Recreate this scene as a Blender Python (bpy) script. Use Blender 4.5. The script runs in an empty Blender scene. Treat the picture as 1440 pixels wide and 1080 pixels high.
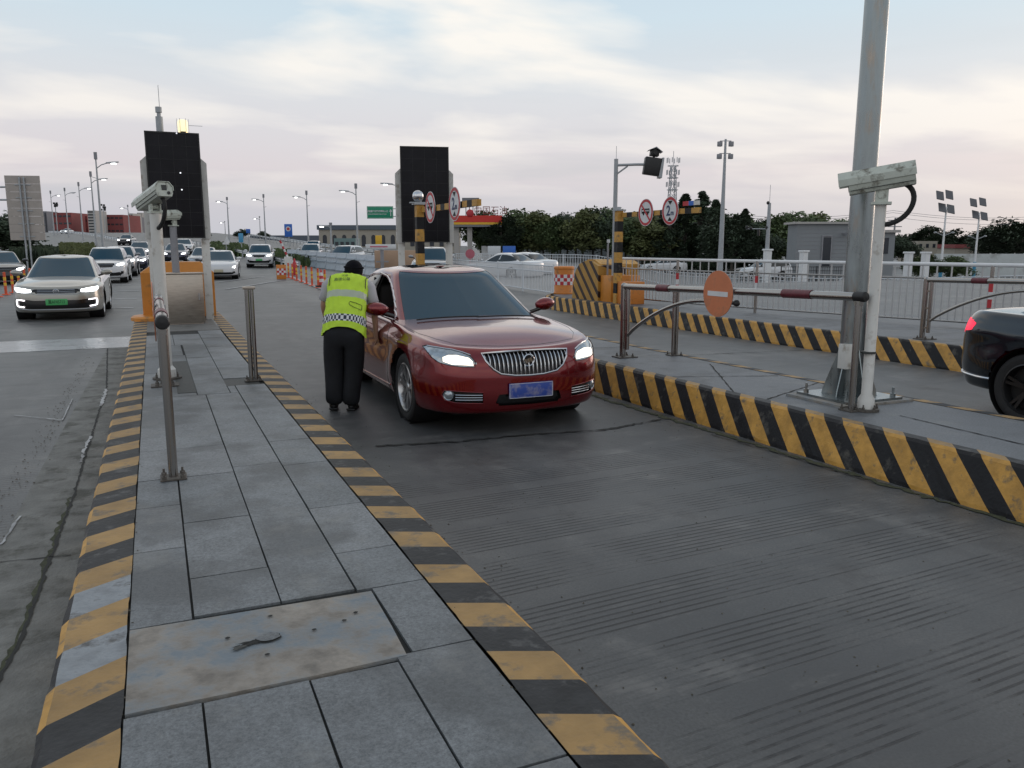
import bpy, bmesh, math, random
import numpy as np
from mathutils import Vector, Matrix, noise as mnoise
R = math.radians
C = bpy.context.scene.collection
scene = bpy.context.scene

# ------------------------------------------------------------------ camera
CAM_H = 1.70; YAW = R(23.83); PITCH = R(9.75); FPX = 1130.0
cam_d = bpy.data.cameras.new('camera'); cam = bpy.data.objects.new('camera', cam_d); C.objects.link(cam)
cam.location = (0, 0, CAM_H)
cam.rotation_euler = (R(90) - PITCH, 0, -YAW)
cam_d.sensor_fit = 'HORIZONTAL'; cam_d.sensor_width = 36.0; cam_d.lens = FPX / 1440 * 36
cam_d.clip_start = 0.05; cam_d.clip_end = 6000
scene.camera = cam
scene.render.resolution_x = 1024; scene.render.resolution_y = 768

# ------------------------------------------------------------------ view + world
scene.view_settings.view_transform = 'Standard'; scene.view_settings.look = 'None'
scene.view_settings.gamma = 1.0; scene.view_settings.exposure = 0.0
SUN_EL = R(9); SUN_AZ = R(75)        # azimuth from +Y towards +X
world = bpy.data.worlds.new('World'); scene.world = world; world.use_nodes = True
nt = world.node_tree; nt.nodes.clear()
def N(nt, typ, **kw):
    n = nt.nodes.new(typ)
    for k, v in kw.items():
        if k == 'inp':
            for a, b in v.items(): n.inputs[a].default_value = b
        else: setattr(n, k, v)
    return n
def ramp(nt, stops, interp='LINEAR'):
    n = nt.nodes.new('ShaderNodeValToRGB'); cr = n.color_ramp; cr.interpolation = interp
    while len(cr.elements) > 1: cr.elements.remove(cr.elements[-1])
    for i, (p, c) in enumerate(stops):
        e = cr.elements[0] if i == 0 else cr.elements.new(p)
        e.position = p; e.color = (c[0], c[1], c[2], 1) if not isinstance(c, (int, float)) else (c, c, c, 1)
    return n
out = N(nt, 'ShaderNodeOutputWorld')
sky = N(nt, 'ShaderNodeTexSky', sky_type='NISHITA', sun_disc=False, sun_elevation=SUN_EL, sun_rotation=SUN_AZ)
bgs = N(nt, 'ShaderNodeBackground', inp={'Strength': 0.12}); nt.links.new(sky.outputs[0], bgs.inputs[0])
tc = N(nt, 'ShaderNodeTexCoord'); sx = N(nt, 'ShaderNodeSeparateXYZ'); nt.links.new(tc.outputs['Generated'], sx.inputs[0])
# base colour by elevation
rp = ramp(nt, [(0.0, (0.58, 0.60, 0.66)), (0.04, (0.62, 0.61, 0.67)), (0.09, (0.75, 0.69, 0.72)), (0.17, (0.76, 0.77, 0.80)),
               (0.25, (0.66, 0.78, 0.86)), (0.40, (0.56, 0.70, 0.84)), (0.60, (0.48, 0.58, 0.69)), (1.0, (0.38, 0.45, 0.54))])
nt.links.new(sx.outputs['Z'], rp.inputs[0])
# cloud layer: project the direction on a high plane
mx = N(nt, 'ShaderNodeMath', operation='ADD', inp={1: 0.12}); nt.links.new(sx.outputs['Z'], mx.inputs[0])
dv = N(nt, 'ShaderNodeVectorMath', operation='DIVIDE')
cb = N(nt, 'ShaderNodeCombineXYZ'); nt.links.new(mx.outputs[0], cb.inputs[0]); nt.links.new(mx.outputs[0], cb.inputs[1]); cb.inputs[2].default_value = 1.0
nt.links.new(tc.outputs['Generated'], dv.inputs[0]); nt.links.new(cb.outputs[0], dv.inputs[1])
mp = N(nt, 'ShaderNodeMapping'); mp.inputs['Scale'].default_value = (0.75, 1.15, 0.0); mp.inputs['Location'].default_value = (2.3, 1.1, 0); mp.inputs['Rotation'].default_value = (0, 0, R(30))
nt.links.new(dv.outputs[0], mp.inputs[0])
n1 = N(nt, 'ShaderNodeTexNoise', inp={'Scale': 1.0, 'Detail': 5.0, 'Roughness': 0.48, 'Distortion': 0.3}); nt.links.new(mp.outputs[0], n1.inputs[0])
c1 = ramp(nt, [(0.45, 0.0), (0.59, 1.0)]); nt.links.new(n1.outputs[0], c1.inputs[0])
fe = ramp(nt, [(0.03, 0.0), (0.13, 0.55), (0.26, 0.9), (1.0, 0.5)]); nt.links.new(sx.outputs['Z'], fe.inputs[0])
mm = N(nt, 'ShaderNodeMath', operation='MULTIPLY'); nt.links.new(c1.outputs[0], mm.inputs[0]); nt.links.new(fe.outputs[0], mm.inputs[1])
mx1 = N(nt, 'ShaderNodeMix', data_type='RGBA'); mx1.inputs['B'].default_value = (1.10, 1.03, 0.94, 1)
nt.links.new(mm.outputs[0], mx1.inputs[0]); nt.links.new(rp.outputs[0], mx1.inputs['A'])
# thin grey-blue streaks low in the sky
mp2 = N(nt, 'ShaderNodeMapping'); mp2.inputs['Scale'].default_value = (2.2, 2.2, 26.0); nt.links.new(tc.outputs['Generated'], mp2.inputs[0])
n2 = N(nt, 'ShaderNodeTexNoise', inp={'Scale': 1.1, 'Detail': 4.0, 'Roughness': 0.5}); nt.links.new(mp2.outputs[0], n2.inputs[0])
c2 = ramp(nt, [(0.50, 0.0), (0.68, 1.0)]); nt.links.new(n2.outputs[0], c2.inputs[0])
fe2 = ramp(nt, [(0.0, 0.25), (0.09, 0.45), (0.18, 0.15), (0.26, 0.0)]); nt.links.new(sx.outputs['Z'], fe2.inputs[0])
mm2 = N(nt, 'ShaderNodeMath', operation='MULTIPLY'); nt.links.new(c2.outputs[0], mm2.inputs[0]); nt.links.new(fe2.outputs[0], mm2.inputs[1])
mx2 = N(nt, 'ShaderNodeMix', data_type='RGBA'); mx2.inputs['B'].default_value = (0.55, 0.58, 0.62, 1)
nt.links.new(mm2.outputs[0], mx2.inputs[0]); nt.links.new(mx1.outputs['Result'], mx2.inputs['A'])
bgc = N(nt, 'ShaderNodeBackground', inp={'Strength': 1.0}); nt.links.new(mx2.outputs['Result'], bgc.inputs[0])
ms = N(nt, 'ShaderNodeMixShader', inp={0: 0.93}); nt.links.new(bgs.outputs[0], ms.inputs[1]); nt.links.new(bgc.outputs[0], ms.inputs[2])
nt.links.new(ms.outputs[0], out.inputs[0])
sun_d = bpy.data.lights.new('sun', 'SUN'); sun = bpy.data.objects.new('sun', sun_d); C.objects.link(sun)
sun_d.energy = 0.5; sun_d.angle = R(25); sun_d.color = (1.0, 0.80, 0.68)
sd = Vector((math.sin(SUN_AZ) * math.cos(SUN_EL), math.cos(SUN_AZ) * math.cos(SUN_EL), math.sin(SUN_EL)))
sun.rotation_euler = sd.to_track_quat('Z', 'Y').to_euler()

# ------------------------------------------------------------------ measuring helpers (real ground positions)
_f = Vector((math.sin(YAW) * math.cos(PITCH), math.cos(YAW) * math.cos(PITCH), -math.sin(PITCH)))
_r = Vector((math.cos(YAW), -math.sin(YAW), 0)); _u = _r.cross(_f)
def ray(x, y): return _f * FPX + _r * (x - 720) - _u * (y - 540)
def G(x, y, z=0.0):
    d = ray(x, y); t = (z - CAM_H) / d.z; return d * t + Vector((0, 0, CAM_H))
def D(x, y, dist):
    """point seen at (x,y) at horizontal depth dist along the view axis"""
    d = ray(x, y); h = Vector((math.sin(YAW), math.cos(YAW), 0)); t = dist / d.dot(h); return d * t + Vector((0, 0, CAM_H))
def AY(x, y, Y):
    d = ray(x, y); return d * (Y / d.y) + Vector((0, 0, CAM_H))

# ------------------------------------------------------------------ object helpers
def tag(o, label=None, cat=None, group=None, kind=None):
    if label: o['label'] = label
    if cat: o['category'] = cat
    if group: o['group'] = group
    if kind: o['kind'] = kind
    return o
def thing(name, label, cat, loc=(0, 0, 0), rotz=0.0, group=None):
    o = bpy.data.objects.new(name, None); C.objects.link(o)
    o.empty_display_size = 0.2
    o.location = loc; o.rotation_euler = (0, 0, rotz)
    o['wl'] = [float(v) for v in loc]
    return tag(o, label, cat, group)
def wloc(p):
    v = Vector((0, 0, 0))
    while p is not None: v += p.location; p = p.parent
    return v
class MB:
    def __init__(s): s.v = []; s.f = []; s.m = []; s.cur = 0
    def add(s, vs, fs):
        o = len(s.v); s.v += [tuple(v) for v in vs]
        for f in fs: s.f.append(tuple(i + o for i in f)); s.m.append(s.cur)
        return s
    def box(s, x0, x1, y0, y1, z0, z1, bev=0.0, M=None):
        if bev > 0:
            bm = bmesh.new(); bmesh.ops.create_cube(bm, size=1)
            for v in bm.verts: v.co = Vector(((x0 + x1) / 2 + v.co.x * (x1 - x0), (y0 + y1) / 2 + v.co.y * (y1 - y0), (z0 + z1) / 2 + v.co.z * (z1 - z0)))
            bmesh.ops.bevel(bm, geom=list(bm.edges), offset=bev, segments=2, affect='EDGES', profile=0.5)
            bm.verts.index_update()
            vs = [v.co.copy() for v in bm.verts]; fs = [[v.index for v in f.verts] for f in bm.faces]; bm.free()
        else:
            vs = [Vector((x, y, z)) for z in (z0, z1) for y in (y0, y1) for x in (x0, x1)]
            fs = [(0, 2, 3, 1), (4, 5, 7, 6), (0, 1, 5, 4), (2, 6, 7, 3), (0, 4, 6, 2), (1, 3, 7, 5)]
        if M is not None: vs = [M @ v for v in vs]
        return s.add(vs, fs)
    def cyl(s, a, b, r1, r2=None, n=16, cap=True):
        a = Vector(a); b = Vector(b); r2 = r1 if r2 is None else r2
        d = (b - a).normalized(); q = d.to_track_quat('Z', 'Y').to_matrix()
        vs = []
        for p, r in ((a, r1), (b, r2)):
            for i in range(n):
                t = 2 * math.pi * i / n; vs.append(p + q @ Vector((r * math.cos(t), r * math.sin(t), 0)))
        fs = [(i, (i + 1) % n, n + (i + 1) % n, n + i) for i in range(n)]
        if cap: fs += [tuple(range(n - 1, -1, -1)), tuple(range(n, 2 * n))]
        return s.add(vs, fs)
    def tube(s, pts, r, n=10, closed=False, cap=True):
        pts = [Vector(p) for p in pts]; m = len(pts); vs = []; up = None
        rr = r if isinstance(r, (list, tuple)) else [r] * m
        for i, p in enumerate(pts):
            if closed: t = pts[(i + 1) % m] - pts[i - 1]
            else: t = pts[min(i + 1, m - 1)] - pts[max(i - 1, 0)]
            t.normalize()
            if up is None:
                up = Vector((0, 0, 1)) if abs(t.z) < 0.9 else Vector((1, 0, 0))
            a = t.cross(up).normalized(); up = a.cross(t).normalized()
            for k in range(n):
                th = 2 * math.pi * k / n; vs.append(p + (a * math.cos(th) + up * math.sin(th)) * rr[i])
        fs = []
        for i in range(m if closed else m - 1):
            j = (i + 1) % m
            for k in range(n): fs.append((i * n + k, i * n + (k + 1) % n, j * n + (k + 1) % n, j * n + k))
        if cap and not closed: fs += [tuple(range(n - 1, -1, -1)), tuple((m - 1) * n + k for k in range(n))]
        return s.add(vs, fs)
    def lathe(s, prof, c=(0, 0, 0), n=24, axis='Z', closed=False):
        c = Vector(c); vs = []
        for (r, z) in prof:
            for k in range(n):
                t = 2 * math.pi * k / n; x, y = r * math.cos(t), r * math.sin(t)
                v = Vector((x, y, z)) if axis == 'Z' else (Vector((z, x, y)) if axis == 'X' else Vector((y, z, x)))
                vs.append(c + v)
        m = len(prof); fs = []
        for i in range(m if closed else m - 1):
            j = (i + 1) % m
            for k in range(n): fs.append((i * n + k, i * n + (k + 1) % n, j * n + (k + 1) % n, j * n + k))
        return s.add(vs, fs)
    def prism(s, poly, d, n):
        """poly: list of Vectors (planar); extrude by vector d"""
        d = Vector(d); poly = [Vector(p) for p in poly]; m = len(poly)
        s.add(poly + [p + d for p in poly], [tuple(range(m - 1, -1, -1)), tuple(range(m, 2 * m))] + [(i, (i + 1) % m, m + (i + 1) % m, m + i) for i in range(m)])
        return s
    def quad(s, a, b, c, d): return s.add([a, b, c, d], [(0, 1, 2, 3)])
    def ellip(s, c, r, nu=16, nv=10, M=None):
        vs = []; c = Vector(c)
        for j in range(nv + 1):
            ph = math.pi * j / nv
            for i in range(nu):
                t = 2 * math.pi * i / nu
                v = Vector((r[0] * math.sin(ph) * math.cos(t), r[1] * math.sin(ph) * math.sin(t), r[2] * math.cos(ph)))
                if M is not None: v = M @ v
                vs.append(c + v)
        fs = [(j * nu + i, j * nu + (i + 1) % nu, (j + 1) * nu + (i + 1) % nu, (j + 1) * nu + i) for j in range(nv) for i in range(nu)]
        return s.add(vs, fs)
    def xf(s, M):
        s.v = [tuple(M @ Vector(v)) for v in s.v]; return s
def build(name, mb, mats, parent=None, smooth=35, merge=False, fixn=True):
    me = bpy.data.meshes.new(name)
    off = wloc(parent) if parent is not None else Vector((0, 0, 0))
    bm = bmesh.new()
    vs = [bm.verts.new(Vector(v) - off) for v in mb.v]
    for f, m in zip(mb.f, mb.m):
        if len(set(f)) < 3: continue
        try: fc = bm.faces.new([vs[i] for i in f]); fc.material_index = m
        except ValueError: pass
    if merge: bmesh.ops.remove_doubles(bm, verts=bm.verts, dist=1e-4)
    if fixn: bmesh.ops.recalc_face_normals(bm, faces=bm.faces)
    if smooth:
        a = R(smooth)
        for f in bm.faces: f.smooth = True
        for e in bm.edges:
            if len(e.link_faces) != 2 or e.calc_face_angle(0) > a: e.smooth = False
    bm.to_mesh(me); bm.free()
    for m in (mats if isinstance(mats, (list, tuple)) else [mats]): me.materials.append(m)
    o = bpy.data.objects.new(name, me); C.objects.link(o)
    if parent is not None: o.parent = parent
    return o
def kids(o): return [c for c in bpy.data.objects if c.parent == o]
def copy_tree(o, parent=None):
    c = o.copy(); C.objects.link(c); c.parent = parent
    for ch in kids(o): copy_tree(ch, c)
    return c
def dup(o, loc, rotz=None, label=None, group=None):
    c = copy_tree(o); c.location = loc
    if rotz is not None: c.rotation_euler = (0, 0, rotz)
    if label: c['label'] = label
    if group: c['group'] = group
    return c

# ------------------------------------------------------------------ materials
def mat(name, col, rough=0.6, metal=0.0, var=0.0, vscale=8.0, bump=0.0, bscale=60.0, dirt=None, dscale=2.0, damt=0.0, emit=None, es=0.0, coat=0.0, spec=None, rvar=0.0, stretch=None):
    m = bpy.data.materials.new(name); m.use_nodes = True; nt = m.node_tree
    b = nt.nodes['Principled BSDF']
    b.inputs['Base Color'].default_value = (*col, 1); b.inputs['Roughness'].default_value = rough; b.inputs['Metallic'].default_value = metal
    if coat: b.inputs['Coat Weight'].default_value = coat; b.inputs['Coat Roughness'].default_value = 0.04
    if spec is not None: b.inputs['Specular IOR Level'].default_value = spec
    if emit: b.inputs['Emission Color'].default_value = (*emit, 1); b.inputs['Emission Strength'].default_value = es
    tc = N(nt, 'ShaderNodeTexCoord'); src = tc.outputs['Object']
    if stretch:
        mp = N(nt, 'ShaderNodeMapping'); mp.inputs['Scale'].default_value = stretch; nt.links.new(src, mp.inputs[0]); src = mp.outputs[0]
    if var or rvar:
        n = N(nt, 'ShaderNodeTexNoise', inp={'Scale': vscale, 'Detail': 5.0, 'Roughness': 0.6}); nt.links.new(src, n.inputs[0])
        if var:
            r = ramp(nt, [(0.3, tuple(max(0, c * (1 - var)) for c in col)), (0.7, tuple(min(1, c * (1 + var)) for c in col))])
            nt.links.new(n.outputs[0], r.inputs[0]); last = r.outputs[0]; nt.links.new(last, b.inputs['Base Color'])
        if rvar:
            mr = N(nt, 'ShaderNodeMapRange', inp={3: rough - rvar, 4: rough + rvar}); mr.inputs[1].default_value = 0.3; mr.inputs[2].default_value = 0.7
            nt.links.new(n.outputs[0], mr.inputs[0]); nt.links.new(mr.outputs[0], b.inputs['Roughness'])
    if dirt:
        n3 = N(nt, 'ShaderNodeTexNoise', inp={'Scale': dscale, 'Detail': 8.0, 'Roughness': 0.65}); nt.links.new(src, n3.inputs[0])
        r3 = ramp(nt, [(0.62 - damt * 0.3, 0.0), (0.72 - damt * 0.2, 1.0)]); nt.links.new(n3.outputs[0], r3.inputs[0])
        mxx = N(nt, 'ShaderNodeMix', data_type='RGBA'); mxx.inputs['B'].default_value = (*dirt, 1)
        nt.links.new(r3.outputs[0], mxx.inputs[0])
        if var: nt.links.new(last, mxx.inputs['A'])
        else: mxx.inputs['A'].default_value = (*col, 1)
        nt.links.new(mxx.outputs['Result'], b.inputs['Base Color'])
    if bump:
        n4 = N(nt, 'ShaderNodeTexNoise', inp={'Scale': bscale, 'Detail': 6.0}); nt.links.new(src, n4.inputs[0])
        bp = N(nt, 'ShaderNodeBump', inp={'Strength': bump, 'Distance': 0.01}); nt.links.new(n4.outputs[0], bp.inputs['Height']); nt.links.new(bp.outputs[0], b.inputs['Normal'])
    return m
M = {}
M['yellow'] = mat('kerb_yellow_paint', (0.50, 0.265, 0.05), 0.55, var=0.25, vscale=9, dirt=(0.16, 0.12, 0.07), dscale=10, damt=0.20, bump=0.35, bscale=40)
M['yellow_top'] = mat('worn_yellow_paint', (0.33, 0.20, 0.070), 0.6, var=0.22, vscale=5, dirt=(0.15, 0.12, 0.085), dscale=9, damt=0.30, bump=0.35, bscale=40)
M['black_top'] = mat('worn_black_paint', (0.024, 0.025, 0.027), 0.6, spec=0.35, var=0.35, vscale=8, dirt=(0.085, 0.085, 0.085), dscale=9, damt=0.22, bump=0.35, bscale=40)
M['black_paint'] = mat('kerb_black_paint', (0.010, 0.010, 0.012), 0.55, spec=0.3, var=0.3, vscale=8, dirt=(0.08, 0.075, 0.065), dscale=6, damt=0.2, bump=0.3, bscale=40)
M['steel'] = mat('stainless_steel', (0.36, 0.345, 0.33), 0.24, metal=1.0)
M['steel_dull'] = mat('brushed_steel', (0.42, 0.37, 0.32), 0.36, metal=0.95, var=0.15, vscale=6, rvar=0.08, stretch=(1, 1, 8))
M['galv'] = mat('galvanized_steel', (0.27, 0.30, 0.31), 0.32, metal=0.92, var=0.22, vscale=7, rvar=0.12, dirt=(0.30, 0.27, 0.24), dscale=4, damt=0.25, stretch=(2, 2, 0.5))
M['galv_far'] = mat('grey_pole_metal', (0.36, 0.38, 0.40), 0.5, metal=0.2, var=0.1)
M['white_paint'] = mat('off_white_paint', (0.62, 0.61, 0.58), 0.45, var=0.08, vscale=5, dirt=(0.36, 0.32, 0.27), dscale=6, damt=0.22)
M['white'] = mat('white_paint', (0.72, 0.73, 0.74), 0.45, var=0.05, vscale=5)
M['beige'] = mat('camera_housing_paint', (0.50, 0.53, 0.47), 0.4, var=0.12, vscale=9, dirt=(0.16, 0.15, 0.12), dscale=11, damt=0.3)
M['grey_post'] = mat('grey_paint', (0.26, 0.26, 0.28), 0.5, var=0.12, vscale=5)
M['black'] = mat('black_plastic', (0.012, 0.012, 0.013), 0.5, var=0.2)
M['rubber'] = mat('black_rubber', (0.018, 0.018, 0.019), 0.75, var=0.2, vscale=20)
M['led'] = mat('led_panel', (0.010, 0.009, 0.012), 0.62, var=0.35, vscale=3, spec=0.25)
M['red_refl'] = mat('red_reflective_sleeve', (0.12, 0.02, 0.03), 0.45, var=0.35, vscale=30)
M['red'] = mat('red_paint', (0.48, 0.03, 0.04), 0.5, var=0.12)
M['orange'] = mat('orange_plastic', (0.62, 0.21, 0.035), 0.5, var=0.14, vscale=5, dirt=(0.3, 0.14, 0.05), dscale=5, damt=0.3)
M['orange_red'] = mat('orange_red_plastic', (0.62, 0.09, 0.03), 0.5, var=0.14, vscale=7)
M['sign_orange'] = mat('faded_orange_sign', (0.60, 0.20, 0.09), 0.6, var=0.10, vscale=6, dirt=(0.42, 0.17, 0.09), dscale=6, damt=0.4)
M['sign_white'] = mat('sign_white', (0.66, 0.67, 0.68), 0.5, var=0.06)
M['dark_iron'] = mat('dark_cast_iron', (0.035, 0.038, 0.036), 0.6, var=0.3, vscale=20, bump=0.4, bscale=80)
M['rust'] = mat('stained_base_plate', (0.085, 0.075, 0.065), 0.6, var=0.4, vscale=40)
M['chrome'] = mat('chrome', (0.60, 0.60, 0.62), 0.14, metal=1.0)
M['lamp'] = mat('lit_lamp', (1, 1, 1), 0.4, emit=(1.0, 0.97, 0.92), es=6.0)
M['beacon'] = mat('lit_beacon', (0.9, 0.8, 0.5), 0.3, emit=(1.0, 0.86, 0.52), es=0.9)
M['blue_sign'] = mat('blue_sign', (0.03, 0.14, 0.52), 0.5, var=0.08)
M['green_sign'] = mat('green_sign', (0.01, 0.26, 0.14), 0.5, var=0.08)
M['yellow_sign'] = mat('yellow_sign', (0.72, 0.42, 0.03), 0.5, var=0.08)
# ------------------------------------------------------------------ ground
def mth(nt, op, a, b=None, clamp=False):
    n = nt.nodes.new('ShaderNodeMath'); n.operation = op; n.use_clamp = clamp
    for i, s in enumerate((a, b)):
        if s is None: continue
        if isinstance(s, (int, float)): n.inputs[i].default_value = s
        else: nt.links.new(s, n.inputs[i])
    return n.outputs[0]
def sstep(nt, x, a, b):
    n = nt.nodes.new('ShaderNodeMapRange'); n.interpolation_type = 'SMOOTHSTEP'
    n.inputs[1].default_value = a; n.inputs[2].default_value = b; nt.links.new(x, n.inputs[0]); return n.outputs[0]
def noise(nt, src, scale, detail=4, rough=0.6, st=None):
    if st:
        mp = N(nt, 'ShaderNodeMapping'); mp.inputs['Scale'].default_value = st; nt.links.new(src, mp.inputs[0]); src = mp.outputs[0]
    n = N(nt, 'ShaderNodeTexNoise', inp={'Scale': scale, 'Detail': detail, 'Roughness': rough}); nt.links.new(src, n.inputs[0]); return n.outputs[0]
def mixc(nt, f, a, b):
    n = N(nt, 'ShaderNodeMix', data_type='RGBA')
    for k, s in ((0, f), ('A', a), ('B', b)):
        if isinstance(s, tuple): n.inputs[k].default_value = (*s, 1)
        elif isinstance(s, (int, float)): n.inputs[k].default_value = s
        else: nt.links.new(s, n.inputs[k])
    return n.outputs['Result']
def concrete(name, grooves=True):
    m = bpy.data.materials.new(name); m.use_nodes = True; nt = m.node_tree; b = nt.nodes['Principled BSDF']
    tc = N(nt, 'ShaderNodeTexCoord'); P = tc.outputs['Object']; s = N(nt, 'ShaderNodeSeparateXYZ'); nt.links.new(P, s.inputs[0]); X, Y = s.outputs[0], s.outputs[1]
    big = noise(nt, P, 0.55, 6, 0.62); mid = noise(nt, P, 3.2, 6, 0.65); fine = noise(nt, P, 70, 3, 0.7)
    r = ramp(nt, [(0.36, (0.058, 0.062, 0.065)), (0.5, (0.102, 0.105, 0.106)), (0.64, (0.185, 0.183, 0.177))])
    nt.links.new(mth(nt, 'ADD', mth(nt, 'MULTIPLY', big, 0.55), mth(nt, 'MULTIPLY', mid, 0.45)), r.inputs[0])
    col = r.outputs[0]
    sp = ramp(nt, [(0.35, 0.72), (0.65, 1.22)]); nt.links.new(fine, sp.inputs[0])
    mul = N(nt, 'ShaderNodeMix', data_type='RGBA', blend_type='MULTIPLY'); mul.inputs[0].default_value = 1.0
    nt.links.new(col, mul.inputs['A']); nt.links.new(sp.outputs[0], mul.inputs['B']); col = mul.outputs['Result']
    # tyre-polished tracks in each lane (dark rubber)
    for cx in (2.2, 3.95, -1.4, -2.95, 7.0, 8.6):
        d = mth(nt, 'ABSOLUTE', mth(nt, 'SUBTRACT', X, cx)); w = mth(nt, 'MULTIPLY', mth(nt, 'SUBTRACT', 1.0, sstep(nt, d, 0.12, 0.55)), sstep(nt, noise(nt, P, 2.2, 5, 0.6, (2.0, 0.35, 1)), 0.30, 0.62))
        col = mixc(nt, mth(nt, 'MULTIPLY', w, 0.5), col, (0.052, 0.053, 0.056))
    # the toll lane is rubber-darkened over its whole width
    lm = mth(nt, 'MULTIPLY', sstep(nt, X, 1.2, 1.7), mth(nt, 'SUBTRACT', 1.0, sstep(nt, X, 4.2, 4.9)))
    col = mixc(nt, mth(nt, 'MULTIPLY', lm, 0.42), col, (0.036, 0.037, 0.039))
    # oil drops and dark blotches
    bl = sstep(nt, noise(nt, P, 1.1, 9, 0.72), 0.55, 0.68); col = mixc(nt, mth(nt, 'MULTIPLY', bl, 0.75), col, (0.045, 0.044, 0.045))
    lt = sstep(nt, noise(nt, P, 0.8, 8, 0.7, (1, 1.6, 1)), 0.54, 0.70); col = mixc(nt, mth(nt, 'MULTIPLY', lt, 0.50), col, (0.20, 0.195, 0.185))
    spots = N(nt, 'ShaderNodeTexVoronoi', inp={'Scale': 2.3, 'Randomness': 1.0}); nt.links.new(P, spots.inputs[0])
    sm = mth(nt, 'SUBTRACT', 1.0, sstep(nt, spots.outputs['Distance'], 0.02, 0.05)); col = mixc(nt, mth(nt, 'MULTIPLY', sm, 0.75), col, (0.02, 0.02, 0.02))
    H = mth(nt, 'ADD', mth(nt, 'MULTIPLY', fine, 0.18), mth(nt, 'MULTIPLY', mid, 0.25))
    if grooves:
        wob = mth(nt, 'MULTIPLY', noise(nt, P, 0.40, 0), 0.07)
        Yp = mth(nt, 'ADD', mth(nt, 'SUBTRACT', Y, mth(nt, 'MULTIPLY', X, 0.045)), wob)
        band = mth(nt, 'FRACT', mth(nt, 'DIVIDE', Yp, 0.56))
        bm_ = mth(nt, 'MULTIPLY', sstep(nt, band, 0.02, 0.05), mth(nt, 'SUBTRACT', 1.0, sstep(nt, band, 0.76, 0.80)))
        g = mth(nt, 'ABSOLUTE', mth(nt, 'SUBTRACT', mth(nt, 'FRACT', mth(nt, 'DIVIDE', Yp, 0.0448)), 0.5))
        gl = mth(nt, 'SUBTRACT', 1.0, sstep(nt, g, 0.09, 0.20))
        nx = mth(nt, 'MULTIPLY', noise(nt, P, 3.0, 3), 0.7)
        xm = mth(nt, 'MULTIPLY', sstep(nt, mth(nt, 'ADD', X, nx), 1.72, 1.90), mth(nt, 'SUBTRACT', 1.0, sstep(nt, mth(nt, 'ADD', X, nx), 4.65, 4.95)))
        ym = mth(nt, 'MULTIPLY', sstep(nt, Y, 0.6, 0.9), mth(nt, 'SUBTRACT', 1.0, sstep(nt, Y, 5.3, 6.2)))
        wear = sstep(nt, noise(nt, P, 1.5, 7, 0.7), 0.42, 0.56)
        gm = mth(nt, 'MULTIPLY', mth(nt, 'MULTIPLY', gl, bm_), mth(nt, 'MULTIPLY', mth(nt, 'MULTIPLY', xm, ym), mth(nt, 'ADD', mth(nt, 'MULTIPLY', wear, 0.85), 0.15)))
        # fainter brushed corrugation of the neighbouring lane
        g2 = mth(nt, 'FRACT', mth(nt, 'DIVIDE', mth(nt, 'ADD', Y, wob), 0.055)); g2l = mth(nt, 'SUBTRACT', 1.0, sstep(nt, mth(nt, 'ABSOLUTE', mth(nt, 'SUBTRACT', g2, 0.5)), 0.1, 0.25))
        xl = mth(nt, 'MULTIPLY', mth(nt, 'SUBTRACT', 1.0, sstep(nt, X, -0.95, -0.85)), mth(nt, 'SUBTRACT', 1.0, sstep(nt, Y, 7.0, 11.0)))
        gm2 = mth(nt, 'MULTIPLY', mth(nt, 'MULTIPLY', g2l, xl), 0.30)
        gm = mth(nt, 'MAXIMUM', gm, mth(nt, 'MULTIPLY', gm2, wear))
        col = mixc(nt, mth(nt, 'MULTIPLY', gm, 0.93), col, (0.012, 0.012, 0.014))
        H = mth(nt, 'SUBTRACT', H, mth(nt, 'MULTIPLY', gm, 0.9))
        # cross-wise smears of rubber
        st = sstep(nt, noise(nt, P, 2.0, 5, 0.55, (0.45, 3.2, 1)), 0.50, 0.68)
        col = mixc(nt, mth(nt, 'MULTIPLY', st, 0.42), col, (0.05, 0.052, 0.056))
    nt.links.new(col, b.inputs['Base Color'])
    rr = N(nt, 'ShaderNodeMapRange', inp={3: 0.36, 4: 0.64}); nt.links.new(mid, rr.inputs[0]); nt.links.new(rr.outputs[0], b.inputs['Roughness'])
    bp = N(nt, 'ShaderNodeBump', inp={'Strength': 0.55, 'Distance': 0.006}); nt.links.new(H, bp.inputs['Height']); nt.links.new(bp.outputs[0], b.inputs['Normal'])
    return m
M['concrete'] = concrete('road_concrete'); M['asphalt'] = concrete('far_asphalt', False)
M['marking'] = mat('worn_white_marking', (0.40, 0.41, 0.42), 0.5, var=0.2, vscale=4, dirt=(0.12, 0.12, 0.125), dscale=3, damt=0.55, bump=0.2)
M['band'] = mat('pale_concrete_strip', (0.27, 0.28, 0.29), 0.26, var=0.15, vscale=3, dirt=(0.17, 0.17, 0.175), dscale=2, damt=0.3, bump=0.2)
M['gutter'] = mat('gutter_concrete', (0.155, 0.155, 0.145), 0.7, var=0.3, vscale=5, dirt=(0.06, 0.06, 0.05), dscale=4, damt=0.4, bump=0.5)
M['crack'] = mat('joint_filler', (0.018, 0.019, 0.018), 0.8)
M['moss'] = mat('dry_moss', (0.05, 0.055, 0.03), 0.9, var=0.5, vscale=40)
M['grass'] = mat('verge_grass', (0.075, 0.10, 0.04), 0.9, var=0.4, vscale=1.5, bump=0.6, bscale=5)

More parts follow.
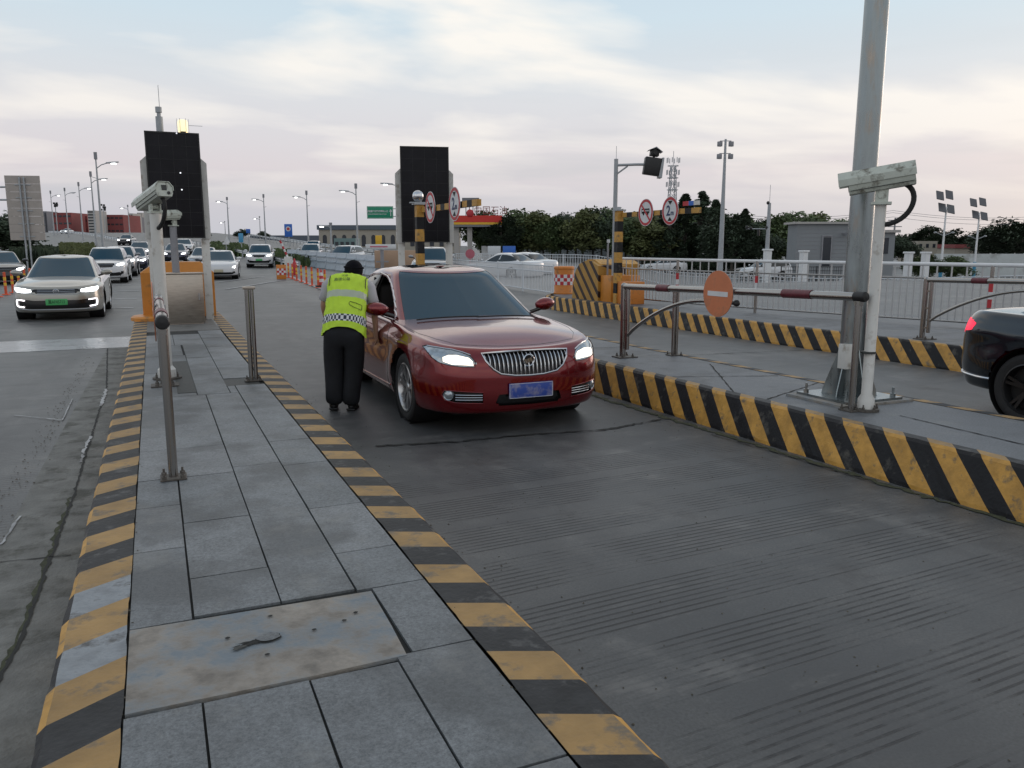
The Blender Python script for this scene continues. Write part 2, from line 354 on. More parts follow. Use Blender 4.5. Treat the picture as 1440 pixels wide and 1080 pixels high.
def smooth01(t): t = max(0.0, min(1.0, t)); return t * t * (3 - 2 * t)
def lerp_tab(x, tab):
    if x <= tab[0][0]: return tab[0][1]
    for (a, va), (b, vb) in zip(tab, tab[1:]):
        if x <= b: return va + (vb - va) * (x - a) / (b - a)
    return tab[-1][1]
def ground_z(x, y):
    fx, fy = math.sin(YAW), math.cos(YAW); d = x * fx + y * fy; l = x * fy - y * fx
    if d < 5: return 0.0
    px = 720 + 1146 * l / d
    dip = -1.1 * smooth01((d - 25) / 20) * smooth01((px - 820) / 140)
    rise = lerp_tab(d, [(44, 0), (60, 0.25), (80, 0.85), (110, 1.6), (140, 2.5), (200, 4.4), (300, 6.6), (500, 8.5), (4000, 9.0)])
    mask = lerp_tab(px, [(-900, 0.0), (-150, 1.0), (300, 1.0), (440, 0.40), (520, 0.16), (640, 0.0)])
    return rise * mask + dip
g = MB(); rad = [0.0] + [1.2 ** i for i in range(0, 44)]; rad = [r for r in rad if r < 3200]
angs = [R(a) for a in range(-180, -40, 10)] + [R(-40 + 0.8 * i) for i in range(0, 120)] + [R(a) for a in range(56, 180, 10)]
radf = []
for a, b_ in zip(rad, rad[1:]): radf += [a, (a + b_) / 2] if a > 20 else [a]
radf.append(rad[-1])
vs = [Vector((r * math.sin(a), r * math.cos(a), ground_z(r * math.sin(a), r * math.cos(a)) - 0.01)) for r in radf for a in angs]
na = len(angs)
fs = [(i * na + j, i * na + (j + 1) % na, (i + 1) * na + (j + 1) % na, (i + 1) * na + j) for i in range(len(radf) - 1) for j in range(na)]
g.add(vs, fs)
go = build('ground', g, M['asphalt'], smooth=60); tag(go, kind='structure')
ro = MB(); ro.box(-16, 42, -5, 30, -0.05, 0.0); tag(build('road', ro, M['concrete'], smooth=0), kind='structure')
# pale strip across the left lane, small joints and line markings
b1 = MB(); b1.quad((-7.5, 15.07, .004), (-0.42, 15.07, .004), (-0.36, 16.85, .004), (-7.5, 16.85, .004)); tag(build('concrete_strip', b1, M['band'], smooth=0), kind='structure')
def strip(name, pts, w, z, m, jag=0.0, seed=1):
    rnd = random.Random(seed); mb = MB(); L = []
    P_ = []
    for a, b_ in zip(pts, pts[1:]):
        k = max(1, int((Vector(b_) - Vector(a)).length / 0.05))
        for i in range(k): P_.append(Vector(a).lerp(Vector(b_), i / k))
    P_.append(Vector(pts[-1]))
    for i, p in enumerate(P_):
        t = (P_[min(i + 1, len(P_) - 1)] - P_[max(0, i - 1)]).normalized(); n = Vector((-t.y, t.x))
        ww = w * (1 + rnd.uniform(-jag, jag)); q = p + n * rnd.uniform(-1, 1) * w * jag * .8
        L.append((q.x + n.x * ww / 2, q.y + n.y * ww / 2, z)); L.append((q.x - n.x * ww / 2, q.y - n.y * ww / 2, z))
    mb.add(L, [(2 * i, 2 * i + 1, 2 * i + 3, 2 * i + 2) for i in range(len(P_) - 1)])
    return tag(build(name, mb, m, smooth=0), kind='structure')
gut = MB(); gut.quad((-1.02, -3, .004), (-0.35, -3, .004), (-0.31, 15.05, .004), (-0.80, 15.05, .004)); tag(build('gutter', gut, M['gutter'], smooth=0), kind='structure')
def g2(x, y, z=0): p = G(x, y, z); return (p.x, p.y)
strip('road_joint', [(-1.01, 0), g2(30, 900), g2(103, 700), g2(130, 610), g2(150, 545), (-0.80, 15.0)], 0.016, 0.008, M['crack'], 0.5, 3)
strip('road_joint', [(-1.03, 0), g2(26, 900), g2(99, 700)], 0.022, 0.007, M['moss'], 0.7, 61)
strip('road_marking', [g2(150, 548), g2(142, 572)], 0.03, 0.012, M['marking'], 0.4, 4)
strip('road_marking', [g2(127, 615), g2(112, 652)], 0.02, 0.012, M['marking'], 0.6, 5)
strip('road_marking', [g2(102, 562), g2(88, 592)], 0.012, 0.012, M['marking'], 0.3, 6)
strip('road_marking', [g2(20, 585), g2(88, 592)], 0.012, 0.012, M['marking'], 0.5, 7)
strip('road_marking', [g2(28, 728), g2(2, 768)], 0.016, 0.012, M['marking'], 0.4, 8)
strip('road_marking', [g2(0, 792), g2(100, 782)], 0.010, 0.008, M['crack'], 0.5, 9)
strip('road_joint', [g2(528, 628), g2(640, 622), g2(740, 612), g2(850, 605), g2(930, 590)], 0.03, 0.008, M['crack'], 0.7, 10)
strip('road_joint', [g2(1000, 612), g2(1100, 640), g2(1230, 680)], 0.012, 0.008, M['crack'], 0.5, 11)
strip('road_joint', [(4.55, 20), (4.50, 8.3), (4.78, 3.1), (4.95, 0.5)], 0.05, 0.006, M['moss'], 0.6, 12)
strip('road_joint', [(6.6, 10.5), (9.7, 10.1)], 0.02, 0.006, M['crack'], 0.5, 13)
# faded dashes across the approach lanes
k = 0
for y_ in (386, 393, 401, 410, 421, 434):
    x0 = 156 + (434 - y_) * 0.35; a = G(x0 - 8, y_); b_ = G(x0 + 32, y_ - 1.0)
    strip('road_marking', [(a.x, a.y), (b_.x, b_.y)], 0.22 + 0.01 * k, 0.008, M['marking'], 0.12, 20 + k); k += 1
for (xa, ya, xb, yb) in ((300, 388, 372, 379), (308, 397, 392, 386), (318, 407, 398, 394), (330, 372, 300, 384), (395, 383, 470, 413), (388, 381, 300, 392)):
    a = G(xa, ya); b_ = G(xb, yb); strip('road_marking', [(a.x, a.y), (b_.x, b_.y)], 0.16, 0.009, M['marking'], 0.2, 30 + k); k += 1
a = G(470, 414); b_ = G(385, 380); strip('road_marking', [(a.x, a.y), (b_.x, b_.y)], 0.13, 0.012, M['marking'], 0.1, 50)

# ------------------------------------------------------------------ kerbs and islands
def resample(path):
    pts = [Vector(p) for p in path]; cum = [0.0]
    for a, b_ in zip(pts, pts[1:]): cum.append(cum[-1] + (b_ - a).length)
    def ev(t):
        t = max(0.0, min(cum[-1] - 1e-6, t))
        for i in range(len(pts) - 1):
            if t <= cum[i + 1]: break
        f = (t - cum[i]) / (cum[i + 1] - cum[i])
        def tan(j): return (pts[min(j + 1, len(pts) - 1)] - pts[max(j - 1, 0)]).normalized()
        tg = tan(i).lerp(tan(i + 1), f).normalized()
        return pts[i].lerp(pts[i + 1], f), Vector((tg.y, -tg.x))
    return ev, cum[-1]
def kerb(path, prof, period, shear, mats, side=1, seg=2, seed=0):
    """striped kerb: prof = [(outward offset, z)], stripes slant with the developed profile length"""
    ev, L = resample(path); s = [0.0]
    for a, b_ in zip(prof, prof[1:]): s.append(s[-1] + math.hypot(b_[0] - a[0], b_[1] - a[1]))
    mb = MB(); k = 0; t = -s[-1] * abs(shear); rnd = random.Random(seed)
    bounds = []
    while t < L + s[-1] * abs(shear): bounds.append(t); t += period / 2 * rnd.uniform(0.92, 1.08)
    for i in range(len(bounds) - 1):
        for q in range(seg):
            ta = bounds[i] + (bounds[i + 1] - bounds[i]) * q / seg; tb = bounds[i] + (bounds[i + 1] - bounds[i]) * (q + 1) / seg
            for j in range(len(prof) - 1):
                mb.cur = (i % 2) + (0 if j >= KTOP[0] else 2)
                if seed == 1 and i % 2 and 2.85 < -2.0 + (bounds[i] + bounds[i + 1]) / 2 < 3.75 and j == 0: mb.cur = 4
                vs = []
                for (tt, jj) in ((ta, j), (tb, j), (tb, j + 1), (ta, j + 1)):
                    p, n = ev(tt + shear * s[jj]); w1 = mnoise.noise(Vector((p.x * 2, p.y * 2.3, jj * 3.1 + seed))) * .007 + mnoise.noise(Vector((p.x * 9, p.y * 11, jj * 3.1 + seed))) * .004; w2 = mnoise.noise(Vector((p.x * 3, p.y * 7, jj * 5.1 + 9))) * .004
                    if jj == 0 or prof[jj][1] == 0: w2 = 0
                    vs.append(Vector((p.x + n.x * (prof[jj][0] * side + w1), p.y + n.y * (prof[jj][0] * side + w1), prof[jj][1] + w2)))
                if (vs[0] - vs[1]).length < 1e-5 and (vs[2] - vs[3]).length < 1e-5: continue
                mb.add(vs, [(0, 1, 2, 3)])
    return mb
KTOP = [1]
M['pale'] = mat('bare_pale_render', (.26, .28, .30), .65, var=.3, vscale=9, dirt=(.10, .10, .10), dscale=9, damt=.3, bump=.5)
KM = [M['yellow'], M['black_paint'], M['yellow_top'], M['black_top'], M['pale']]
prof1 = [(0, .302), (.215, .300), (.235, .285), (.26, .12), (.27, 0.0)]
# island 1 (the one the camera stands on)
L1 = [(-0.18, -2.0), (-0.18, 16.2)]; R1 = [(0.97, 17.6), (0.97, -2.0)]
pk = [(-0.18, -2.0), (-0.18, 8), (-0.175, 17.6)]
ko = build('kerb', kerb(pk, [(0, .302), (-.205, .300), (-.225, .285), (-.24, .12), (-.25, 0.0)], 0.50, -0.62, KM, 1, 4, 1), KM, smooth=0); tag(ko, kind='structure')
pk = [(0.97, -2.0), (0.975, 8), (0.99, 18.6)]
ko = build('kerb', kerb(pk, prof1, 0.44, -0.42, KM, 1, 4, 2), KM, smooth=0); tag(ko, kind='structure')
# island 2
prof2 = [(0, .335), (.10, .335), (.125, .315), (.22, .03), (.225, 0.0)]
KTOP[0] = 1
pL2 = [(5.12, 0.0), (5.05, 3.3), (4.96, 6.0), (4.90, 8.4), (4.86, 12), (4.86, 22), (4.95, 23.2), (5.3, 23.9)]
ko = build('kerb', kerb(pL2, [(-o, z) for o, z in prof2], 0.385, -1.0, KM, 1, 4, 3), KM, smooth=0); tag(ko, kind='structure')
pR2 = [(6.38, 0.0), (6.22, 4.1), (6.10, 6.0), (5.98, 9.2), (5.95, 22), (5.8, 23.4), (5.3, 23.9)]
ko = build('kerb', kerb(pR2, prof2, 0.385, -1.0, KM, 1, 2, 4), KM, smooth=0); tag(ko, kind='structure')
# island 3
pL3 = [(10.55, 1.0), (10.22, 7.6), (10.12, 11.0), (10.02, 16.0), (9.98, 19.2), (10.12, 20.3), (10.55, 21.0), (11.0, 21.2), (11.5, 20.9)]
ko = build('kerb', kerb(pL3, [(-o, z) for o, z in prof2], 0.385, -1.0, KM, 1, 2, 5), KM, smooth=0); tag(ko, kind='structure')

# granite paving: one sheet per island made of separate slabs over a dark joint bed
def paving_mat(name, c0, c1, tint=(0.9, 1.0, 1.05)):
    m = bpy.data.materials.new(name); m.use_nodes = True; nt = m.node_tree; b = nt.nodes['Principled BSDF']
    tc = N(nt, 'ShaderNodeTexCoord'); P = tc.outputs['Object']
    at_ = N(nt, 'ShaderNodeAttribute', attribute_name='slab')
    fine = noise(nt, P, 75, 3, 0.85); mid = noise(nt, P, 5, 6, 0.65); big = noise(nt, P, 1.4, 5, 0.6)
    r = ramp(nt, [(0.36, c0), (0.64, c1)]); nt.links.new(mth(nt, 'ADD', mth(nt, 'MULTIPLY', fine, 0.62), mth(nt, 'MULTIPLY', mid, 0.38)), r.inputs[0])
    col = r.outputs[0]
    mul = N(nt, 'ShaderNodeMix', data_type='RGBA', blend_type='MULTIPLY'); mul.inputs[0].default_value = 1.0
    sr = ramp(nt, [(0.0, (0.74, 0.76, 0.80)), (0.5, (0.95, 0.97, 1.0)), (1.0, (1.22, 1.20, 1.22))]); nt.links.new(at_.outputs['Fac'], sr.inputs[0])
    nt.links.new(col, mul.inputs['A']); nt.links.new(sr.outputs[0], mul.inputs['B']); col = mul.outputs['Result']
    st = sstep(nt, big, 0.46, 0.62); col = mixc(nt, mth(nt, 'MULTIPLY', st, 0.55), col, (0.055, 0.058, 0.06))
    s2 = sstep(nt, noise(nt, P, 2.6, 8, 0.75), 0.52, 0.68); col = mixc(nt, mth(nt, 'MULTIPLY', s2, 0.45), col, (0.21, 0.21, 0.20))
    vo = N(nt, 'ShaderNodeTexVoronoi', inp={'Scale': 7.0}); nt.links.new(P, vo.inputs[0])
    col = mixc(nt, mth(nt, 'MULTIPLY', mth(nt, 'SUBTRACT', 1.0, sstep(nt, vo.outputs['Distance'], 0.03, 0.07)), 0.5), col, (0.03, 0.03, 0.03))
    nt.links.new(col, b.inputs['Base Color'])
    rr = N(nt, 'ShaderNodeMapRange', inp={3: 0.42, 4: 0.7}); nt.links.new(mid, rr.inputs[0]); nt.links.new(rr.outputs[0], b.inputs['Roughness'])
    bp = N(nt, 'ShaderNodeBump', inp={'Strength': 0.35, 'Distance': 0.003}); nt.links.new(mth(nt, 'ADD', fine, mid), bp.inputs['Height']); nt.links.new(bp.outputs[0], b.inputs['Normal'])
    return m
M['granite'] = paving_mat('granite_paving', (0.080, 0.088, 0.092), (0.245, 0.257, 0.262))
M['joint'] = mat('paving_joint', (0.02, 0.021, 0.02), 0.9)
def slabs(name, cells, z, z0, gap=0.004, seed=1):
    """cells: (x0,x1,y0,y1); each slab gets its own brightness value and a tiny level difference"""
    rnd = random.Random(seed); me = bpy.data.meshes.new(name); bm = bmesh.new(); lay = bm.faces.layers.float.new('slab')
    for c in cells:
        x0, x1, y0, y1 = c[:4]; dz = rnd.uniform(-.0015, .0015); val = c[4] if len(c) > 4 else rnd.random()
        j = lambda: rnd.uniform(-.0015, .0015)
        t = [bm.verts.new((x, y, z + dz)) for x, y in ((x0 + gap + j(), y0 + gap + j()), (x1 - gap + j(), y0 + gap + j()), (x1 - gap + j(), y1 - gap + j()), (x0 + gap + j(), y1 - gap + j()))]
        o = [bm.verts.new((v.co.x, v.co.y, z0)) for v in t]
        f = bm.faces.new(t); f[lay] = val
        for i in range(4): q = bm.faces.new((t[i], o[i], o[(i + 1) % 4], t[(i + 1) % 4])); q[lay] = val
    bmesh.ops.recalc_face_normals(bm, faces=bm.faces); bm.to_mesh(me); bm.free(); me.materials.append(M['granite'])
    o = bpy.data.objects.new(name, me); C.objects.link(o); return tag(o, kind='structure')
cx = [-0.177, 0.048, 0.375, 0.675, 0.967]
rows = {0: [-1.2, -0.5, 0.1, 0.8, 1.55, 2.49], 1: [-1.0, -0.2, 0.5, 1.2, 1.95, 2.49], 2: [-1.0, -0.2, 0.4, 1.1, 1.80, 2.49], 3: [-1.3, -0.3, 0.5, 1.2, 1.80, 2.53]}
cells = []
for c in range(4):
    r_ = rows[c]; cells += [(cx[c], cx[c + 1], a, b_) for a, b_ in zip(r_, r_[1:])]
cells += [(-0.177, 0.048, 3.11, 3.93, .25), (-0.177, 0.048, 3.93, 4.62, .8), (-0.177, 0.048, 4.62, 5.18), (-0.177, 0.375, 5.18, 5.95, .85),
          (0.048, 0.375, 3.13, 3.52, .35), (0.048, 0.375, 3.52, 4.28, .65), (0.048, 0.375, 4.28, 5.18, .5), (-0.177, 0.048, 5.95, 8.1, .9), (0.048, 0.375, 5.95, 8.1, .75),
          (0.375, 0.675, 3.13, 5.3, .55), (0.375, 0.675, 5.3, 8.1, .7),
          (0.735, 0.967, 2.53, 3.11, .45), (0.675, 0.967, 3.11, 3.55, .45), (0.675, 0.967, 3.55, 4.25, .75), (0.675, 0.967, 4.25, 5.2, .35), (0.675, 0.967, 5.2, 5.9, .5), (0.675, 0.967, 5.9, 8.5, .65)]
cells += [(-0.177, 0.30, 8.1, 9.7, .95), (-0.177, 0.30, 9.7, 11.2), (0.30, 0.60, 8.1, 9.4, .6), (0.30, 0.60, 9.4, 10.9, .7), (0.60, 0.675, 8.1, 8.5, .6), (0.60, 0.967, 9.0, 10.4, .6), (0.60, 0.967, 10.4, 12.0, .9),
          (-0.177, 0.28, 11.2, 12.4), (0.30, 0.60, 10.9, 12.4), (0.60, 0.967, 12.0, 13.2), (-0.177, 0.2, 12.4, 13.9, .9), (0.2, 0.6, 12.4, 13.9, .8), (0.60, 0.967, 13.2, 14.4)]
slabs('pavement', cells, 0.30, 0.285, 0.004, 5)
isl = MB(); isl.box(-0.18, 0.97, -2.2, 18.6, 0.0, 0.288)
tag(build('traffic_island', isl, M['joint'], smooth=0), kind='structure')
con = MB(); con.box(-0.175, 0.965, 14.42, 18.5, 0.28, 0.306)
M['isl_conc'] = mat('island_concrete', (0.15, 0.148, 0.142), 0.65, var=0.2, vscale=3, dirt=(0.08, 0.08, 0.075), dscale=3, damt=0.4, bump=0.3)
tag(build('concrete_strip', con, M['isl_conc'], smooth=0), kind='structure')
# worn rendered slab with chipped hole
M['worn'] = mat('worn_cement', (0.26, 0.235, 0.205), 0.7, var=0.38, vscale=9, dirt=(0.17, 0.20, 0.225), dscale=4.5, damt=0.55, bump=0.9, bscale=30)
wp_ = MB(); wp_.prism([(-.172, 2.51, .285), (.40, 2.505, .285), (.712, 2.515, .285), (.722, 2.75, .285), (.728, 3.08, .285), (-.172, 3.10, .285)], (0, 0, .0175), None)
tag(build('cement_patch', wp_, M['worn'], smooth=0), kind='structure')
def blob(name, cx_, cy_, rx, ry, z, m, seed, n=28, jag=.25):
    rnd = random.Random(seed); mb = MB(); ph = [rnd.uniform(0, 6.28) for _ in range(4)]
    vs = [Vector((cx_ + rx * math.cos(t) * (1 + jag * (math.sin(3 * t + ph[0]) * .5 + math.sin(5 * t + ph[1]) * .35 + math.sin(9 * t + ph[2]) * .2)), cy_ + ry * math.sin(t) * (1 + jag * (math.sin(2 * t + ph[3]) * .5 + math.sin(7 * t + ph[1]) * .3)), z)) for t in [2 * math.pi * i / n for i in range(n)]]
    mb.add(vs, [tuple(range(n))]); return tag(build(name, mb, m, smooth=0), kind='structure')
p = G(352, 905, .305); blob('pavement_hole', p.x, p.y, .045, .018, .3085, M['joint'], 4, jag=.6)
p = G(335, 912, .305); blob('pavement_hole', p.x, p.y, .022, .016, .3095, M['dark_iron'], 7, jag=.6)
p = G(378, 897, .305); blob('pavement_hole', p.x, p.y, .045, .035, .3080, M['joint'], 5, jag=.12); blob('cement_patch', p.x, p.y, .041, .031, .3110, M['granite'], 5, jag=.12)
for i, (x_, y_) in enumerate(((442, 886), (484, 873), (376, 921), (320, 898), (500, 862), (380, 867))):
    p = G(x_, y_, .305); blob('pavement_hole', p.x, p.y, .009, .008, .3080, M['joint'], 10 + i)
# sunken hatches in the island
hatch = MB(); hatch.box(0.47, 0.93, 8.52, 8.98, .28, .296); hatch.box(0.13, 0.30, 8.25, 10.6, .30, .3035)
tag(build('manhole_cover', hatch, M['dark_iron'], smooth=0), 'dark flat cable hatch set in the paving beside the slim lock post', 'hatch cover')
# islands 2 and 3 tops
M['pave2'] = paving_mat('grey_paving', (0.12, 0.127, 0.132), (0.25, 0.255, 0.26))
def top_sheet(name, left, right, z, m):
    mb = MB(); mb.add([(x, y, z) for x, y in left + right[::-1]], [tuple(range(len(left) + len(right)))])
    mb.add([(x, y, 0.0) for x, y in left + right[::-1]], [tuple(range(len(left) + len(right)))]); return tag(build(name, mb, m, smooth=0), kind='structure')
top_sheet('traffic_island', [(5.115, 0), (5.045, 3.3), (4.955, 6), (4.895, 8.4), (4.855, 12), (4.855, 22), (5.3, 23.85)], [(6.385, 0), (6.225, 4.1), (6.105, 6), (5.985, 9.2), (5.955, 22), (5.3, 23.85)], .331, M['pave2'])
top_sheet('traffic_island', pL3[:5] + [(10.3, 20.5), (11.0, 21.15)], [(16, 1.0), (15.5, 7), (13.2, 13), (12.2, 17), (11.5, 20.9)], .331, M['pave2'])
for (a, b_) in (((4.95, 7.0), (6.02, 6.6)), ((5.0, 5.6), (6.1, 6.1)), ((4.95, 6.0), (5.9, 7.6)), ((5.1, 9.5), (5.9, 9.4)), ((5.4, 0.5), (5.5, 4.6)), ((5.2, 3.2), (6.2, 3.0))):
    strip('paving_joint', [a, b_], 0.014, 0.335, M['joint'], 0.5, int(a[1] * 10))

# grit and dry leaf bits gathered along the kerbs and in the joints
rnd = random.Random(77); q = MB()
def grit(x, y, z, s):
    a = rnd.uniform(0, 6.28); c, s_ = math.cos(a) * s, math.sin(a) * s; k = rnd.uniform(.5, 1); h = s * rnd.uniform(.4, .9)
    q.add([(x + c, y + s_, z), (x - s_ * k, y + c * k, z), (x - c, y - s_, z), (x + s_ * k, y - c * k, z), (x, y, z + h)], [(0, 1, 4), (1, 2, 4), (2, 3, 4), (3, 0, 4)])
for _ in range(1500):
    y = rnd.uniform(.8, 14); e = abs(rnd.gauss(0, .10)); w_ = rnd.random()
    if w_ < .35: grit(4.66 + (5.05 - 4.66) * max(0, min(1, (8.4 - y) / 5.1)) - .08 - e, y, .002, rnd.uniform(.003, .010))
    elif w_ < .55: grit(1.27 + e * 1.4, y, .002, rnd.uniform(.003, .009))
    elif w_ < .85: grit(-1.0 + rnd.gauss(0, .05), y, .006, rnd.uniform(.003, .011))
    else: grit(rnd.choice((-.178, .970)) + rnd.gauss(0, .008), y * .8, .300, rnd.uniform(.003, .007))
for _ in range(260): grit(rnd.uniform(1.4, 4.6), rnd.uniform(1.2, 8), .001, rnd.uniform(.003, .007))
tag(build('road_grit', q, mat('grit', (.10, .09, .07), .9, var=.5, vscale=30), smooth=0), 'grit and dry bits gathered along the kerbs', 'grit', kind='stuff')
# ------------------------------------------------------------------ toll-lane equipment
def Yon(x, px):       # Y where the vertical plane x=const is seen at column px
    return x / math.tan(YAW + math.atan((px - 720) / 1146.0))
def bolt_ring(mb, c, r, n, s=0.012, h=0.03):
    for i in range(n):
        t = 2 * math.pi * (i + .5) / n; p = Vector(c) + Vector((r * math.cos(t), r * math.sin(t), 0))
        mb.cyl(p, p + Vector((0, 0, h * .55)), s * 1.5, n=6); mb.cyl(p, p + Vector((0, 0, h * 1.3)), s * .7, n=8)
def hexdisc(r, n=48): return [(r * math.cos(2 * math.pi * i / n), r * math.sin(2 * math.pi * i / n)) for i in range(n)]
def disc(mb, c, r, nrm, up=(0, 0, 1), th=0.004, n=40, r_in=None):
    """flat disc or ring facing nrm"""
    nrm = Vector(nrm).normalized(); a = Vector(up).cross(nrm).normalized(); b_ = nrm.cross(a); c = Vector(c)
    o = [c + (a * x + b_ * y) for x, y in hexdisc(r, n)]
    if r_in is None: mb.prism(o, nrm * th, None)
    else:
        i_ = [c + (a * x + b_ * y) for x, y in hexdisc(r_in, n)]; k = n
        vs = o + i_ + [v + nrm * th for v in o] + [v + nrm * th for v in i_]; fs = []
        for j in range(k):
            q = (j + 1) % k; fs += [(j, q, k + q, k + j), (2 * k + j, 3 * k + j, 3 * k + q, 2 * k + q), (j, 2 * k + j, 2 * k + q, q), (k + j, k + q, 3 * k + q, 3 * k + j)]
        mb.add(vs, fs)
def quadon(mb, c, nrm, pts, th, up=(0, 0, 1)):
    """polygon pts=(right, up) drawn on a plane through c facing nrm, extruded th"""
    nrm = Vector(nrm).normalized(); a = Vector(up).cross(nrm).normalized(); b_ = nrm.cross(a); c = Vector(c)
    mb.prism([c + a * x + b_ * y for x, y in pts], nrm * th, None)
def text_on(name, s, c, nrm, size, m, parent=None, th=0.002, sx_=1.0, bold=0.0, align='CENTER'):
    cu = bpy.data.curves.new(name, 'FONT'); cu.body = s; cu.size = size; cu.align_x = align; cu.align_y = 'CENTER'; cu.extrude = th; cu.offset = bold; cu.resolution_u = 3
    o = bpy.data.objects.new(name, cu); C.objects.link(o)
    dg = bpy.context.evaluated_depsgraph_get(); me = bpy.data.meshes.new_from_object(o.evaluated_get(dg)); bpy.data.objects.remove(o)
    nrm = Vector(nrm).normalized(); a = Vector((0, 0, 1)).cross(nrm).normalized(); b_ = nrm.cross(a)
    off = wloc(parent) if parent is not None else Vector((0, 0, 0))
    for v in me.vertices: v.co = Vector(c) - off + a * (v.co.x * sx_) + b_ * v.co.y + nrm * (v.co.z + th)
    me.materials.clear(); me.materials.append(m); o = bpy.data.objects.new(name, me); C.objects.link(o); o.parent = parent
    return o

# ---- swing gates
def make_gate(label):
    t = thing('swing_gate', label, 'gate', group='swing gates parked open along the islands')
    fl = MB(); fl.box(-.13, .13, -.10, .10, 0, .012); bolt_ring(fl, (0, 0, .012), .10, 4)
    build('base_plate', fl, M['rust'], t)
    p = MB(); p.cyl((0, .05, .01), (0, .05, .89), .040, n=20); p.lathe([(0, .92), (.025, .915), (.040, .89)], (0, .05, 0), 20)
    build('pivot_post', p, M['steel'], t)
    f = MB(); f.cyl((0, -.045, .10), (0, -.045, .86), .028, n=16)
    for z in (.16, .45, .70): f.box(-.02, .02, -.05, .06, z, z + .025)
    build('hinge_tube', f, M['steel'], t)
    b = MB(); b.tube([(0, .02, .875), (0, -.2, .879), (0, -3.62, .955)], .036, 18); build('boom', b, M['steel'], t)
    a = MB(); pts = []
    for i in range(15):
        s = i / 14; y = -.045 - 1.70 * s; z = .27 + .53 * math.sin(min(1, s * 1.05) * math.pi / 2) ** .85; pts.append((0, y, z))
    pts.append((0, -2.04, .803)); a.tube(pts, .022, 12); build('arched_brace', a, M['steel'], t)
    c = MB(); c.cyl((0, -3.56, .954), (0, -3.66, .956), .042, n=20); c.lathe([(0, -.016), (.034, -.012), (.042, 0)], (0, -3.66, .956), 20, axis='Y'); build('end_cap', c, M['black'], t)
    for y0, y1 in ((-.92, -.68), (-3.08, -2.72)):
        s = MB(); pr = [(.0385, 0), (.0415, .005)]; k = 10
        for i in range(k): pr += [(.0415, (y1 - y0) * (i + .3) / k), (.0405, (y1 - y0) * (i + .6) / k)]
        pr += [(.0415, y1 - y0 - .005), (.0385, y1 - y0)]
        s.lathe(pr, (0, y0, .875 - y0 * .0225), 18, axis='Y'); s.v = [(a, b_, c_ - (b_ - y0) * .0225) for a, b_, c_ in s.v]; build('red_sleeve', s, M['red_refl'], t)
    # round no-entry sign hung flat on the boom
    d = MB(); disc(d, (-.044, -1.83, .885), .235, (-1, 0, 0), th=.006); sp = build('sign_plate', d, M['sign_orange'], t)
    bar = MB(); bar.box(-.0535, -.050, -1.99, -1.67, .86, .91); build('white_bar', bar, M['sign_white'], sp)
    d = MB(); disc(d, (-.0425, -1.83, .885), .233, (1, 0, 0), th=.003); d.box(-.041, .041, -1.86, -1.80, .90, .935); build('sign_back', d, M['grey_post'], sp)
    h = MB(); h.ellip((0, -2.07, .803), (.034, .036, .034)); build('brace_knob', h, M['black'], t)
    l = MB(); l.cyl((.0, -3.60, .0), (.0, -3.60, .915), .027, n=18); l.box(-.02, .02, -3.63, -3.57, .88, .925); build('rest_post', l, M['steel'], t)
    lf = MB(); lf.box(-.075, .075, -3.67, -3.53, 0, .010); bolt_ring(lf, (0, -3.60, .01), .075, 4, .010); build('base_plate', lf, M['rust'], t)
    c2 = MB(); c2.lathe([(.0, .012), (.045, .012), (.045, 0), (.02, -.004)], (0, -3.60, .742), 16); 
    return t
gate = make_gate('steel swing gate with two red sleeves and an orange disc, beside the tall galvanized pole')
gate.location = (5.30, 8.52, .333)
gl = dup(gate, (0.025, 8.78, .302), R(0), 'steel swing gate seen end-on along the near granite island, its disc edge-on')
gr = dup(gate, (10.42, 8.40, .333), R(0), 'steel swing gate behind the dark car, cut by the right picture edge')
# extra round rest post sleeves seen at the end-on gate
def lock_post(label, loc, hh=.96, capd=True):
    t = thing('catch_post', label, 'post', loc, group='slim catch posts on the islands')
    x, y, z = loc
    p = MB(); p.cyl((x - .022, y, z), (x - .022, y, z + hh), .024, n=14); build('post', p, M['steel'], t)
    p = MB(); p.cyl((x + .026, y, z), (x + .026, y, z + hh), .020, n=14); build('post', p, M['steel'], t)
    c = MB(); w_ = .062 if capd else .046; c.box(x - w_, x + w_, y - .03, y + .03, z + hh - .005, z + hh + (.025 if capd else .005), bev=.002); build('cap', c, M['steel_dull'], t)
    f = MB(); f.box(x - .09, x + .09, y - .06, y + .06, z + .0, z + .01); bolt_ring(f, (x, y, z + .01), .085, 4, .009); build('base_plate', f, M['rust'], t)
    return t
lock_post('slim steel catch post with flat cap standing by the dark hatch on the near island', (0.885, 8.74, .302))
lock_post('slim steel catch post under the arched brace on the middle island', (5.97, 8.42, .333), .80, False)

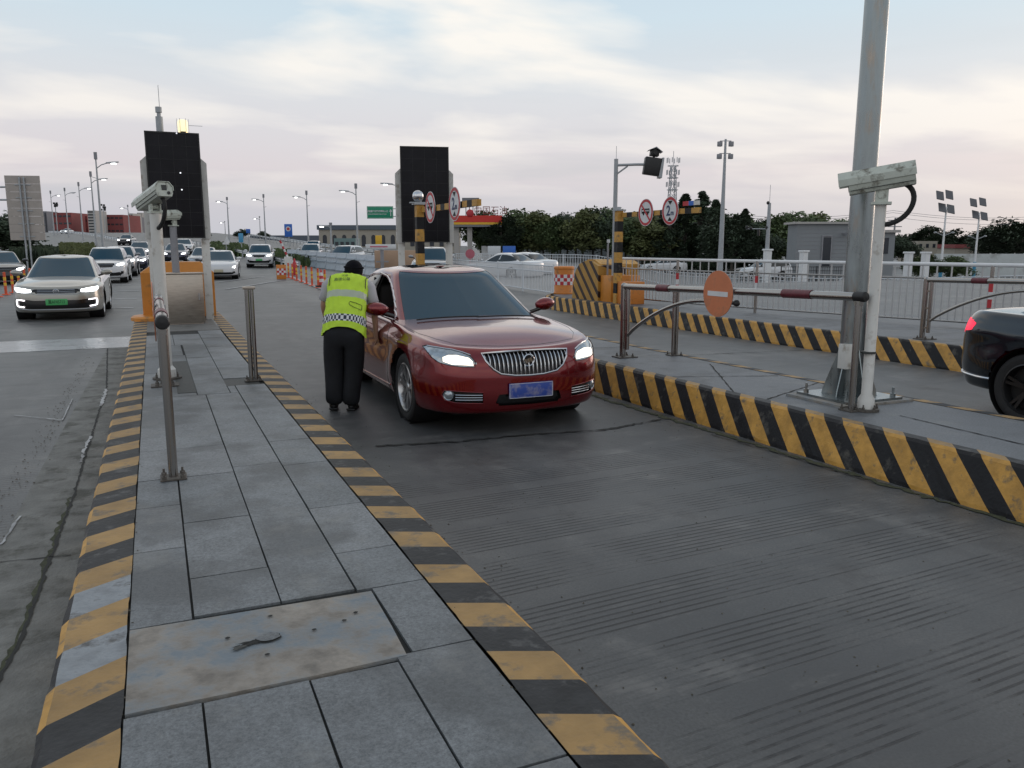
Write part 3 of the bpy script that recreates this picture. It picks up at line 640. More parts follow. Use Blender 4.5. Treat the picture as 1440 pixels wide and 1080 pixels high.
# ---- tall galvanized pole
bp_ = G(1193, 560, .333); px_, py_ = bp_.x, bp_.y
t = thing('lighting_pole', 'tall galvanized steel pole with flared gusset base, leaving the top of the picture', 'pole', (px_, py_, .333))
p = MB(); p.tube([(px_, py_, .35), (px_, py_, 3.0), (px_, py_, 6.0), (px_, py_, 9.5)], [.106, .100, .093, .085], 28); build('shaft', p, M['galv'], t, smooth=60)
p = MB()
for i in range(6):
    a = math.pi / 3 * i + .3; c, s = math.cos(a), math.sin(a); n = Vector((-s, c, 0)) * .005
    q = [Vector((px_ + c * r, py_ + s * r, z)) - n for r, z in ((.09, .36), (.235, .36), (.225, .42), (.10, .80))]; p.prism(q, n * 2, None)
build('gusset', p, M['galv'], t)
p = MB(); p.box(px_ - .33, px_ + .33, py_ - .30, py_ + .30, .352, .372); 
for sx_ in (-1, 1):
    for sy_ in (-1, 1):
        c = (px_ + sx_ * .27, py_ + sy_ * .245, .372); p.cyl(c, (c[0], c[1], .40), .024, n=6); p.cyl(c, (c[0], c[1], .455), .011, n=10)
build('base_plate', p, M['galv'], t)
p = MB(); p.box(px_ - .42, px_ + .42, py_ - .34, py_ + .34, .331, .352); build('grout_pad', p, M['worn'], t)
hd = MB(); hd.box(px_ - .165, px_ - .06, py_ - .10, py_ + .0, .62, .84, bev=.006); build('inspection_cover', hd, M['white_paint'], t)

# ---- plate-reading cameras
def cctv(label, base, ztop, az, tilt, post_m, wid=.055, scale=1.0, L=.60, cable_side=1):
    x, y, z = base
    t = thing('plate_camera', label, 'camera', base, group='plate reading cameras on posts')
    p = MB(); p.tube([(x, y, z + .02), (x, y, z + .10), (x, y, z + .14), (x, y, ztop)], [wid * 1.6, wid * 1.55, wid * 1.02, wid], 20); build('post', p, post_m, t)
    f = MB(); f.lathe([(0, .02), (wid * 2.5, .02), (wid * 2.5, 0)], (x, y, z), 24); bolt_ring(f, (x, y, z + .02), wid * 2.05, 6, .008); build('base_plate', f, M['rust'], t)
    Mx = Matrix.Translation((x, y, ztop)) @ Matrix.Rotation(az, 4, 'Z') @ Matrix.Scale(scale, 4)
    b = MB(); b.box(-.055, .055, -.055, .055, 0, .015); b.box(-.045, -.033, -.035, .035, .01, .085); b.box(.033, .045, -.035, .035, .01, .085); b.cyl((-.05, 0, .055), (.05, 0, .055), .022); b.xf(Mx)
    build('bracket', b, M['beige'], t)
    M2 = Mx @ Matrix.Translation((0, 0, .085)) @ Matrix.Rotation(tilt, 4, 'X')
    h = MB()   # local: lens towards +Y
    prof = [(-.062, 0), (.062, 0), (.075, .03), (.075, .085), (.045, .125), (-.045, .125), (-.075, .085), (-.075, .03)]
    h.prism([Vector((a, -L * .42, b_)) for a, b_ in prof], (0, L * .84, 0), None); h.xf(M2)
    hs = build('housing', h, M['beige'], t)
    s = MB(); sh = [(-.083, .052), (-.083, .090), (-.050, .133), (.050, .133), (.083, .090), (.083, .052), (.078, .052), (.078, .086), (.047, .128), (-.047, .128), (-.078, .086), (-.078, .052)]
    s.prism([Vector((a, -L * .435, b_)) for a, b_ in sh], (0, L * .98, 0), None); s.xf(M2); build('sun_shield', s, M['beige'], t)
    e = MB(); e.cyl((0, L * .42, .062), (0, L * .428, .062), .045, n=20); e.xf(M2); build('lens', e, M['black'], hs)
    e = MB(); e.box(-.022, .022, -L * .43, -L * .42, .055, .10); e.xf(M2); build('latch', e, M['dark_iron'], hs)
    e = MB(); e.cyl((.035, -L * .42, .03), (.035, -L * .435, .03), .014); e.xf(M2); build('cable_gland', e, M['black'], hs)
    tr = MB(); tr.box(-.0765, .0765, -L * .40, L * .40, .018, .021); tr.xf(M2); build('seam', tr, M['dark_iron'], hs)
    c = MB(); a0 = M2 @ Vector((.0, -L * .30, 0.01)); a3 = Vector((x, y, ztop - .16)); bk = (M2.to_3x3() @ Vector((0, -1, 0))).normalized(); sd_ = (M2.to_3x3() @ Vector((1, 0, 0))).normalized() * cable_side
    pts = []; c1_ = a0 + Vector((0, 0, -.10)) + bk * .14; c2_ = a3 + bk * .22 + Vector((0, 0, -.04))
    for i in range(15):
        u = i / 14; pts.append(a0 * (1 - u) ** 3 + c1_ * 3 * u * (1 - u) ** 2 + c2_ * 3 * u * u * (1 - u) + a3 * u ** 3)
    c.tube(pts, .021, 10); build('cable', c, M['rubber'], t)
    return t
b_ = G(1217, 577, .333)
cctv('off white post camera with looped black cable in front of the tall galvanized pole', (b_.x, b_.y, .333), AY(1241, 288, b_.y).z, R(43), R(-9), M['white_paint'], .043, 1.38, .42)
cctv('weathered beige post camera with hanging black cable above the end-on gate', (0.055, 9.25, .302), AY(228, 300, 9.25).z, R(21), R(-13), M['white_paint'], .058, 1.12, .62, cable_side=1)
cctv('small pale post camera on a grey post behind the steel cabinet', (0.38, 16.35, .306), AY(240, 318, 16.35).z, R(128), R(-4), M['grey_post'], .065, 1.35, .46)
x0 = b_.x; y0 = b_.y
fb = MB(); fb.cyl((x0 - .02, y0, .82), (x0 - .02, y0, .835), .062, n=20); 
tag(build('hose_clamp', fb, M['dark_iron']), 'thin dark band clamped round the off white camera post', 'clamp')

# ---- lane information boards
def info_board(label, cx_, y, zb, beacon, rot=0):
    t = thing('information_board', label, 'display board', (cx_, y, zb), group='tall lane boards seen from the back')
    ZT = AY(*((244, 188) if beacon else (599, 208)), y).z; ZB = AY(*((249, 335) if beacon else (601, 341)), y).z; HW = .452 if beacon else .505; o5 = HW - .035
    p = MB(); p.box(cx_ - HW, cx_ + HW, y - .16, y - .02, ZB + .01, ZT, bev=.02); build('panel', p, M['led'], t)
    p = MB()
    for k in range(1, 4): xx = cx_ - HW + 2 * HW * k / 4; p.box(xx - .003, xx + .003, y - .1625, y - .155, ZB + .03, ZT - .03)
    for k in range(1, 8): zz = ZB + (ZT - ZB) * k / 8; p.box(cx_ - HW + .02, cx_ + HW - .02, y - .162, y - .155, zz - .003, zz + .003)
    build('module_seams', p, M['seam'], t)
    rim = MB()
    for (a, b, c, d) in ((-HW - .01, -HW + .015, ZB, ZT + .01), (HW - .015, HW + .01, ZB, ZT + .01)): rim.box(cx_ + a, cx_ + b, y - .165, y - .155, c, d)
    rim.box(cx_ - HW + .015, cx_ + HW - .015, y - .165, y - .155, ZT - .015, ZT + .01); rim.box(cx_ - HW + .015, cx_ + HW - .015, y - .165, y - .155, ZB, ZB + .025); build('rim', rim, M['black'], t)
    for s in (-1, 1):
        f = MB(); q = [Vector((cx_ + s * o5, y - .02, ZB - .01)), Vector((cx_ + s * (o5 + .15), y - .02, ZB - .01)), Vector((cx_ + s * (o5 + .15), y - .02, ZB + .73 * (ZT - ZB))), Vector((cx_ + s * o5, y - .02, ZB + .80 * (ZT - ZB)))]
        f.prism(q, (0, .26, 0), None); build('side_frame', f, M['white_paint'], t)
        l = MB(); l.box(cx_ + s * (o5 + .05) - .07, cx_ + s * (o5 + .05) + .07, y + .0, y + .16, zb, ZB - .01, bev=.006); build('leg', l, M['white_paint'], t)
    f = MB()
    f.box(cx_ - o5 + .01, cx_ + o5 - .01, y, y + .2, ZB + .08, ZB + .72 * (ZT - ZB)); build('cabinet', f, M['white_paint'], t)
    if beacon:
        b = MB(); c = (cx_ + .20, y, ZT); b.cyl(c, (c[0], c[1], ZT + .05), .05); build('lamp_socket', b, M['black'], t)
        b = MB(); b.lathe([(.085, 0), (.09, .05), (.088, .17), (.07, .21), (0, .22)], (c[0], c[1], ZT + .04), 20); build('beacon', b, M['beacon'], t)
        g_ = MB()
        for a in range(6):
            an = a * math.pi / 3; g_.tube([(c[0] + .1 * math.cos(an), c[1] + .1 * math.sin(an), ZT + .03), (c[0] + .1 * math.cos(an), c[1] + .1 * math.sin(an), ZT + .27)], .004, 6)
        g_.cyl((c[0] + .1, c[1], ZT + .16), (c[0] + .34, c[1], ZT + .16), .004, n=6); build('guard_wire', g_, M['galv_far'], t)
        a = MB(); ax = cx_ - .19; a.cyl((ax, y + .1, 3.2), (ax, y + .1, ZT + .30), .062, n=16); a.cyl((ax, y + .1, ZT + .30), (ax, y + .1, ZT + .37), .035, n=12); a.cyl((ax, y + .1, ZT + .37), (ax, y + .1, ZT + .47), .055, n=14); a.cyl((ax + .02, y + .1, ZT + .47), (ax + .02, y + .1, ZT + .85), .005, n=6); build('antenna', a, M['galv_far'], t)
        s = MB()
        for (dx, z) in ((.08, 3.72), (.10, 3.02), (.105, 2.72)):
            s.cyl((cx_ + dx, y - .165, z), (cx_ + dx, y - .160, z), .013, n=10)
        build('lit_pixel', s, M['pixel'], t)
    t.rotation_euler = (0, 0, rot)
    return t
M['seam'] = mat('board_seam', (.016, .016, .018), .6)
M['pixel'] = mat('lit_pixel', (1, 1, 1), 0.5, emit=(0.9, 0.93, 1.0), es=1.2)
info_board('tall black lane board carrying a glowing yellow beacon and an antenna', 0.47, 16.5, .306, True)
info_board('tall black lane board behind the red car with round height signs in front', 5.45, 17.0, .331, False, R(-14))

# ---- steel control cabinet
a = G(237, 457, .306); b = G(290, 457, .306); cxx = (a.x + b.x) / 2; w = abs(b.x - a.x) / 2 * 1.02
t = thing('control_cabinet', 'brown tinted stainless steel control cabinet under the board with the yellow beacon', 'cabinet', (cxx, a.y, .306))
p = MB(); p.box(cxx - w, cxx + w, a.y, a.y + .38, .33, 1.20, bev=.008); p.box(cxx - w + .03, cxx + w - .03, a.y + .03, a.y + .35, .306, .335); build('body', p, M['steel_dull'], t)
p = MB(); p.box(cxx - w - .02, cxx + w + .02, a.y - .02, a.y + .40, 1.20, 1.225, bev=.005); build('lid', p, M['steel_dull'], t)
p = MB(); p.box(cxx - w + .03, cxx + w - .03, a.y - .008, a.y + .001, .38, 1.16, bev=.003); dr = build('door', p, M['steel_dull'], t)
p = MB(); p.box(cxx + w - .09, cxx + w - .07, a.y - .022, a.y - .008, .74, .86); build('handle', p, M['chrome'], dr)

# ---- crash cushion behind the first board
M['cushion'] = mat('orange_crash_cushion', (0.62, 0.235, 0.03), 0.42, var=0.1, vscale=4, dirt=(0.30, 0.15, 0.05), dscale=4, damt=0.25)
def rounded_u(cx_, y0, y1, hw, n=12):
    pts = [(cx_ - hw, y0), (cx_ - hw, y1)]
    for i in range(1, n): t_ = math.pi * i / n; pts.append((cx_ - hw * math.cos(t_), y1 + hw * .9 * math.sin(t_)))
    return pts + [(cx_ + hw, y1), (cx_ + hw, y0)]
t = thing('crash_cushion', 'orange rounded crash cushion behind the steel cabinet at the near island head', 'crash barrier', (.42, 17.3, .306))
p = MB(); u = rounded_u(.42, 17.0, 17.5, .66)
p.prism([Vector((x, y, .33)) for x, y in u], (0, 0, .86), None); build('shell', p, M['cushion'], t)
p = MB(); o_ = [Vector((x, y, 1.19)) for x, y in u]; c_ = Vector((.50, 17.5, 1.19)); i_ = [c_ + (v - c_) * .62 + Vector((0, 0, .20)) for v in o_]; n_ = len(o_)
p.add(o_ + i_, [(k, (k + 1) % n_, n_ + (k + 1) % n_, n_ + k) for k in range(n_)] + [tuple(range(n_, 2 * n_))]); build('lid', p, M['cushion'], t)
p = MB(); p.lathe([(0, .09), (.42, .09), (.46, .06), (.46, 0)], (.0, 16.9, .30), 28); build('foot_ring', p, M['cushion'], t)

# ---- height limit arms with round signs
M['stripe_y'] = M['yellow']
def height_arm(label, base, signs, y_end, mirror):
    x, y, z = base; za = 2.42
    t = thing('height_limit_arm', label, 'height barrier', base, group='height limit arms parked along the islands')
    hgt = za + .10; n = 9; YB = [M['yellow'], M['black_paint']]
    p = MB(); sq = [(x - .075, y - .075), (x + .075, y - .075), (x + .075, y + .075), (x - .075, y + .075)]
    for i in range(n):
        p.cur = i % 2; za_, zb_ = z + (hgt - z) * i / n, z + (hgt - z) * (i + 1) / n
        for k in range(4): a_, b_ = sq[k], sq[(k + 1) % 4]; p.quad((*a_, za_), (*b_, za_), (*b_, zb_), (*a_, zb_))
    build('striped_post', p, YB, t, merge=True)
    L = y - y_end; n = 13
    p = MB(); sq = [(x + .02, za - .055), (x + .10, za - .055), (x + .10, za + .055), (x + .02, za + .055)]
    for i in range(n):
        p.cur = i % 2; ya_, yb_ = y - .08 - L * i / n, y - .08 - L * (i + 1) / n
        for k in range(4): a_, b_ = sq[k], sq[(k + 1) % 4]; p.quad((a_[0], ya_, a_[1]), (b_[0], ya_, b_[1]), (b_[0], yb_, b_[1]), (a_[0], yb_, a_[1]))
    e_ = y - .08 - L; p.quad(*[(a_[0], e_, a_[1]) for a_ in sq]); build('striped_arm', p, YB, t, merge=True)
    p = MB(); p.box(x - .12, x + .12, y - .12, y + .12, hgt, hgt + .03); p.cyl((x, y, hgt), (x, y, hgt + .09), .05); build('bearing', p, M['galv_far'], t)
    if mirror:
        p = MB(); p.ellip((x - .02, y, hgt + .17), (.115, .115, .125), 20, 12); build('convex_mirror', p, M['chrome'], t)
        p = MB(); p.box(x - .19, x + .15, y - .05, y + .05, hgt + .03, hgt + .055); build('mirror_bracket', p, M['galv_far'], t)
    for kind, sy in signs:
        g_ = thing('round_sign', ('round red ringed sign with a crossed out bus, ' if kind == 'bus' else 'round red ringed 2 metre height sign, ') + ('in front of the black board' if mirror else 'on the arm before the trees'), 'traffic sign', (x - .02, sy, za), group='round signs on the height limit arms')
        fx = x + .018; nr = (-1, 0, 0); c = Vector((fx - .02, sy, za + .02))
        q = MB(); disc(q, c, .30, nr, th=.006); q.box(fx - .02, fx + .04, sy - .03, sy + .03, za - .10, za + .12); build('plate', q, M['sign_white'], g_)
        q = MB(); disc(q, c + Vector((-.0065, 0, 0)), .288, nr, th=.002, r_in=.232); build('red_ring', q, M['red'], g_)
        q = MB(); cc = c + Vector((-.0065, 0, 0))
        if kind == 'bus':
            for (a0, b0, a1, b1_) in ((-.15, .055, .14, .085), (-.15, -.02, .14, .022), (-.165, -.02, -.145, .085), (.13, -.02, .15, .085)): quadon(q, cc, nr, [(a0, b0), (a1, b0), (a1, b1_), (a0, b1_)], .002)
            for a0 in (-.08, -.02, .04, .09): quadon(q, cc, nr, [(a0, .02), (a0 + .012, .02), (a0 + .012, .056), (a0, .056)], .002)
            disc(q, cc + Vector((0, .085, -.03)), .032, nr, th=.002, n=16); disc(q, cc + Vector((0, -.085, -.03)), .032, nr, th=.002, n=16)
            build('bus_symbol', q, M['black_paint'], g_)
            q = MB(); s_ = .045 / 2; d_ = .235; k_ = .7071
            quadon(q, cc + Vector((-.0025, 0, 0)), nr, [(-d_ * k_ - s_ * k_, d_ * k_ - s_ * k_), (-d_ * k_ + s_ * k_, d_ * k_ + s_ * k_), (d_ * k_ + s_ * k_, -d_ * k_ + s_ * k_), (d_ * k_ - s_ * k_, -d_ * k_ - s_ * k_)], .002); build('red_slash', q, M['red'], g_)
        else:
            quadon(q, cc, nr, [(-.085, .212), (.085, .212), (0, .125)], .002); quadon(q, cc, nr, [(-.085, -.212), (.085, -.212), (0, -.125)], .002); build('arrowheads', q, M['black_paint'], g_)
            text_on('height_figure', '2', cc + Vector((0, .06, -.005)), nr, .30, M['navy'], g_, bold=.006); text_on('height_unit', 'm', cc + Vector((0, -.085, -.045)), nr, .15, M['navy'], g_, bold=.004)
    return t
M['navy'] = mat('dark_blue_lettering', (0.02, 0.04, 0.12), 0.5)
x2 = 4.95 + .06; y2 = 16.0
height_arm('yellow and black height limit arm with a mirror ball, in front of the black board', (x2, y2, .331), [('bus', Yon(5.02, 607)), ('2m', Yon(5.02, 641))], Yon(5.06, 671), True)
x3 = 10.2; y3 = 16.8
height_arm('yellow and black height limit arm beside the crash blocks of the far island', (x3, y3, .331), [('bus', Yon(10.22, 908)), ('2m', Yon(10.22, 942))], Yon(10.25, 978), False)
ex = MB(); xa = x3 + .08
for i, (m_, a, b) in enumerate(((M['red'], 958, 966), (M['blue_sign'], 966, 973), (M['white_paint'], 973, 979))):
    e = MB(); e.box(xa, xa + .05, Yon(xa, b), Yon(xa, a), 2.53, 2.62); tag(build('reflector_block', e, m_, smooth=0), ('red', 'blue', 'white')[i] + ' reflector block on top of the striped arm end', 'reflector')

# ---- flash camera mast on island 3
xm, ym = 10.36, 17.25
zt = AY(876, 224, ym).z
t = thing('flash_mast', 'thin grey mast with a black flash unit and hooded camera above the far island', 'mast', (xm, ym, .331))
p = MB(); p.tube([(xm, ym, .33), (xm, ym, zt)], [.06, .05], 14); build('shaft', p, M['galv_far'], t)
p = MB(); za = AY(880, 233, ym).z; p.tube([(xm, ym, za), (xm + .35, ym - .35, za), (xm + .75, ym - .75, za - .02)], .032, 10); p.tube([(xm, ym, za - .22), (xm + .2, ym - .2, za - .03)], .02, 8); build('arm', p, M['galv_far'], t)
Mx = Matrix.Translation((xm + .62, ym - .62, za - .06)) @ Matrix.Rotation(R(-25), 4, 'Z') @ Matrix.Rotation(R(8), 4, 'Y')
p = MB(); p.box(-.20, .20, -.14, .14, -.20, .20, bev=.02); p.xf(Mx); build('flash_box', p, M['black'], t)
p = MB(); p.prism([Vector((.17, -.16, -.24)), Vector((.25, -.16, -.24)), Vector((.23, -.16, .22)), Vector((.19, -.16, .22))], (0, .32, 0), None); p.xf(Mx); build('flash_hood', p, M['galv_far'], t)
p = MB(); p.box(-.10, .10, -.13, .13, .24, .38, bev=.01); p.cyl((0, -.13, .31), (0, -.16, .31), .05); p.cyl((0, 0, .2), (0, 0, .26), .03); p.xf(Mx); cc_ = build('camera_head', p, M['black'], t)
p = MB(); p.prism([Vector((-.17, -.20, .34)), Vector((0, -.20, .44)), Vector((.17, -.20, .34)), Vector((0, -.20, .42))], (0, .40, 0), None); p.xf(Mx); build('hood', p, M['galv_far'], cc_)
p = MB(); p.cyl((xm, ym, zt), (xm, ym, zt + .3), .006, n=6); p.xf(Matrix.Identity(4)); build('lightning_rod', p, M['galv_far'], t)

# ---- crash drum and blocks on island 3
def checker_mat(name, c0, c1, s, axis_pair=('ang', 'z')):
    m = bpy.data.materials.new(name); m.use_nodes = True; nt = m.node_tree; b = nt.nodes['Principled BSDF']; b.inputs['Roughness'].default_value = .5
    tc = N(nt, 'ShaderNodeTexCoord'); ck = N(nt, 'ShaderNodeTexChecker', inp={'Scale': s}); ck.inputs[1].default_value = (*c0, 1); ck.inputs[2].default_value = (*c1, 1)
    nt.links.new(tc.outputs['UV'], ck.inputs[0]); nt.links.new(ck.outputs[0], b.inputs['Base Color']); return m
def checker_cyl(name, c, r, z0, z1, nang, nz, parent, ma, mb_, half=None):
    p = MB(); seg = 2
    for i in range(nang):
        for j in range(nz):
            p.cur = (i + j) % 2
            for q in range(seg):
                a0 = 2 * math.pi * (i + q / seg) / nang; a1 = 2 * math.pi * (i + (q + 1) / seg) / nang; za = z0 + (z1 - z0) * j / nz; zb = z0 + (z1 - z0) * (j + 1) / nz
                p.quad((c[0] + r * math.cos(a0), c[1] + r * math.sin(a0), za), (c[0] + r * math.cos(a1), c[1] + r * math.sin(a1), za), (c[0] + r * math.cos(a1), c[1] + r * math.sin(a1), zb), (c[0] + r * math.cos(a0), c[1] + r * math.sin(a0), zb))
    return build(name, p, [ma, mb_], parent, smooth=60)
pb = G(793, 413, .331); bx, by = pb.x, pb.y
t = thing('crash_drum', 'tall orange crash drum with red and white checker band, beside striped crash block', 'crash barrel', (bx, by, .331))
p = MB(); p.lathe([(0, 0), (.30, 0), (.305, .03), (.285, .06), (.285, .70), (.30, .72), (.30, .76), (.27, .79), (0, .79)], (bx, by, .331), 32); build('drum', p, M['orange'], t)
checker_cyl('checker_band', (bx, by), .289, .331 + .26, .331 + .56, 18, 3, t, M['sign_white'], M['red'])
M['stripes'] = None
def stripe_mat(name, ca, cb_, per, kx, ky, kz):
    m = bpy.data.materials.new(name); m.use_nodes = True; nt = m.node_tree; b = nt.nodes['Principled BSDF']; b.inputs['Roughness'].default_value = .5
    tc = N(nt, 'ShaderNodeTexCoord'); s = N(nt, 'ShaderNodeSeparateXYZ'); nt.links.new(tc.outputs['Object'], s.inputs[0])
    v = mth(nt, 'ADD', mth(nt, 'ADD', mth(nt, 'MULTIPLY', s.outputs[0], kx), mth(nt, 'MULTIPLY', s.outputs[1], ky)), mth(nt, 'MULTIPLY', s.outputs[2], kz))
    f = mth(nt, 'FRACT', mth(nt, 'DIVIDE', v, per)); g_ = mth(nt, 'GREATER_THAN', f, 0.60)
    n_ = noise(nt, tc.outputs['Object'], 6, 5); r = ramp(nt, [(0.3, tuple(c * .75 for c in ca)), (0.7, ca)]); nt.links.new(n_, r.inputs[0])
    nt.links.new(mixc(nt, g_, r.outputs[0], cb_), b.inputs['Base Color']); return m
M['stripes'] = stripe_mat('yellow_black_hazard_stripes', (0.50, 0.27, 0.05), (0.03, 0.015, 0.012), .40, .3, -1.0, 1.0)
pc = G(836, 424, .331); x0, y0 = 10.62, 18.35
t = thing('crash_block', 'rounded yellow crash block with black diagonal stripes between the checkered drum and the striped post', 'crash barrier', (x0, y0, .331))
p = MB(); prof = [(-.62, 0), (-.60, .35), (-.50, .66), (-.30, .88), (-.02, .97), (.30, .97), (.62, .86), (.62, 0)]
# hump rises along the road direction: profile in Y, extruded in X
p.prism([Vector((x0 - .46, y0 - a * 1.1, .331 + h * 1.02)) for a, h in prof], (.80, 0, 0), None); build('hump', p, M['stripes'], t, smooth=25)
p = MB(); p.prism([Vector((x0 - .36, y0 - a, .331 + h * 1.06)) for a, h in prof[1:-1]] + [Vector((x0 - .36, y0 - .5, .6)), Vector((x0 - .36, y0 + .4, .6))], (1.15, 0, 0), None); build('top_cover', p, M['yellow'], t, smooth=25)
p = MB(); p.box(x0 - .40, x0 + .42, y0 - 1.22, y0 - .70, .331, .98, bev=.01); build('front_block', p, M['cushion'], t)
pd = G(893, 428, .331)
t2 = MB(); t2.box(pd.x - .26, pd.x + .26, pd.y, pd.y + .4, .331, .86, bev=.015); tag(build('barrier_box', t2, M['orange'], smooth=30), 'plain orange box standing right of the striped post on the far island', 'box')
pe = AY(855, 345, 17.6)
t = thing('reflector_post', 'thin dark post with a small square reflector rising from the crash block', 'post', (pe.x, pe.y, 1.0))
p = MB(); p.cyl((pe.x, pe.y, .9), (pe.x, pe.y, 1.75), .025, n=8); build('post', p, M['grey_post'], t)
p = MB(); p.box(pe.x - .04, pe.x + .04, pe.y - .03, pe.y - .01, 1.78, 1.86); p.cyl((pe.x, pe.y - .01, 1.7), (pe.x, pe.y - .01, 1.8), .01, n=6); build('reflector', p, M['sign_white'], t)

M['fence_metal'] = mat('pale_railing_metal', (.50, .51, .52), .35, metal=.5)
# ---- steel railing on island 3
def railing(name, label, pts, z0, posts, hgt=1.05, red=False, dz=.12, barr=.014, m=None, mm=None):
    m = m or M['steel']; t = thing(name, label, 'railing', (pts[0][0], pts[0][1], z0))
    ev, L = resample(pts); P3 = lambda s, z: Vector((ev(s)[0].x, ev(s)[0].y, z0 + z))
    n = max(2, int(L / 1.5)); S = [L * i / n for i in range(n + 1)]
    a = MB(); a.tube([P3(s, hgt) for s in S], .034, 10); build('top_rail', a, mm or M['white'], t, smooth=60)
    a = MB(); a.tube([P3(s, hgt - .24) for s in S], .017, 8); a.tube([P3(s, .10) for s in S], .020, 8); build('lower_rails', a, m, t, smooth=60)
    a = MB(); s = .06
    while s < L: q = P3(s, .10); a.cyl(q, P3(s, hgt - .24 if int(s / dz) % 2 else hgt), barr, n=6, cap=False); s += dz
    b = build('bars', a, M['fence_metal'], t, smooth=60)
    for s in posts:
        if s > L: break
        a = MB(); a.cyl(P3(s, 0), P3(s, hgt), .030, n=12); po = build('post', a, m, t)
        if red:
            a = MB()
            for (u, v) in ((.62, .76), (.36, .50)): a.cyl(P3(s, u), P3(s, v), .034, n=12)
            build('red_band', a, M['red'], po); a = MB(); a.cyl(P3(s, .50), P3(s, .62), .0335, n=12); build('white_band', a, M['sign_white'], po)
    return t
rl = [(10.72, 17.6), (10.92, 15.14), (11.27, 13.4), (11.75, 11.8), (12.7, 8.6), (13.6, 5.6)]
railing('steel_railing', 'polished steel railing with red banded posts running along the far island', rl, .331, [.05 + 2.2 * i for i in range(8)], 1.06, True)
# ------------------------------------------------------------------ car body generator
def crom(P, n):
    """Catmull-Rom resampling of control rows P (k, ...) to n rows, uniform in parameter"""
    P = np.asarray(P, float); k = len(P); t = np.linspace(0, k - 1, n); i = np.minimum(t.astype(int), k - 2); f = (t - i)
    f = f.reshape((-1,) + (1,) * (P.ndim - 1))
    p0 = P[np.maximum(i - 1, 0)]; p1 = P[i]; p2 = P[i + 1]; p3 = P[np.minimum(i + 2, k - 1)]
    p0 = np.where((i == 0).reshape(f.shape), 2 * p1 - p2, p0); p3 = np.where((i == k - 2).reshape(f.shape), 2 * p2 - p1, p3)
    return 0.5 * ((2 * p1) + (-p0 + p2) * f + (2 * p0 - 5 * p1 + 4 * p2 - p3) * f ** 2 + (-p0 + 3 * p1 - 3 * p2 + p3) * f ** 3)
def interp(x, tab):
    xs = [a for a, b in tab]; ys = [b for a, b in tab]
    if xs[0] > xs[-1]: xs = xs[::-1]; ys = ys[::-1]
    return np.interp(x, xs, ys)
def sinterp(x, tab):
    """smooth (monotone cubic) table lookup"""
    tab = sorted(tab); xs = np.array([a for a, b in tab], float); ys = np.array([b for a, b in tab], float)
    d = np.diff(ys) / np.diff(xs); m = np.zeros(len(xs)); m[1:-1] = np.where(d[:-1] * d[1:] > 0, 2 * d[:-1] * d[1:] / (d[:-1] + d[1:] + 1e-12), 0); m[0] = d[0]; m[-1] = d[-1]
    x = np.clip(x, xs[0], xs[-1]); i = np.clip(np.searchsorted(xs, x) - 1, 0, len(xs) - 2); h = xs[i + 1] - xs[i]; t = (x - xs[i]) / h
    return (2 * t**3 - 3 * t**2 + 1) * ys[i] + (t**3 - 2 * t**2 + t) * h * m[i] + (-2 * t**3 + 3 * t**2) * ys[i + 1] + (t**3 - t**2) * h * m[i + 1]
FRONT = [(0, 0), (.22, .008), (.42, .032), (.60, .080), (.745, .150), (.85, .240), (.925, .37), (.967, .54), (.99, .76), (1.0, 1.0)]
REAR = [(0, 0), (.25, .005), (.45, .02), (.63, .05), (.78, .11), (.88, .20), (.94, .32), (.975, .48), (.992, .70), (1.0, .95)]
GFRONT = [(0, 0), (.3, .015), (.55, .055), (.75, .115), (.88, .185), (.95, .26), (.985, .36), (1.0, .50)]
GREAR = [(0, 0), (.3, .01), (.55, .035), (.74, .08), (.86, .14), (.94, .22), (.985, .34), (1.0, .50)]
def outline(xf, hw, xr, front, rear, sf=1.0, sr=1.0, nside=8, barrel=0.0):
    pts = [(xf - sb * sf, hw * yf) for yf, sb in front]
    xa = pts[-1][0]; xb = xr + rear[-1][1] * sr
    for i in range(1, nside):
        f = i / nside; pts.append((xa + (xb - xa) * f, hw + barrel * math.sin(math.pi * f)))
    pts += [(xr + sb * sr, hw * yf) for yf, sb in rear[::-1]]
    return pts
class Grid:
    def __init__(s, P): s.P = P; s.nu, s.nv = P.shape[:2]
    def grads(s, A): return np.gradient(A, axis=0), np.gradient(A, axis=1)
def arclen(P):
    d = np.hypot(np.diff(P[..., 0], axis=0), np.diff(P[..., 1], axis=0)); return np.concatenate([np.zeros((1, P.shape[1])), np.cumsum(d, axis=0)], 0)
def poly_dist(pts, poly):
    poly = np.asarray(poly, float); a = poly; b = np.roll(poly, -1, axis=0); best = np.full(len(pts), 1e9); near = np.zeros_like(pts); ins = np.zeros(len(pts), bool)
    for p, q in zip(a, b):
        d = q - p; L = max(d @ d, 1e-12); t = np.clip(((pts - p) @ d) / L, 0, 1); c = p + t[:, None] * d; r = np.hypot(*(pts - c).T)
        m = r < best; best[m] = r[m]; near[m] = c[m]
        cond = (p[1] > pts[:, 1]) != (q[1] > pts[:, 1]); xint = (q[0] - p[0]) * (pts[:, 1] - p[1]) / (q[1] - p[1] + 1e-15) + p[0]; ins ^= cond & (pts[:, 0] < xint)
    return best, near, ins
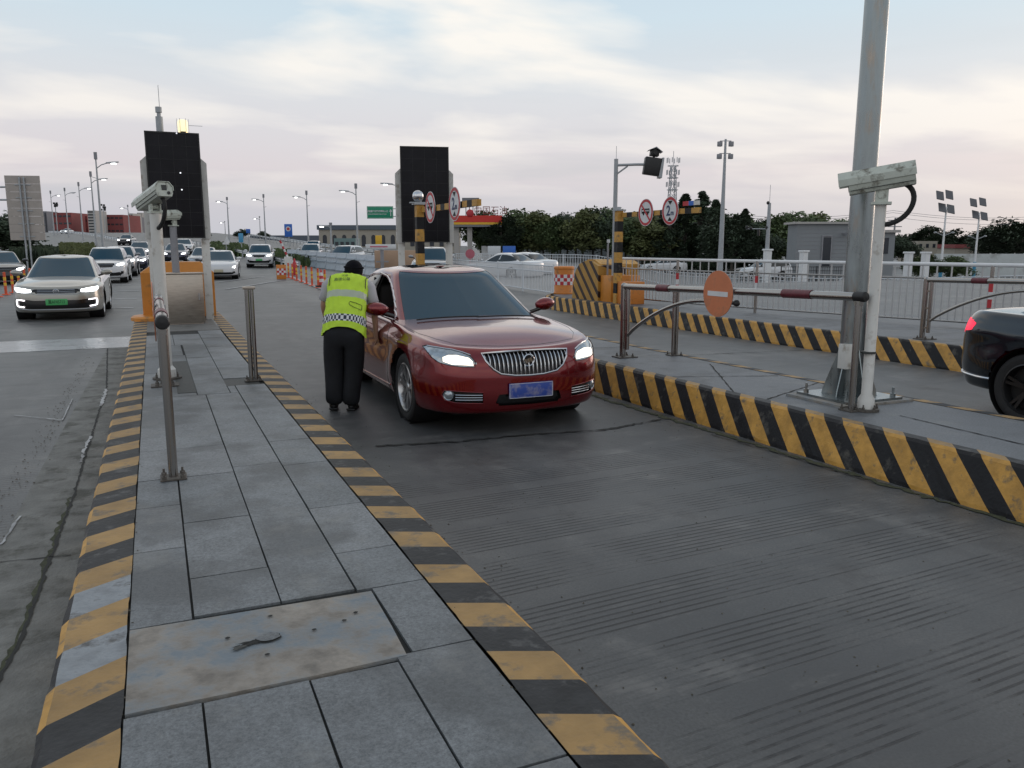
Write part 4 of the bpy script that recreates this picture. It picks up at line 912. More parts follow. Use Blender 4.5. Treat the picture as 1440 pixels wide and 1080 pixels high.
def snap(G_, A, B, poly, mask=None):
    P = G_.P; Pu, Pv = G_.grads(P); Au, Av = G_.grads(A); Bu, Bv = G_.grads(B)
    cell = np.hypot(np.hypot(Au, Bu), np.hypot(Av, Bv)) * 0.5
    pts = np.stack([A.ravel(), B.ravel()], 1); d, near, _ = poly_dist(pts, poly); d = d.reshape(A.shape); near = near.reshape(A.shape + (2,))
    det = Au * Bv - Av * Bu; ok = (d < cell * 0.75) & (np.abs(det) > 1e-7)
    if mask is not None: ok &= mask
    dA = near[..., 0] - A; dB = near[..., 1] - B; det = np.where(np.abs(det) < 1e-7, 1, det)
    du = np.clip((dA * Bv - dB * Av) / det, -.55, .55); dv_ = np.clip((Au * dB - Bu * dA) / det, -.55, .55)
    du = np.where(ok, du, 0); dv_ = np.where(ok, dv_, 0); du[0] = 0; du[-1] = 0
    P += Pu * du[..., None] + Pv * dv_[..., None]; A += Au * du + Av * dv_; B += Bu * du + Bv * dv_
def smooth_poly(pts, n=6, closed=True):
    pts = [Vector((a, b, 0)) for a, b in pts]; k = len(pts); out = []
    for i in range(k if closed else k - 1):
        p0, p1, p2, p3 = (pts[(i + j) % k] if closed else pts[max(0, min(k - 1, i + j))] for j in (-1, 0, 1, 2))
        for q in range(n):
            t = q / n; v = 0.5 * ((2 * p1) + (p2 - p0) * t + (2 * p0 - 5 * p1 + 4 * p2 - p3) * t * t + (3 * p1 - p0 - 3 * p2 + p3) * t ** 3); out.append((v.x, v.y))
    if not closed: out.append((pts[-1].x, pts[-1].y))
    return out
def circle(cx_, cz, r, n=48): return [(cx_ + r * math.cos(2 * math.pi * i / n), cz + r * math.sin(2 * math.pi * i / n)) for i in range(n)]

class Car:
    def __init__(s, sp):
        s.sp = sp; L, W, H = sp['L'], sp['W'], sp['H']; hl = L / 2; hw = W / 2; s.hl = hl; s.hw = hw
        q = sp.get('q', 1.0); s.nu = int(170 * q); nv = int(46 * q); ncap = int(22 * q)
        zb = sp.get('zsill', .20); hood = sp['hood']   # hood: [(x, z centre)], belt: [(x, z edge)]
        belt = sp['belt']; bf = lambda x: sinterp(x, belt)
        lv = sp.get('levels') or [ # (fraction of height between sill and belt edge, dx front, width factor, dx rear)
            (0.00, -.13, .86, .12), (0.02, -.055, .935, .06), (.10, -.022, .968, .03), (.28, 0.0, .992, 0.0), (.50, -.004, 1.0, 0.0), (.68, -.012, .998, -.0),
            (.84, -.035, .982, .02), (.94, -.075, .958, .05), (1.0, -.125, .925, .10)]
        rows = []
        sf = sp.get('sf', .85); sr = sp.get('sr', .8)
        for fr, dxf, wf, dxr in lv:
            o = np.array(outline(hl + dxf, hw * wf, -hl + dxr, FRONT, REAR, sf, sr)); z = zb + (bf(o[:, 0]) - zb) * fr
            rows.append(np.column_stack([o, z]))
        C0 = np.array(rows).transpose(1, 0, 2)           # (ctrl u, level, 3)
        # cap rows: inward towards the spine
        edge = C0[:, -1, :]; sx0 = np.clip(edge[:, 0], -hl + .75, hl - .85); capr = []
        hz = lambda x: sinterp(x, hood)
        for t in (.06, .18, .36, .58, .80, 1.0):
            x = edge[:, 0] * (1 - t) + sx0 * t; y = edge[:, 1] * (1 - t); w = (1 - t) ** 2.6
            z = hz(x) * (1 - w) + edge[:, 2] * w; capr.append(np.column_stack([x, y, z]))
        ctrl = np.concatenate([C0, np.array(capr).transpose(1, 0, 2)], 1)
        g = crom(ctrl, s.nu); g = np.swapaxes(crom(np.swapaxes(g, 0, 1), nv + ncap), 0, 1)
        # wheel arch flare and a shoulder crease
        for wx in (sp['wf'], sp['wr']):
            d2 = np.hypot(g[..., 0] - wx, (g[..., 2] - sp['wrad'])); ringb = np.exp(-((d2 - sp['wrad'] * 1.22) / .13) ** 2)
            g[..., 1] += sp.get('flare', .018) * ringb * (g[..., 1] > hw * .7)
        cz = sp.get('crease'); 
        if cz:
            zz = interp(g[..., 0], cz); side = smoothnp((g[..., 1] - hw * .80) / (hw * .12)); d = g[..., 2] - zz
            g[..., 1] += side * (.012 * np.exp(-(np.maximum(d, 0) / .03) ** 2) * (d >= 0) + .012 * np.exp(-(d / .10) ** 2) * (d < 0)) - side * .010 * np.exp(-((d + .14) / .10) ** 2)
        if sp.get('deform'): sp['deform'](g)
        g[0, :, 1] = 0; g[-1, :, 1] = 0
        s.body = Grid(g); s.p = arclen(g); s.x = g[..., 0].copy(); s.z = g[..., 2].copy(); s.nvs = int(round((len(lv) - 1) / (len(lv) + 5) * (nv + ncap)))
        # greenhouse
        gh = sp['gh']; rows = []
        for w, bul in ((0, 0), (.12, .004), (.3, .010), (.55, .014), (.80, .010), (.93, .002), (1.0, -.028)):
            xf = gh['xf0'] + (gh['xf1'] - gh['xf0']) * w + .02 * math.sin(math.pi * w) + (.03 if w == 1 else 0) * -1
            xr = gh['xr0'] + (gh['xr1'] - gh['xr0']) * w - .04 * math.sin(math.pi * w) + (.03 if w == 1 else 0)
            hwg = gh['hw0'] + (gh['hw1'] - gh['hw0']) * w + bul * 1.2
            o = np.array(outline(xf, hwg, xr, GFRONT, GREAR, gh.get('sf', .9), gh.get('sr', .8), barrel=.012))
            zt = sinterp(o[:, 0], gh['roof']); z0 = bf(o[:, 0]) - .02; zt_ = np.maximum(zt, z0 + .02)
            z = z0 + (gh['ztop'] - z0) * w if False else z0 * (1 - w) + (zt_) * w
            rows.append(np.column_stack([o, z]))
        C1 = np.array(rows).transpose(1, 0, 2); edge = C1[:, -1, :]; capr = []; xm0, xm1 = gh['xr1'] + .45, gh['xf1'] - .35
        sx0 = np.clip(edge[:, 0], xm0, xm1)
        for t in (.10, .30, .6, 1.0):
            x = edge[:, 0] * (1 - t) + sx0 * t; y = edge[:, 1] * (1 - t); z = edge[:, 2] + gh['crown'] * (1 - (1 - t) ** 2.2); capr.append(np.column_stack([x, y, z]))
        ctrl = np.concatenate([C1, np.array(capr).transpose(1, 0, 2)], 1)
        s.ngu = int(120 * q); s.ngv = int(44 * q)
        g2 = crom(ctrl, s.ngu); g2 = np.swapaxes(crom(np.swapaxes(g2, 0, 1), s.ngv), 0, 1); g2[0, :, 1] = 0; g2[-1, :, 1] = 0
        s.gh = Grid(g2); s.gfrac = np.linspace(0, 10, s.ngv); s.gu = np.linspace(0, len(GFRONT) + 7 + len(GREAR) - 1, s.ngu)
        s.gx = g2[..., 0].copy(); s.gz = g2[..., 2].copy(); s.gy = g2[..., 1].copy(); s.gp = arclen(g2)
        s.feats = []; s.gfeats = []
    def feature(s, name, poly, mode='p', region='body', side=0, off=0.0):
        if region == 'body':
            A = s.p if mode == 'p' else s.x; mask = (s.body.P[..., 1] > s.hw * .6) if mode == 'x' else None
            if mask is not None or mode == 'p':
                vm = np.zeros_like(s.z, bool); vm[:, :s.nvs + 2] = True; mask = vm if mask is None else mask & vm
            snap(s.body, A, s.z, poly, mask)
            if mode == 'p': s.x[:] = s.body.P[..., 0]
            else: s.p[:] = arclen(s.body.P)
            s.feats.append((name, np.asarray(poly), mode, side, off))
        else:
            if mode == 'x': snap(s.gh, s.gx, s.gz, poly, s.gh.P[..., 1] > .3); s.gp[:] = arclen(s.gh.P); s.gy[:] = s.gh.P[..., 1]
            else: snap(s.gh, s.gp, s.gz, poly); s.gx[:] = s.gh.P[..., 0]; s.gy[:] = s.gh.P[..., 1]
            s.gfeats.append((name, np.asarray(poly), mode, side, off))
    def classify(s, G_, Amap, B, feats, extra=None):
        nu, nv = G_.nu, G_.nv; cen = lambda X: (X[:-1, :-1] + X[1:, :-1] + X[1:, 1:] + X[:-1, 1:]) / 4
        cls = np.full((nu - 1, nv - 1), -1); cz = cen(B)
        for i, (n, poly, mode, side, off) in enumerate(feats):
            ca = cen(Amap[mode]); _, _, ins = poly_dist(np.stack([ca.ravel(), cz.ravel()], 1), poly); ins = ins.reshape(cls.shape)
            if extra is not None: ins &= extra(mode)
            cls[ins] = i
        return cls
    def faces(s, G_, sel, mb, sgn=1, off=0.0):
        P = G_.P; idx = {}
        if off:
            Pu, Pv = G_.grads(P); n = np.cross(Pu, Pv); n /= (np.linalg.norm(n, axis=2, keepdims=True) + 1e-9)
            c = P - np.array([0, 0, .7]); flip = np.sign((n * c).sum(2, keepdims=True)); P = P + n * flip * off
        vs = []; fs = []
        def vi(i, j):
            if (i, j) not in idx: idx[(i, j)] = len(vs); vs.append((P[i, j, 0], P[i, j, 1] * sgn, P[i, j, 2]))
            return idx[(i, j)]
        for i, j in zip(*np.nonzero(sel)):
            f = (vi(i, j), vi(i + 1, j), vi(i + 1, j + 1), vi(i, j + 1)); fs.append(f if sgn > 0 else f[::-1])
        mb.add(vs, fs)
    def surf(s, a, z, mode='p', region='body', sgn=1, off=.002):
        """3D point on the shell with coordinate (a, z)"""
        G_ = s.body if region == 'body' else s.gh
        A = {'p': s.p, 'x': s.x}[mode] if region == 'body' else {'p': s.gp, 'x': s.gx}[mode]; B = s.z if region == 'body' else s.gz
        nlim = s.nvs + 1 if region == 'body' else int(s.ngv * .62)
        d = (A[:, :nlim] - a) ** 2 + (B[:, :nlim] - z) ** 2
        if mode == 'x': d = d + (G_.P[:, :nlim, 1] < .3) * 9
        i, j = np.unravel_index(np.argmin(d), d.shape); P = G_.P; i0, i1 = max(i - 1, 0), min(i + 1, G_.nu - 1); j0, j1 = max(j - 1, 0), min(j + 1, G_.nv - 1)
        Pu = (P[i1, j] - P[i0, j]) / (i1 - i0); Pv = (P[i, j1] - P[i, j0]) / (j1 - j0); Au = (A[i1, j] - A[i0, j]) / (i1 - i0); Av = (A[i, j1] - A[i, j0]) / (j1 - j0); Bu = (B[i1, j] - B[i0, j]) / (i1 - i0); Bv = (B[i, j1] - B[i, j0]) / (j1 - j0)
        det = Au * Bv - Av * Bu; p = P[i, j].copy()
        if abs(det) > 1e-9:
            dA, dB = a - A[i, j], z - B[i, j]; du = max(-1, min(1, (dA * Bv - dB * Av) / det)); dv_ = max(-1, min(1, (Au * dB - Bu * dA) / det)); p = p + Pu * du + Pv * dv_
        n = np.cross(Pu, Pv); n /= np.linalg.norm(n) + 1e-9
        if n @ (p - np.array([0, 0, .7])) < 0: n = -n
        p = p + n * off; return Vector((p[0], p[1] * sgn, p[2])), Vector((n[0], n[1] * sgn, n[2]))
    def line(s, mb, pts, r, mode='p', region='body', sgn=1, off=.001, closed=False, dens=.04, n=6):
        q = []
        k = len(pts)
        for i in range(k if closed else k - 1):
            a = Vector(pts[i]); b = Vector(pts[(i + 1) % k]); m = max(1, int((b - a).length / dens))
            for t in range(m): q.append(a.lerp(b, t / m))
        if not closed: q.append(Vector(pts[-1]))
        mb.tube([s.surf(v.x, v.y, mode, region, sgn, off)[0] for v in q], r, n, closed=closed)
def smoothnp(t): t = np.clip(t, 0, 1); return t * t * (3 - 2 * t)

def wheel(t, x, y, r, w, sgn, rim_m, spokes=5, q=1.0, name='wheel', rimr=.70, flat=False):
    n = int(40 * q) + 8; prof = [(r * .70, -w * .42), (r * .84, -w * .50), (r * .95, -w * .47), (r * .99, -w * .38), (r, -w * .25), (r, w * .25), (r * .99, w * .38), (r * .95, w * .47), (r * .84, w * .50), (r * .70, w * .42)]
    tb = MB(); tb.lathe(prof, (x, y, r), n, axis='Y')
    tw = build(name, tb, M['rubber'], t, smooth=50)
    rb = MB(); o = sgn * w * .5; R0 = r * rimr
    rb.lathe([(R0, -o * .8), (R0 * 1.0, o * .80), (R0 * 1.02, o * .92), (R0 * .97, o * .96), (R0 * .93, o * .78), (R0 * .91, o * .2), (R0 * .9, -o * .5)], (x, y, r), n, axis='Y')
    rb.lathe([(0, o * .72), (R0 * .16, o * .72), (R0 * .22, o * .62), (R0 * .24, o * .4)], (x, y, r), n // 2, axis='Y')
    if q > .3:
        for i in range(spokes):
            a = 2 * math.pi * (i + .25) / spokes
            for da in (-.13, .13) if spokes <= 7 else (0,):
                c, s_ = math.cos(a), math.sin(a); c2, s2 = math.cos(a + da), math.sin(a + da); tn = Vector((-s2, 0, c2)); wd = R0 * (.055 if spokes <= 7 else .05)
                p0 = Vector((x + c * R0 * .14, y + o * .64, r + s_ * R0 * .14)); p1 = Vector((x + c2 * R0 * .95, y + o * .80, r + s2 * R0 * .95)); dy = Vector((0, o * .22, 0))
                rb.add([p0 - tn * wd * 1.3, p0 + tn * wd * 1.3, p1 + tn * wd, p1 - tn * wd, p0 - tn * wd * 1.3 - dy, p0 + tn * wd * 1.3 - dy, p1 + tn * wd - dy, p1 - tn * wd - dy],
                       [(0, 1, 2, 3), (0, 4, 5, 1), (1, 5, 6, 2), (2, 6, 7, 3), (3, 7, 4, 0)])
    rw = build('rim', rb, rim_m, tw, smooth=30)
    bk = MB(); bk.lathe([(0, o * .05), (R0 * .92, o * .05)], (x, y, r), n // 2, axis='Y'); build('brake_disc', bk, M['black'], tw)
    return tw
def sample_tab(tab, xs): return [(x, float(sinterp(x, tab))) for x in xs]
# ------------------------------------------------------------------ dark red saloon in the lane
M['glass'] = mat('tinted_glass', (0.006, 0.014, 0.020), 0.05, spec=0.6)
M['glass_ws'] = mat('windscreen_glass', (0.003, 0.045, 0.080), 0.03, spec=0.25)
M['trim_black'] = mat('gloss_black_trim', (0.01, 0.01, 0.011), 0.2)
M['lens'] = mat('lamp_lens', (0.35, 0.40, 0.44), 0.12, metal=0.6, var=0.3, vscale=22, coat=1.0)
M['plate_blue'] = mat('blue_plate', (0.03, 0.07, 0.33), 0.4, dirt=(0.22, 0.22, 0.36), dscale=11, damt=.5)
M['alloy'] = mat('alloy_rim', (0.50, 0.50, 0.51), 0.28, metal=0.9)
def car_paint(name, col, metal=.35, rough=.32, coat=1.0): return mat(name, col, rough, metal=metal, coat=coat)
M['red_car'] = car_paint('dark_red_metallic', (0.17, 0.0012, 0.0045), .6, .22)
RED = dict(L=4.84, W=1.86, H=1.485, wf=1.455, wr=-1.28, wrad=.337, zsill=.19, flare=.020,
    hood=[(2.45, .765), (2.25, .835), (2.0, .885), (1.5, .935), (1.15, .965), (.8, .985), (-1.6, 1.04), (-2.1, 1.06), (-2.35, 1.04), (-2.45, 1.0)],
    belt=[(2.45, .73), (2.2, .79), (1.9, .835), (1.45, .88), (.9, .925), (0, .955), (-1.2, 1.0), (-2.0, 1.01), (-2.45, .97)],
    crease=[(2.5, .70), (1.9, .78), (.9, .80), (-1.0, .86), (-2.4, .88)],
    gh=dict(xf0=1.22, xf1=.26, xr0=-1.92, xr1=-1.10, hw0=.80, hw1=.575, ztop=1.42, crown=.040, sf=1.0, sr=.9,
            roof=[(1.3, 1.26), (.26, 1.405), (0, 1.430), (-.4, 1.440), (-.8, 1.425), (-1.15, 1.385), (-1.5, 1.30), (-2, 1.2)]))
def assemble(car, name, label, loc, rotz, paint, cat='car', rim=None, spokes=7, side_glass=None, ws=(.05, .93), tail=False, group=None, detail=True, ghroof=None, open_front=False, bgl=True):
    sp = car.sp; t = thing(name, label, cat, group=group)
    wr = sp['wrad'] + .045
    for wx in (sp['wf'], sp['wr']): car.feature('arch', circle(wx, sp['wrad'] + .01, wr), 'x')
    cls = car.classify(car.body, {'p': car.p, 'x': car.x}, car.z, car.feats, lambda m: ((car.body.P[:-1, :-1, 1] > car.hw * .6) if m == 'x' else np.ones((car.nu - 1, car.body.nv - 1), bool)) & (np.arange(car.body.nv - 1)[None, :] < car.nvs + 2))
    names = [f[0] for f in car.feats]
    b = MB()
    for sg in (1, -1):
        sel = (cls == -1)
        for i, f in enumerate(car.feats):
            if f[3] and f[3] != sg: sel |= (cls == i)
        car.faces(car.body, sel, b, sg)
    # greenhouse: pillars, roof
    gcl = car.classify(car.gh, {'p': car.gp, 'x': car.gx}, car.gz, car.gfeats, lambda m: (np.arange(car.ngv - 1)[None, :] < int(car.ngv * .62)) & ((car.gh.P[:-1, :-1, 1] > .3) if m == 'x' else True))
    u = (np.arange(car.ngu - 1) + .5) / (car.ngu - 1) * (len(GFRONT) + 7 + len(GREAR) - 1); v = (np.arange(car.ngv - 1) + .5) / (car.ngv - 1) * 10 / 6.0
    wsel = (u[:, None] < 4.7) & (v[None, :] > ws[0]) & (v[None, :] < ws[1]) & (gcl == -1)
    ulast = len(GFRONT) + 7 + len(GREAR) - 1
    rsel = (u[:, None] > ulast - 4.3) & (v[None, :] > .12) & (v[None, :] < .90) & (gcl == -1) if bgl else np.zeros_like(wsel)
    for sg in (1, -1): car.faces(car.gh, (gcl == -1) & ~wsel & ~rsel, b, sg)
    body = build('body', b, paint, t, smooth=38, merge=True)
    q = MB()
    for sg in (1, -1): car.faces(car.gh, wsel, q, sg, -.004)
    build('windscreen', q, M['glass_ws'], t, smooth=60, merge=True)
    if bgl:
        q = MB()
        for sg in (1, -1): car.faces(car.gh, rsel, q, sg, -.004)
        build('rear_window', q, M['glass'], t, smooth=60, merge=True)
    # dark liners: wheel wells, underbody, cabin
    q = MB(); hw = car.hw; hl = car.hl
    q.box(-hl + .25, hl - .30, -hw + .30, hw - .30, sp['zsill'] - .03, .62)
    for wx in (sp['wf'], sp['wr']):
        for sg in (1, -1): q.lathe([(wr * .98, hw - .34), (wr * .98, hw - .02)] if sg > 0 else [(wr * .98, -hw + .34), (wr * .98, -hw + .02)], (wx, 0, sp['wrad'] + .01), 28, axis='Y')
    build('underbody', q, M['black'], t, fixn=False)
    for wx in (sp['wf'], sp['wr']):
        for sg in (1, -1): wheel(t, wx, sg * (hw - .125), sp['wrad'], .215, sg, rim or M['alloy'], spokes, sp.get('q', 1))
    return t, body, cls, gcl, names
def feat_mesh(car, t, nm, cls, names, m, sgs=(1, -1), off=-.004, region='body', part=None, separate=True):
    r = []
    for sg in sgs:
        q = MB()
        for i, n in enumerate(names):
            if n == nm: car.faces(car.body if region == 'body' else car.gh, cls == i, q, sg, off)
        if q.v: r.append(build(part or nm, q, m, t, smooth=60, merge=True))
    return r
from mathutils.bvhtree import BVHTree
def bvh_of(o):
    me = o.data; return BVHTree.FromPolygons([v.co.copy() for v in me.vertices], [list(p.vertices) for p in me.polygons])
def drop(b, x, y, off=.002):
    h = b.ray_cast(Vector((x, y, 4)), Vector((0, 0, -1)))
    return (h[0] + h[1] * off) if h[0] is not None else Vector((x, y, 1))
def dens(pts, d=.04, closed=False):
    q = []; k = len(pts)
    for i in range(k if closed else k - 1):
        a = Vector(pts[i]); b = Vector(pts[(i + 1) % k]); m = max(1, int((b - a).length / d))
        for t in range(m): q.append(a.lerp(b, t / m))
    if not closed: q.append(Vector(pts[-1]))
    return q
def mirror_part(t, x, y, z, sg, paint, s=1.0):
    q = MB()
    prof = []
    for j in range(9):
        a = j / 8; r_ = math.sin(math.pi * min(1, a * .93 + .04)) ** .55
        prof.append((a, r_))
    rings = []
    n = 16; vs = []
    for a, r_ in prof:
        cyy = sg * (-.10 + .235 * a) * s
        for k in range(n):
            th = 2 * math.pi * k / n; cxx = .075 * r_ * math.cos(th) * s; czz = .070 * r_ * math.sin(th) * s
            if cxx < 0: cxx *= .35
            vs.append((x + cxx - .02 * a, y + cyy, z + czz + .015 * a))
    fs = [(i * n + k, i * n + (k + 1) % n, (i + 1) * n + (k + 1) % n, (i + 1) * n + k) for i in range(8) for k in range(n)] + [tuple(range(n)), tuple(8 * n + k for k in range(n))]
    q.add(vs, fs); m_ = build('wing_mirror', q, paint, t, smooth=60)
    q = MB(); q.box(x - .028 * s, x - .020 * s, min(y - sg * .06 * s, y + sg * .105 * s), max(y - sg * .06 * s, y + sg * .105 * s), z - .048 * s, z + .055 * s, bev=.003); build('mirror_glass', q, M['chrome'], m_)
    q = MB(); q.cyl((x, y - sg * .16 * s, z - .075 * s), (x + .01, y - sg * .04 * s, z - .035 * s), .022 * s, n=10); build('mirror_arm', q, M['trim_black'], m_)

car = Car(RED)
HL = [(.512, .632), (.502, .68), (.545, .730), (.60, .762), (.70, .786), (.85, .800), (.98, .806), (1.05, .795), (.98, .755), (.92, .708), (.84, .668), (.74, .648), (.62, .635)]
GR = [(-.2, .752), (.20, .750), (.43, .742), (.408, .68), (.35, .61), (.28, .566), (.14, .545), (-.2, .540)]
FS = [(.70, .420), (.45, .402), (.445, .302), (.70, .312), (.80, .335), (.83, .385), (.80, .425)]
LI = [(-.2, .385), (.30, .378), (.335, .30), (.30, .272), (-.2, .265)]
for nm, pl in (('headlight', HL), ('grille', GR), ('fog_recess', FS), ('lower_intake', LI)): car.feature(nm, pl)
WF = [(.70, .965), (.60, 1.02), (.50, 1.085), (.30, 1.190), (.08, 1.290), (-.12, 1.345), (-.335, 1.368), (-.30, 1.10), (-.275, .985), (.20, .966)]
WR = [(-.385, 1.372), (-.70, 1.362), (-.98, 1.325), (-1.22, 1.255), (-1.42, 1.165), (-1.55, 1.085), (-1.50, 1.055), (-1.15, 1.020), (-.80, 1.003), (-.335, .990), (-.36, 1.15)]
car.feature('front_window', WF, 'x', 'gh', 0); car.feature('side_window', WR, 'x', 'gh', 0)
rt, rbody, rcls, rg, rn = assemble(car, 'car', 'dark red four door saloon stopped in the middle lane with its headlights on', (0, 0, 0), 0, M['red_car'], ws=(-1, .925))
bv = bvh_of(rbody)
for sg in (1, -1):
    hl_ = feat_mesh(car, rt, 'headlight', rcls, rn, M['lens'], (sg,), -.003)[0]
    q = MB(); G2 = [(.525, .645), (.72, .656), (.80, .680), (.80, .715), (.74, .735), (.66, .735), (.56, .712), (.53, .68)]
    cc = [(.6 + (a - .66), b) for a, b in G2]; ctr = car.surf(.66, .688, sgn=sg, off=.003)[0]; ring = [car.surf(a, b, sgn=sg, off=.003)[0] for a, b in G2]
    q.add([ctr] + ring, [(0, i + 1, (i + 1) % len(ring) + 1) for i in range(len(ring))]); build('lit_reflector', q, mat('halogen_glow', (1, 1, 1), .3, emit=(1.0, .84, .62), es=1.5) if sg == 1 else bpy.data.materials['halogen_glow'], hl_)
    q = MB(); car.line(q, HL, .0035, sgn=sg, closed=True, off=.0, dens=.02); build('lamp_seal', q, M['trim_black'], hl_)
    q = MB(); car.line(q, [(.535, .735), (.60, .760), (.70, .783), (.85, .797), (.98, .802)], .006, sgn=sg, off=.002, dens=.02); build('chrome_brow', q, M['chrome'], hl_)
    fr = feat_mesh(car, rt, 'fog_recess', rcls, rn, M['trim_black'], (sg,), -.02)[0]
    q = MB(); c0, n0 = car.surf(.765, .380, sgn=sg, off=-.004); q.lathe([(.0, .012), (.030, .008), (.040, .0), (.046, .006), (.048, -.02)], (0, 0, 0), 20, axis='X'); q.xf(Matrix.Translation(c0) @ n0.to_track_quat('X', 'Z').to_matrix().to_4x4()); build('fog_lamp', q, M['lens'], rt)
    for z0, z1 in ((.378, .384), (.356, .360), (.334, .337)):
        q = MB(); car.line(q, [(.70, z1), (.455, z0)], .0045, sgn=sg, off=-.004, dens=.03); build('chrome_strip', q, M['chrome'], fr)
    q = MB(); car.line(q, FS, .004, sgn=sg, closed=True, off=.0, dens=.02); build('recess_edge', q, M['red_car'], fr)
    mirror_part(rt, .73, sg * .96, 1.045, sg, M['red_car'], 1.05)
    # door gaps, handles, window trim
    for pl in ([(.90, .93), (.93, .80), (.96, .60), (.93, .40), (.86, .245), (.30, .232)], [(-.27, .955), (-.235, .80), (-.22, .50), (-.22, .235)], [(-.22, .235), (-.75, .24), (-.88, .35), (-.93, .55), (-1.10, .74), (-1.22, .90), (-1.20, .98)]):
        q = MB(); car.line(q, pl, .0032, 'x', sgn=sg, off=-.0005, dens=.03); build('door_gap', q, M['trim_black'], rt)
    for hx in (-.06, -1.04):
        q = MB(); P_ = [car.surf(hx + .10 - .20 * i / 6, .815 + .003 * i, 'x', sgn=sg, off=.006 + .022 * math.sin(math.pi * i / 6))[0] for i in range(7)]; q.tube(P_, [.008, .011, .012, .012, .012, .011, .008], 8); build('door_handle', q, M['chrome'], rt)
    q = MB(); car.line(q, [(1.02, .30), (.90, .285), (-.2, .270), (-.85, .285)], .010, 'x', sgn=sg, off=.0, dens=.05); build('sill_moulding', q, M['red_car'], rt)
    q = MB(); TR = [(.76, .965), (.63, 1.02), (.52, 1.095), (.31, 1.205), (.08, 1.306), (-.12, 1.360), (-.40, 1.385), (-.72, 1.376), (-1.0, 1.338), (-1.24, 1.267), (-1.46, 1.170), (-1.60, 1.080), (-1.52, 1.040), (-1.15, 1.006), (-.80, .989), (-.3, .972), (.20, .953), (.70, .952)]
    car.line(q, TR, .009, 'x', 'gh', sgn=sg, off=.002, closed=True, dens=.04, n=8); build('window_trim', q, M['chrome'], rt)
    # B pillar cover
    q = MB(); L_ = [car.surf(x0, z0, 'x', 'gh', sg, .004)[0] for x0, z0 in ((-.275, .985), (-.30, 1.10), (-.322, 1.25), (-.335, 1.368))]; R_ = [car.surf(x0, z0, 'x', 'gh', sg, .004)[0] for x0, z0 in ((-.335, .985), (-.36, 1.10), (-.374, 1.25), (-.385, 1.368))]
    q.add(L_ + R_, [(i, i + 1, 4 + i + 1, 4 + i) for i in range(3)]); build('pillar_cover', q, M['trim_black'], rt)
    if sg == 1:
        q = MB(); car.faces(car.gh, rg == 0, q, sg, -.006); build('side_window', q, M['glass'], rt, smooth=60, merge=True)
    q = MB(); car.faces(car.gh, rg == 1, q, sg, -.006); build('side_window', q, M['glass'], rt, smooth=60, merge=True)
    feat_mesh(car, rt, 'arch', rcls, rn, M['black'], (), 0)
# cabin behind the lowered window: dark seats and far lining
q = MB(); q.box(-.55, .75, -.70, .70, .60, .93); q.box(-.52, -.34, -.66, -.16, .9, 1.25, bev=.05); q.box(-.50, -.38, -.54, -.30, 1.25, 1.38, bev=.04); q.box(-.52, -.34, .16, .66, .9, 1.25, bev=.05); q.box(.62, .80, -.60, .60, .9, 1.02, bev=.04)
q.box(-.6, -.58, -.66, .66, .6, 1.33); build('seats_and_dashboard', q, mat('dark_cabin_fabric', (.02, .018, .018), .9), rt)
q = MB()
for sg in (1,):
    sel = np.ones((car.ngu - 1, car.ngv - 1), bool); car.faces(car.gh, sel, q, 1, -.03); 
sel = np.ones((car.ngu - 1, car.ngv - 1), bool); sel &= ~(rg == 0); car.faces(car.gh, sel, q, -1, -.03); build('cabin_lining', q, bpy.data.materials['dark_cabin_fabric'], rt, fixn=False)
# grille
q = MB()
for sg in (1, -1): car.faces(car.body, rcls == rn.index('grille'), q, sg, -.022)
gr_ = build('grille', q, M['trim_black'], rt, smooth=60, merge=True)
for k in range(-10, 11):
    p_ = k * .041 + (.0 if k else 0); a = abs(p_); sg = 1 if p_ >= 0 else -1
    zt_ = interp(a, [(0, .748), (.2, .746), (.43, .738)]); zl = interp(a, [(0, .548), (.14, .552), (.28, .574), (.35, .617), (.408, .690), (.43, .72)])
    if zt_ - zl < .03: continue
    q = MB(); P_ = [car.surf(a, zl + (zt_ - zl) * i / 5, sgn=sg, off=-.006 + .004 * math.sin(math.pi * i / 5))[0] for i in range(6)]; q.tube(P_, [.003, .0055, .0066, .0066, .006, .004], 8); build('grille_bar', q, M['chrome'], gr_)
q = MB(); ring = [car.surf(a, b, sgn=1, off=.004)[0] for a, b in [(0, .752), (.20, .751), (.32, .748), (.434, .744), (.408, .68), (.35, .608), (.28, .563), (.14, .542), (0, .538)]]
ring2 = [Vector((v.x, -v.y, v.z)) for v in ring[1:-1]][::-1]; q.tube(ring + ring2, .0095, 8, closed=True); build('grille_surround', q, M['chrome'], gr_)
bx_, _ = car.surf(0.0, .672, off=.012); q = MB(); q.lathe([(.052, -.006), (.060, .0), (.052, .006), (.046, 0)], (bx_.x, 0, .672), 28, axis='X', closed=True)
for d in (-.024, 0, .024): q.prism([Vector((bx_.x - .002, d - .012 - .01, .672 + .012 + d * .3)), Vector((bx_.x - .002, d + .008 - .01, .672 + .020 + d * .3)), Vector((bx_.x - .002, d + .014, .672 - .012 + d * .3)), Vector((bx_.x - .002, d - .002, .672 - .024 + d * .3))], (.006, 0, 0), None)
build('badge', q, M['chrome'], gr_)
q = MB(); q.lathe([(0, -.004), (.045, -.004)], (bx_.x, 0, .672), 20, axis='X'); build('badge_backing', q, M['trim_black'], gr_)
q = MB()
for sg in (1, -1): car.faces(car.body, rcls == rn.index('lower_intake'), q, sg, -.03)
build('lower_intake', q, M['trim_black'], rt, smooth=60, merge=True)
px0 = car.surf(0, .41, off=0)[0].x
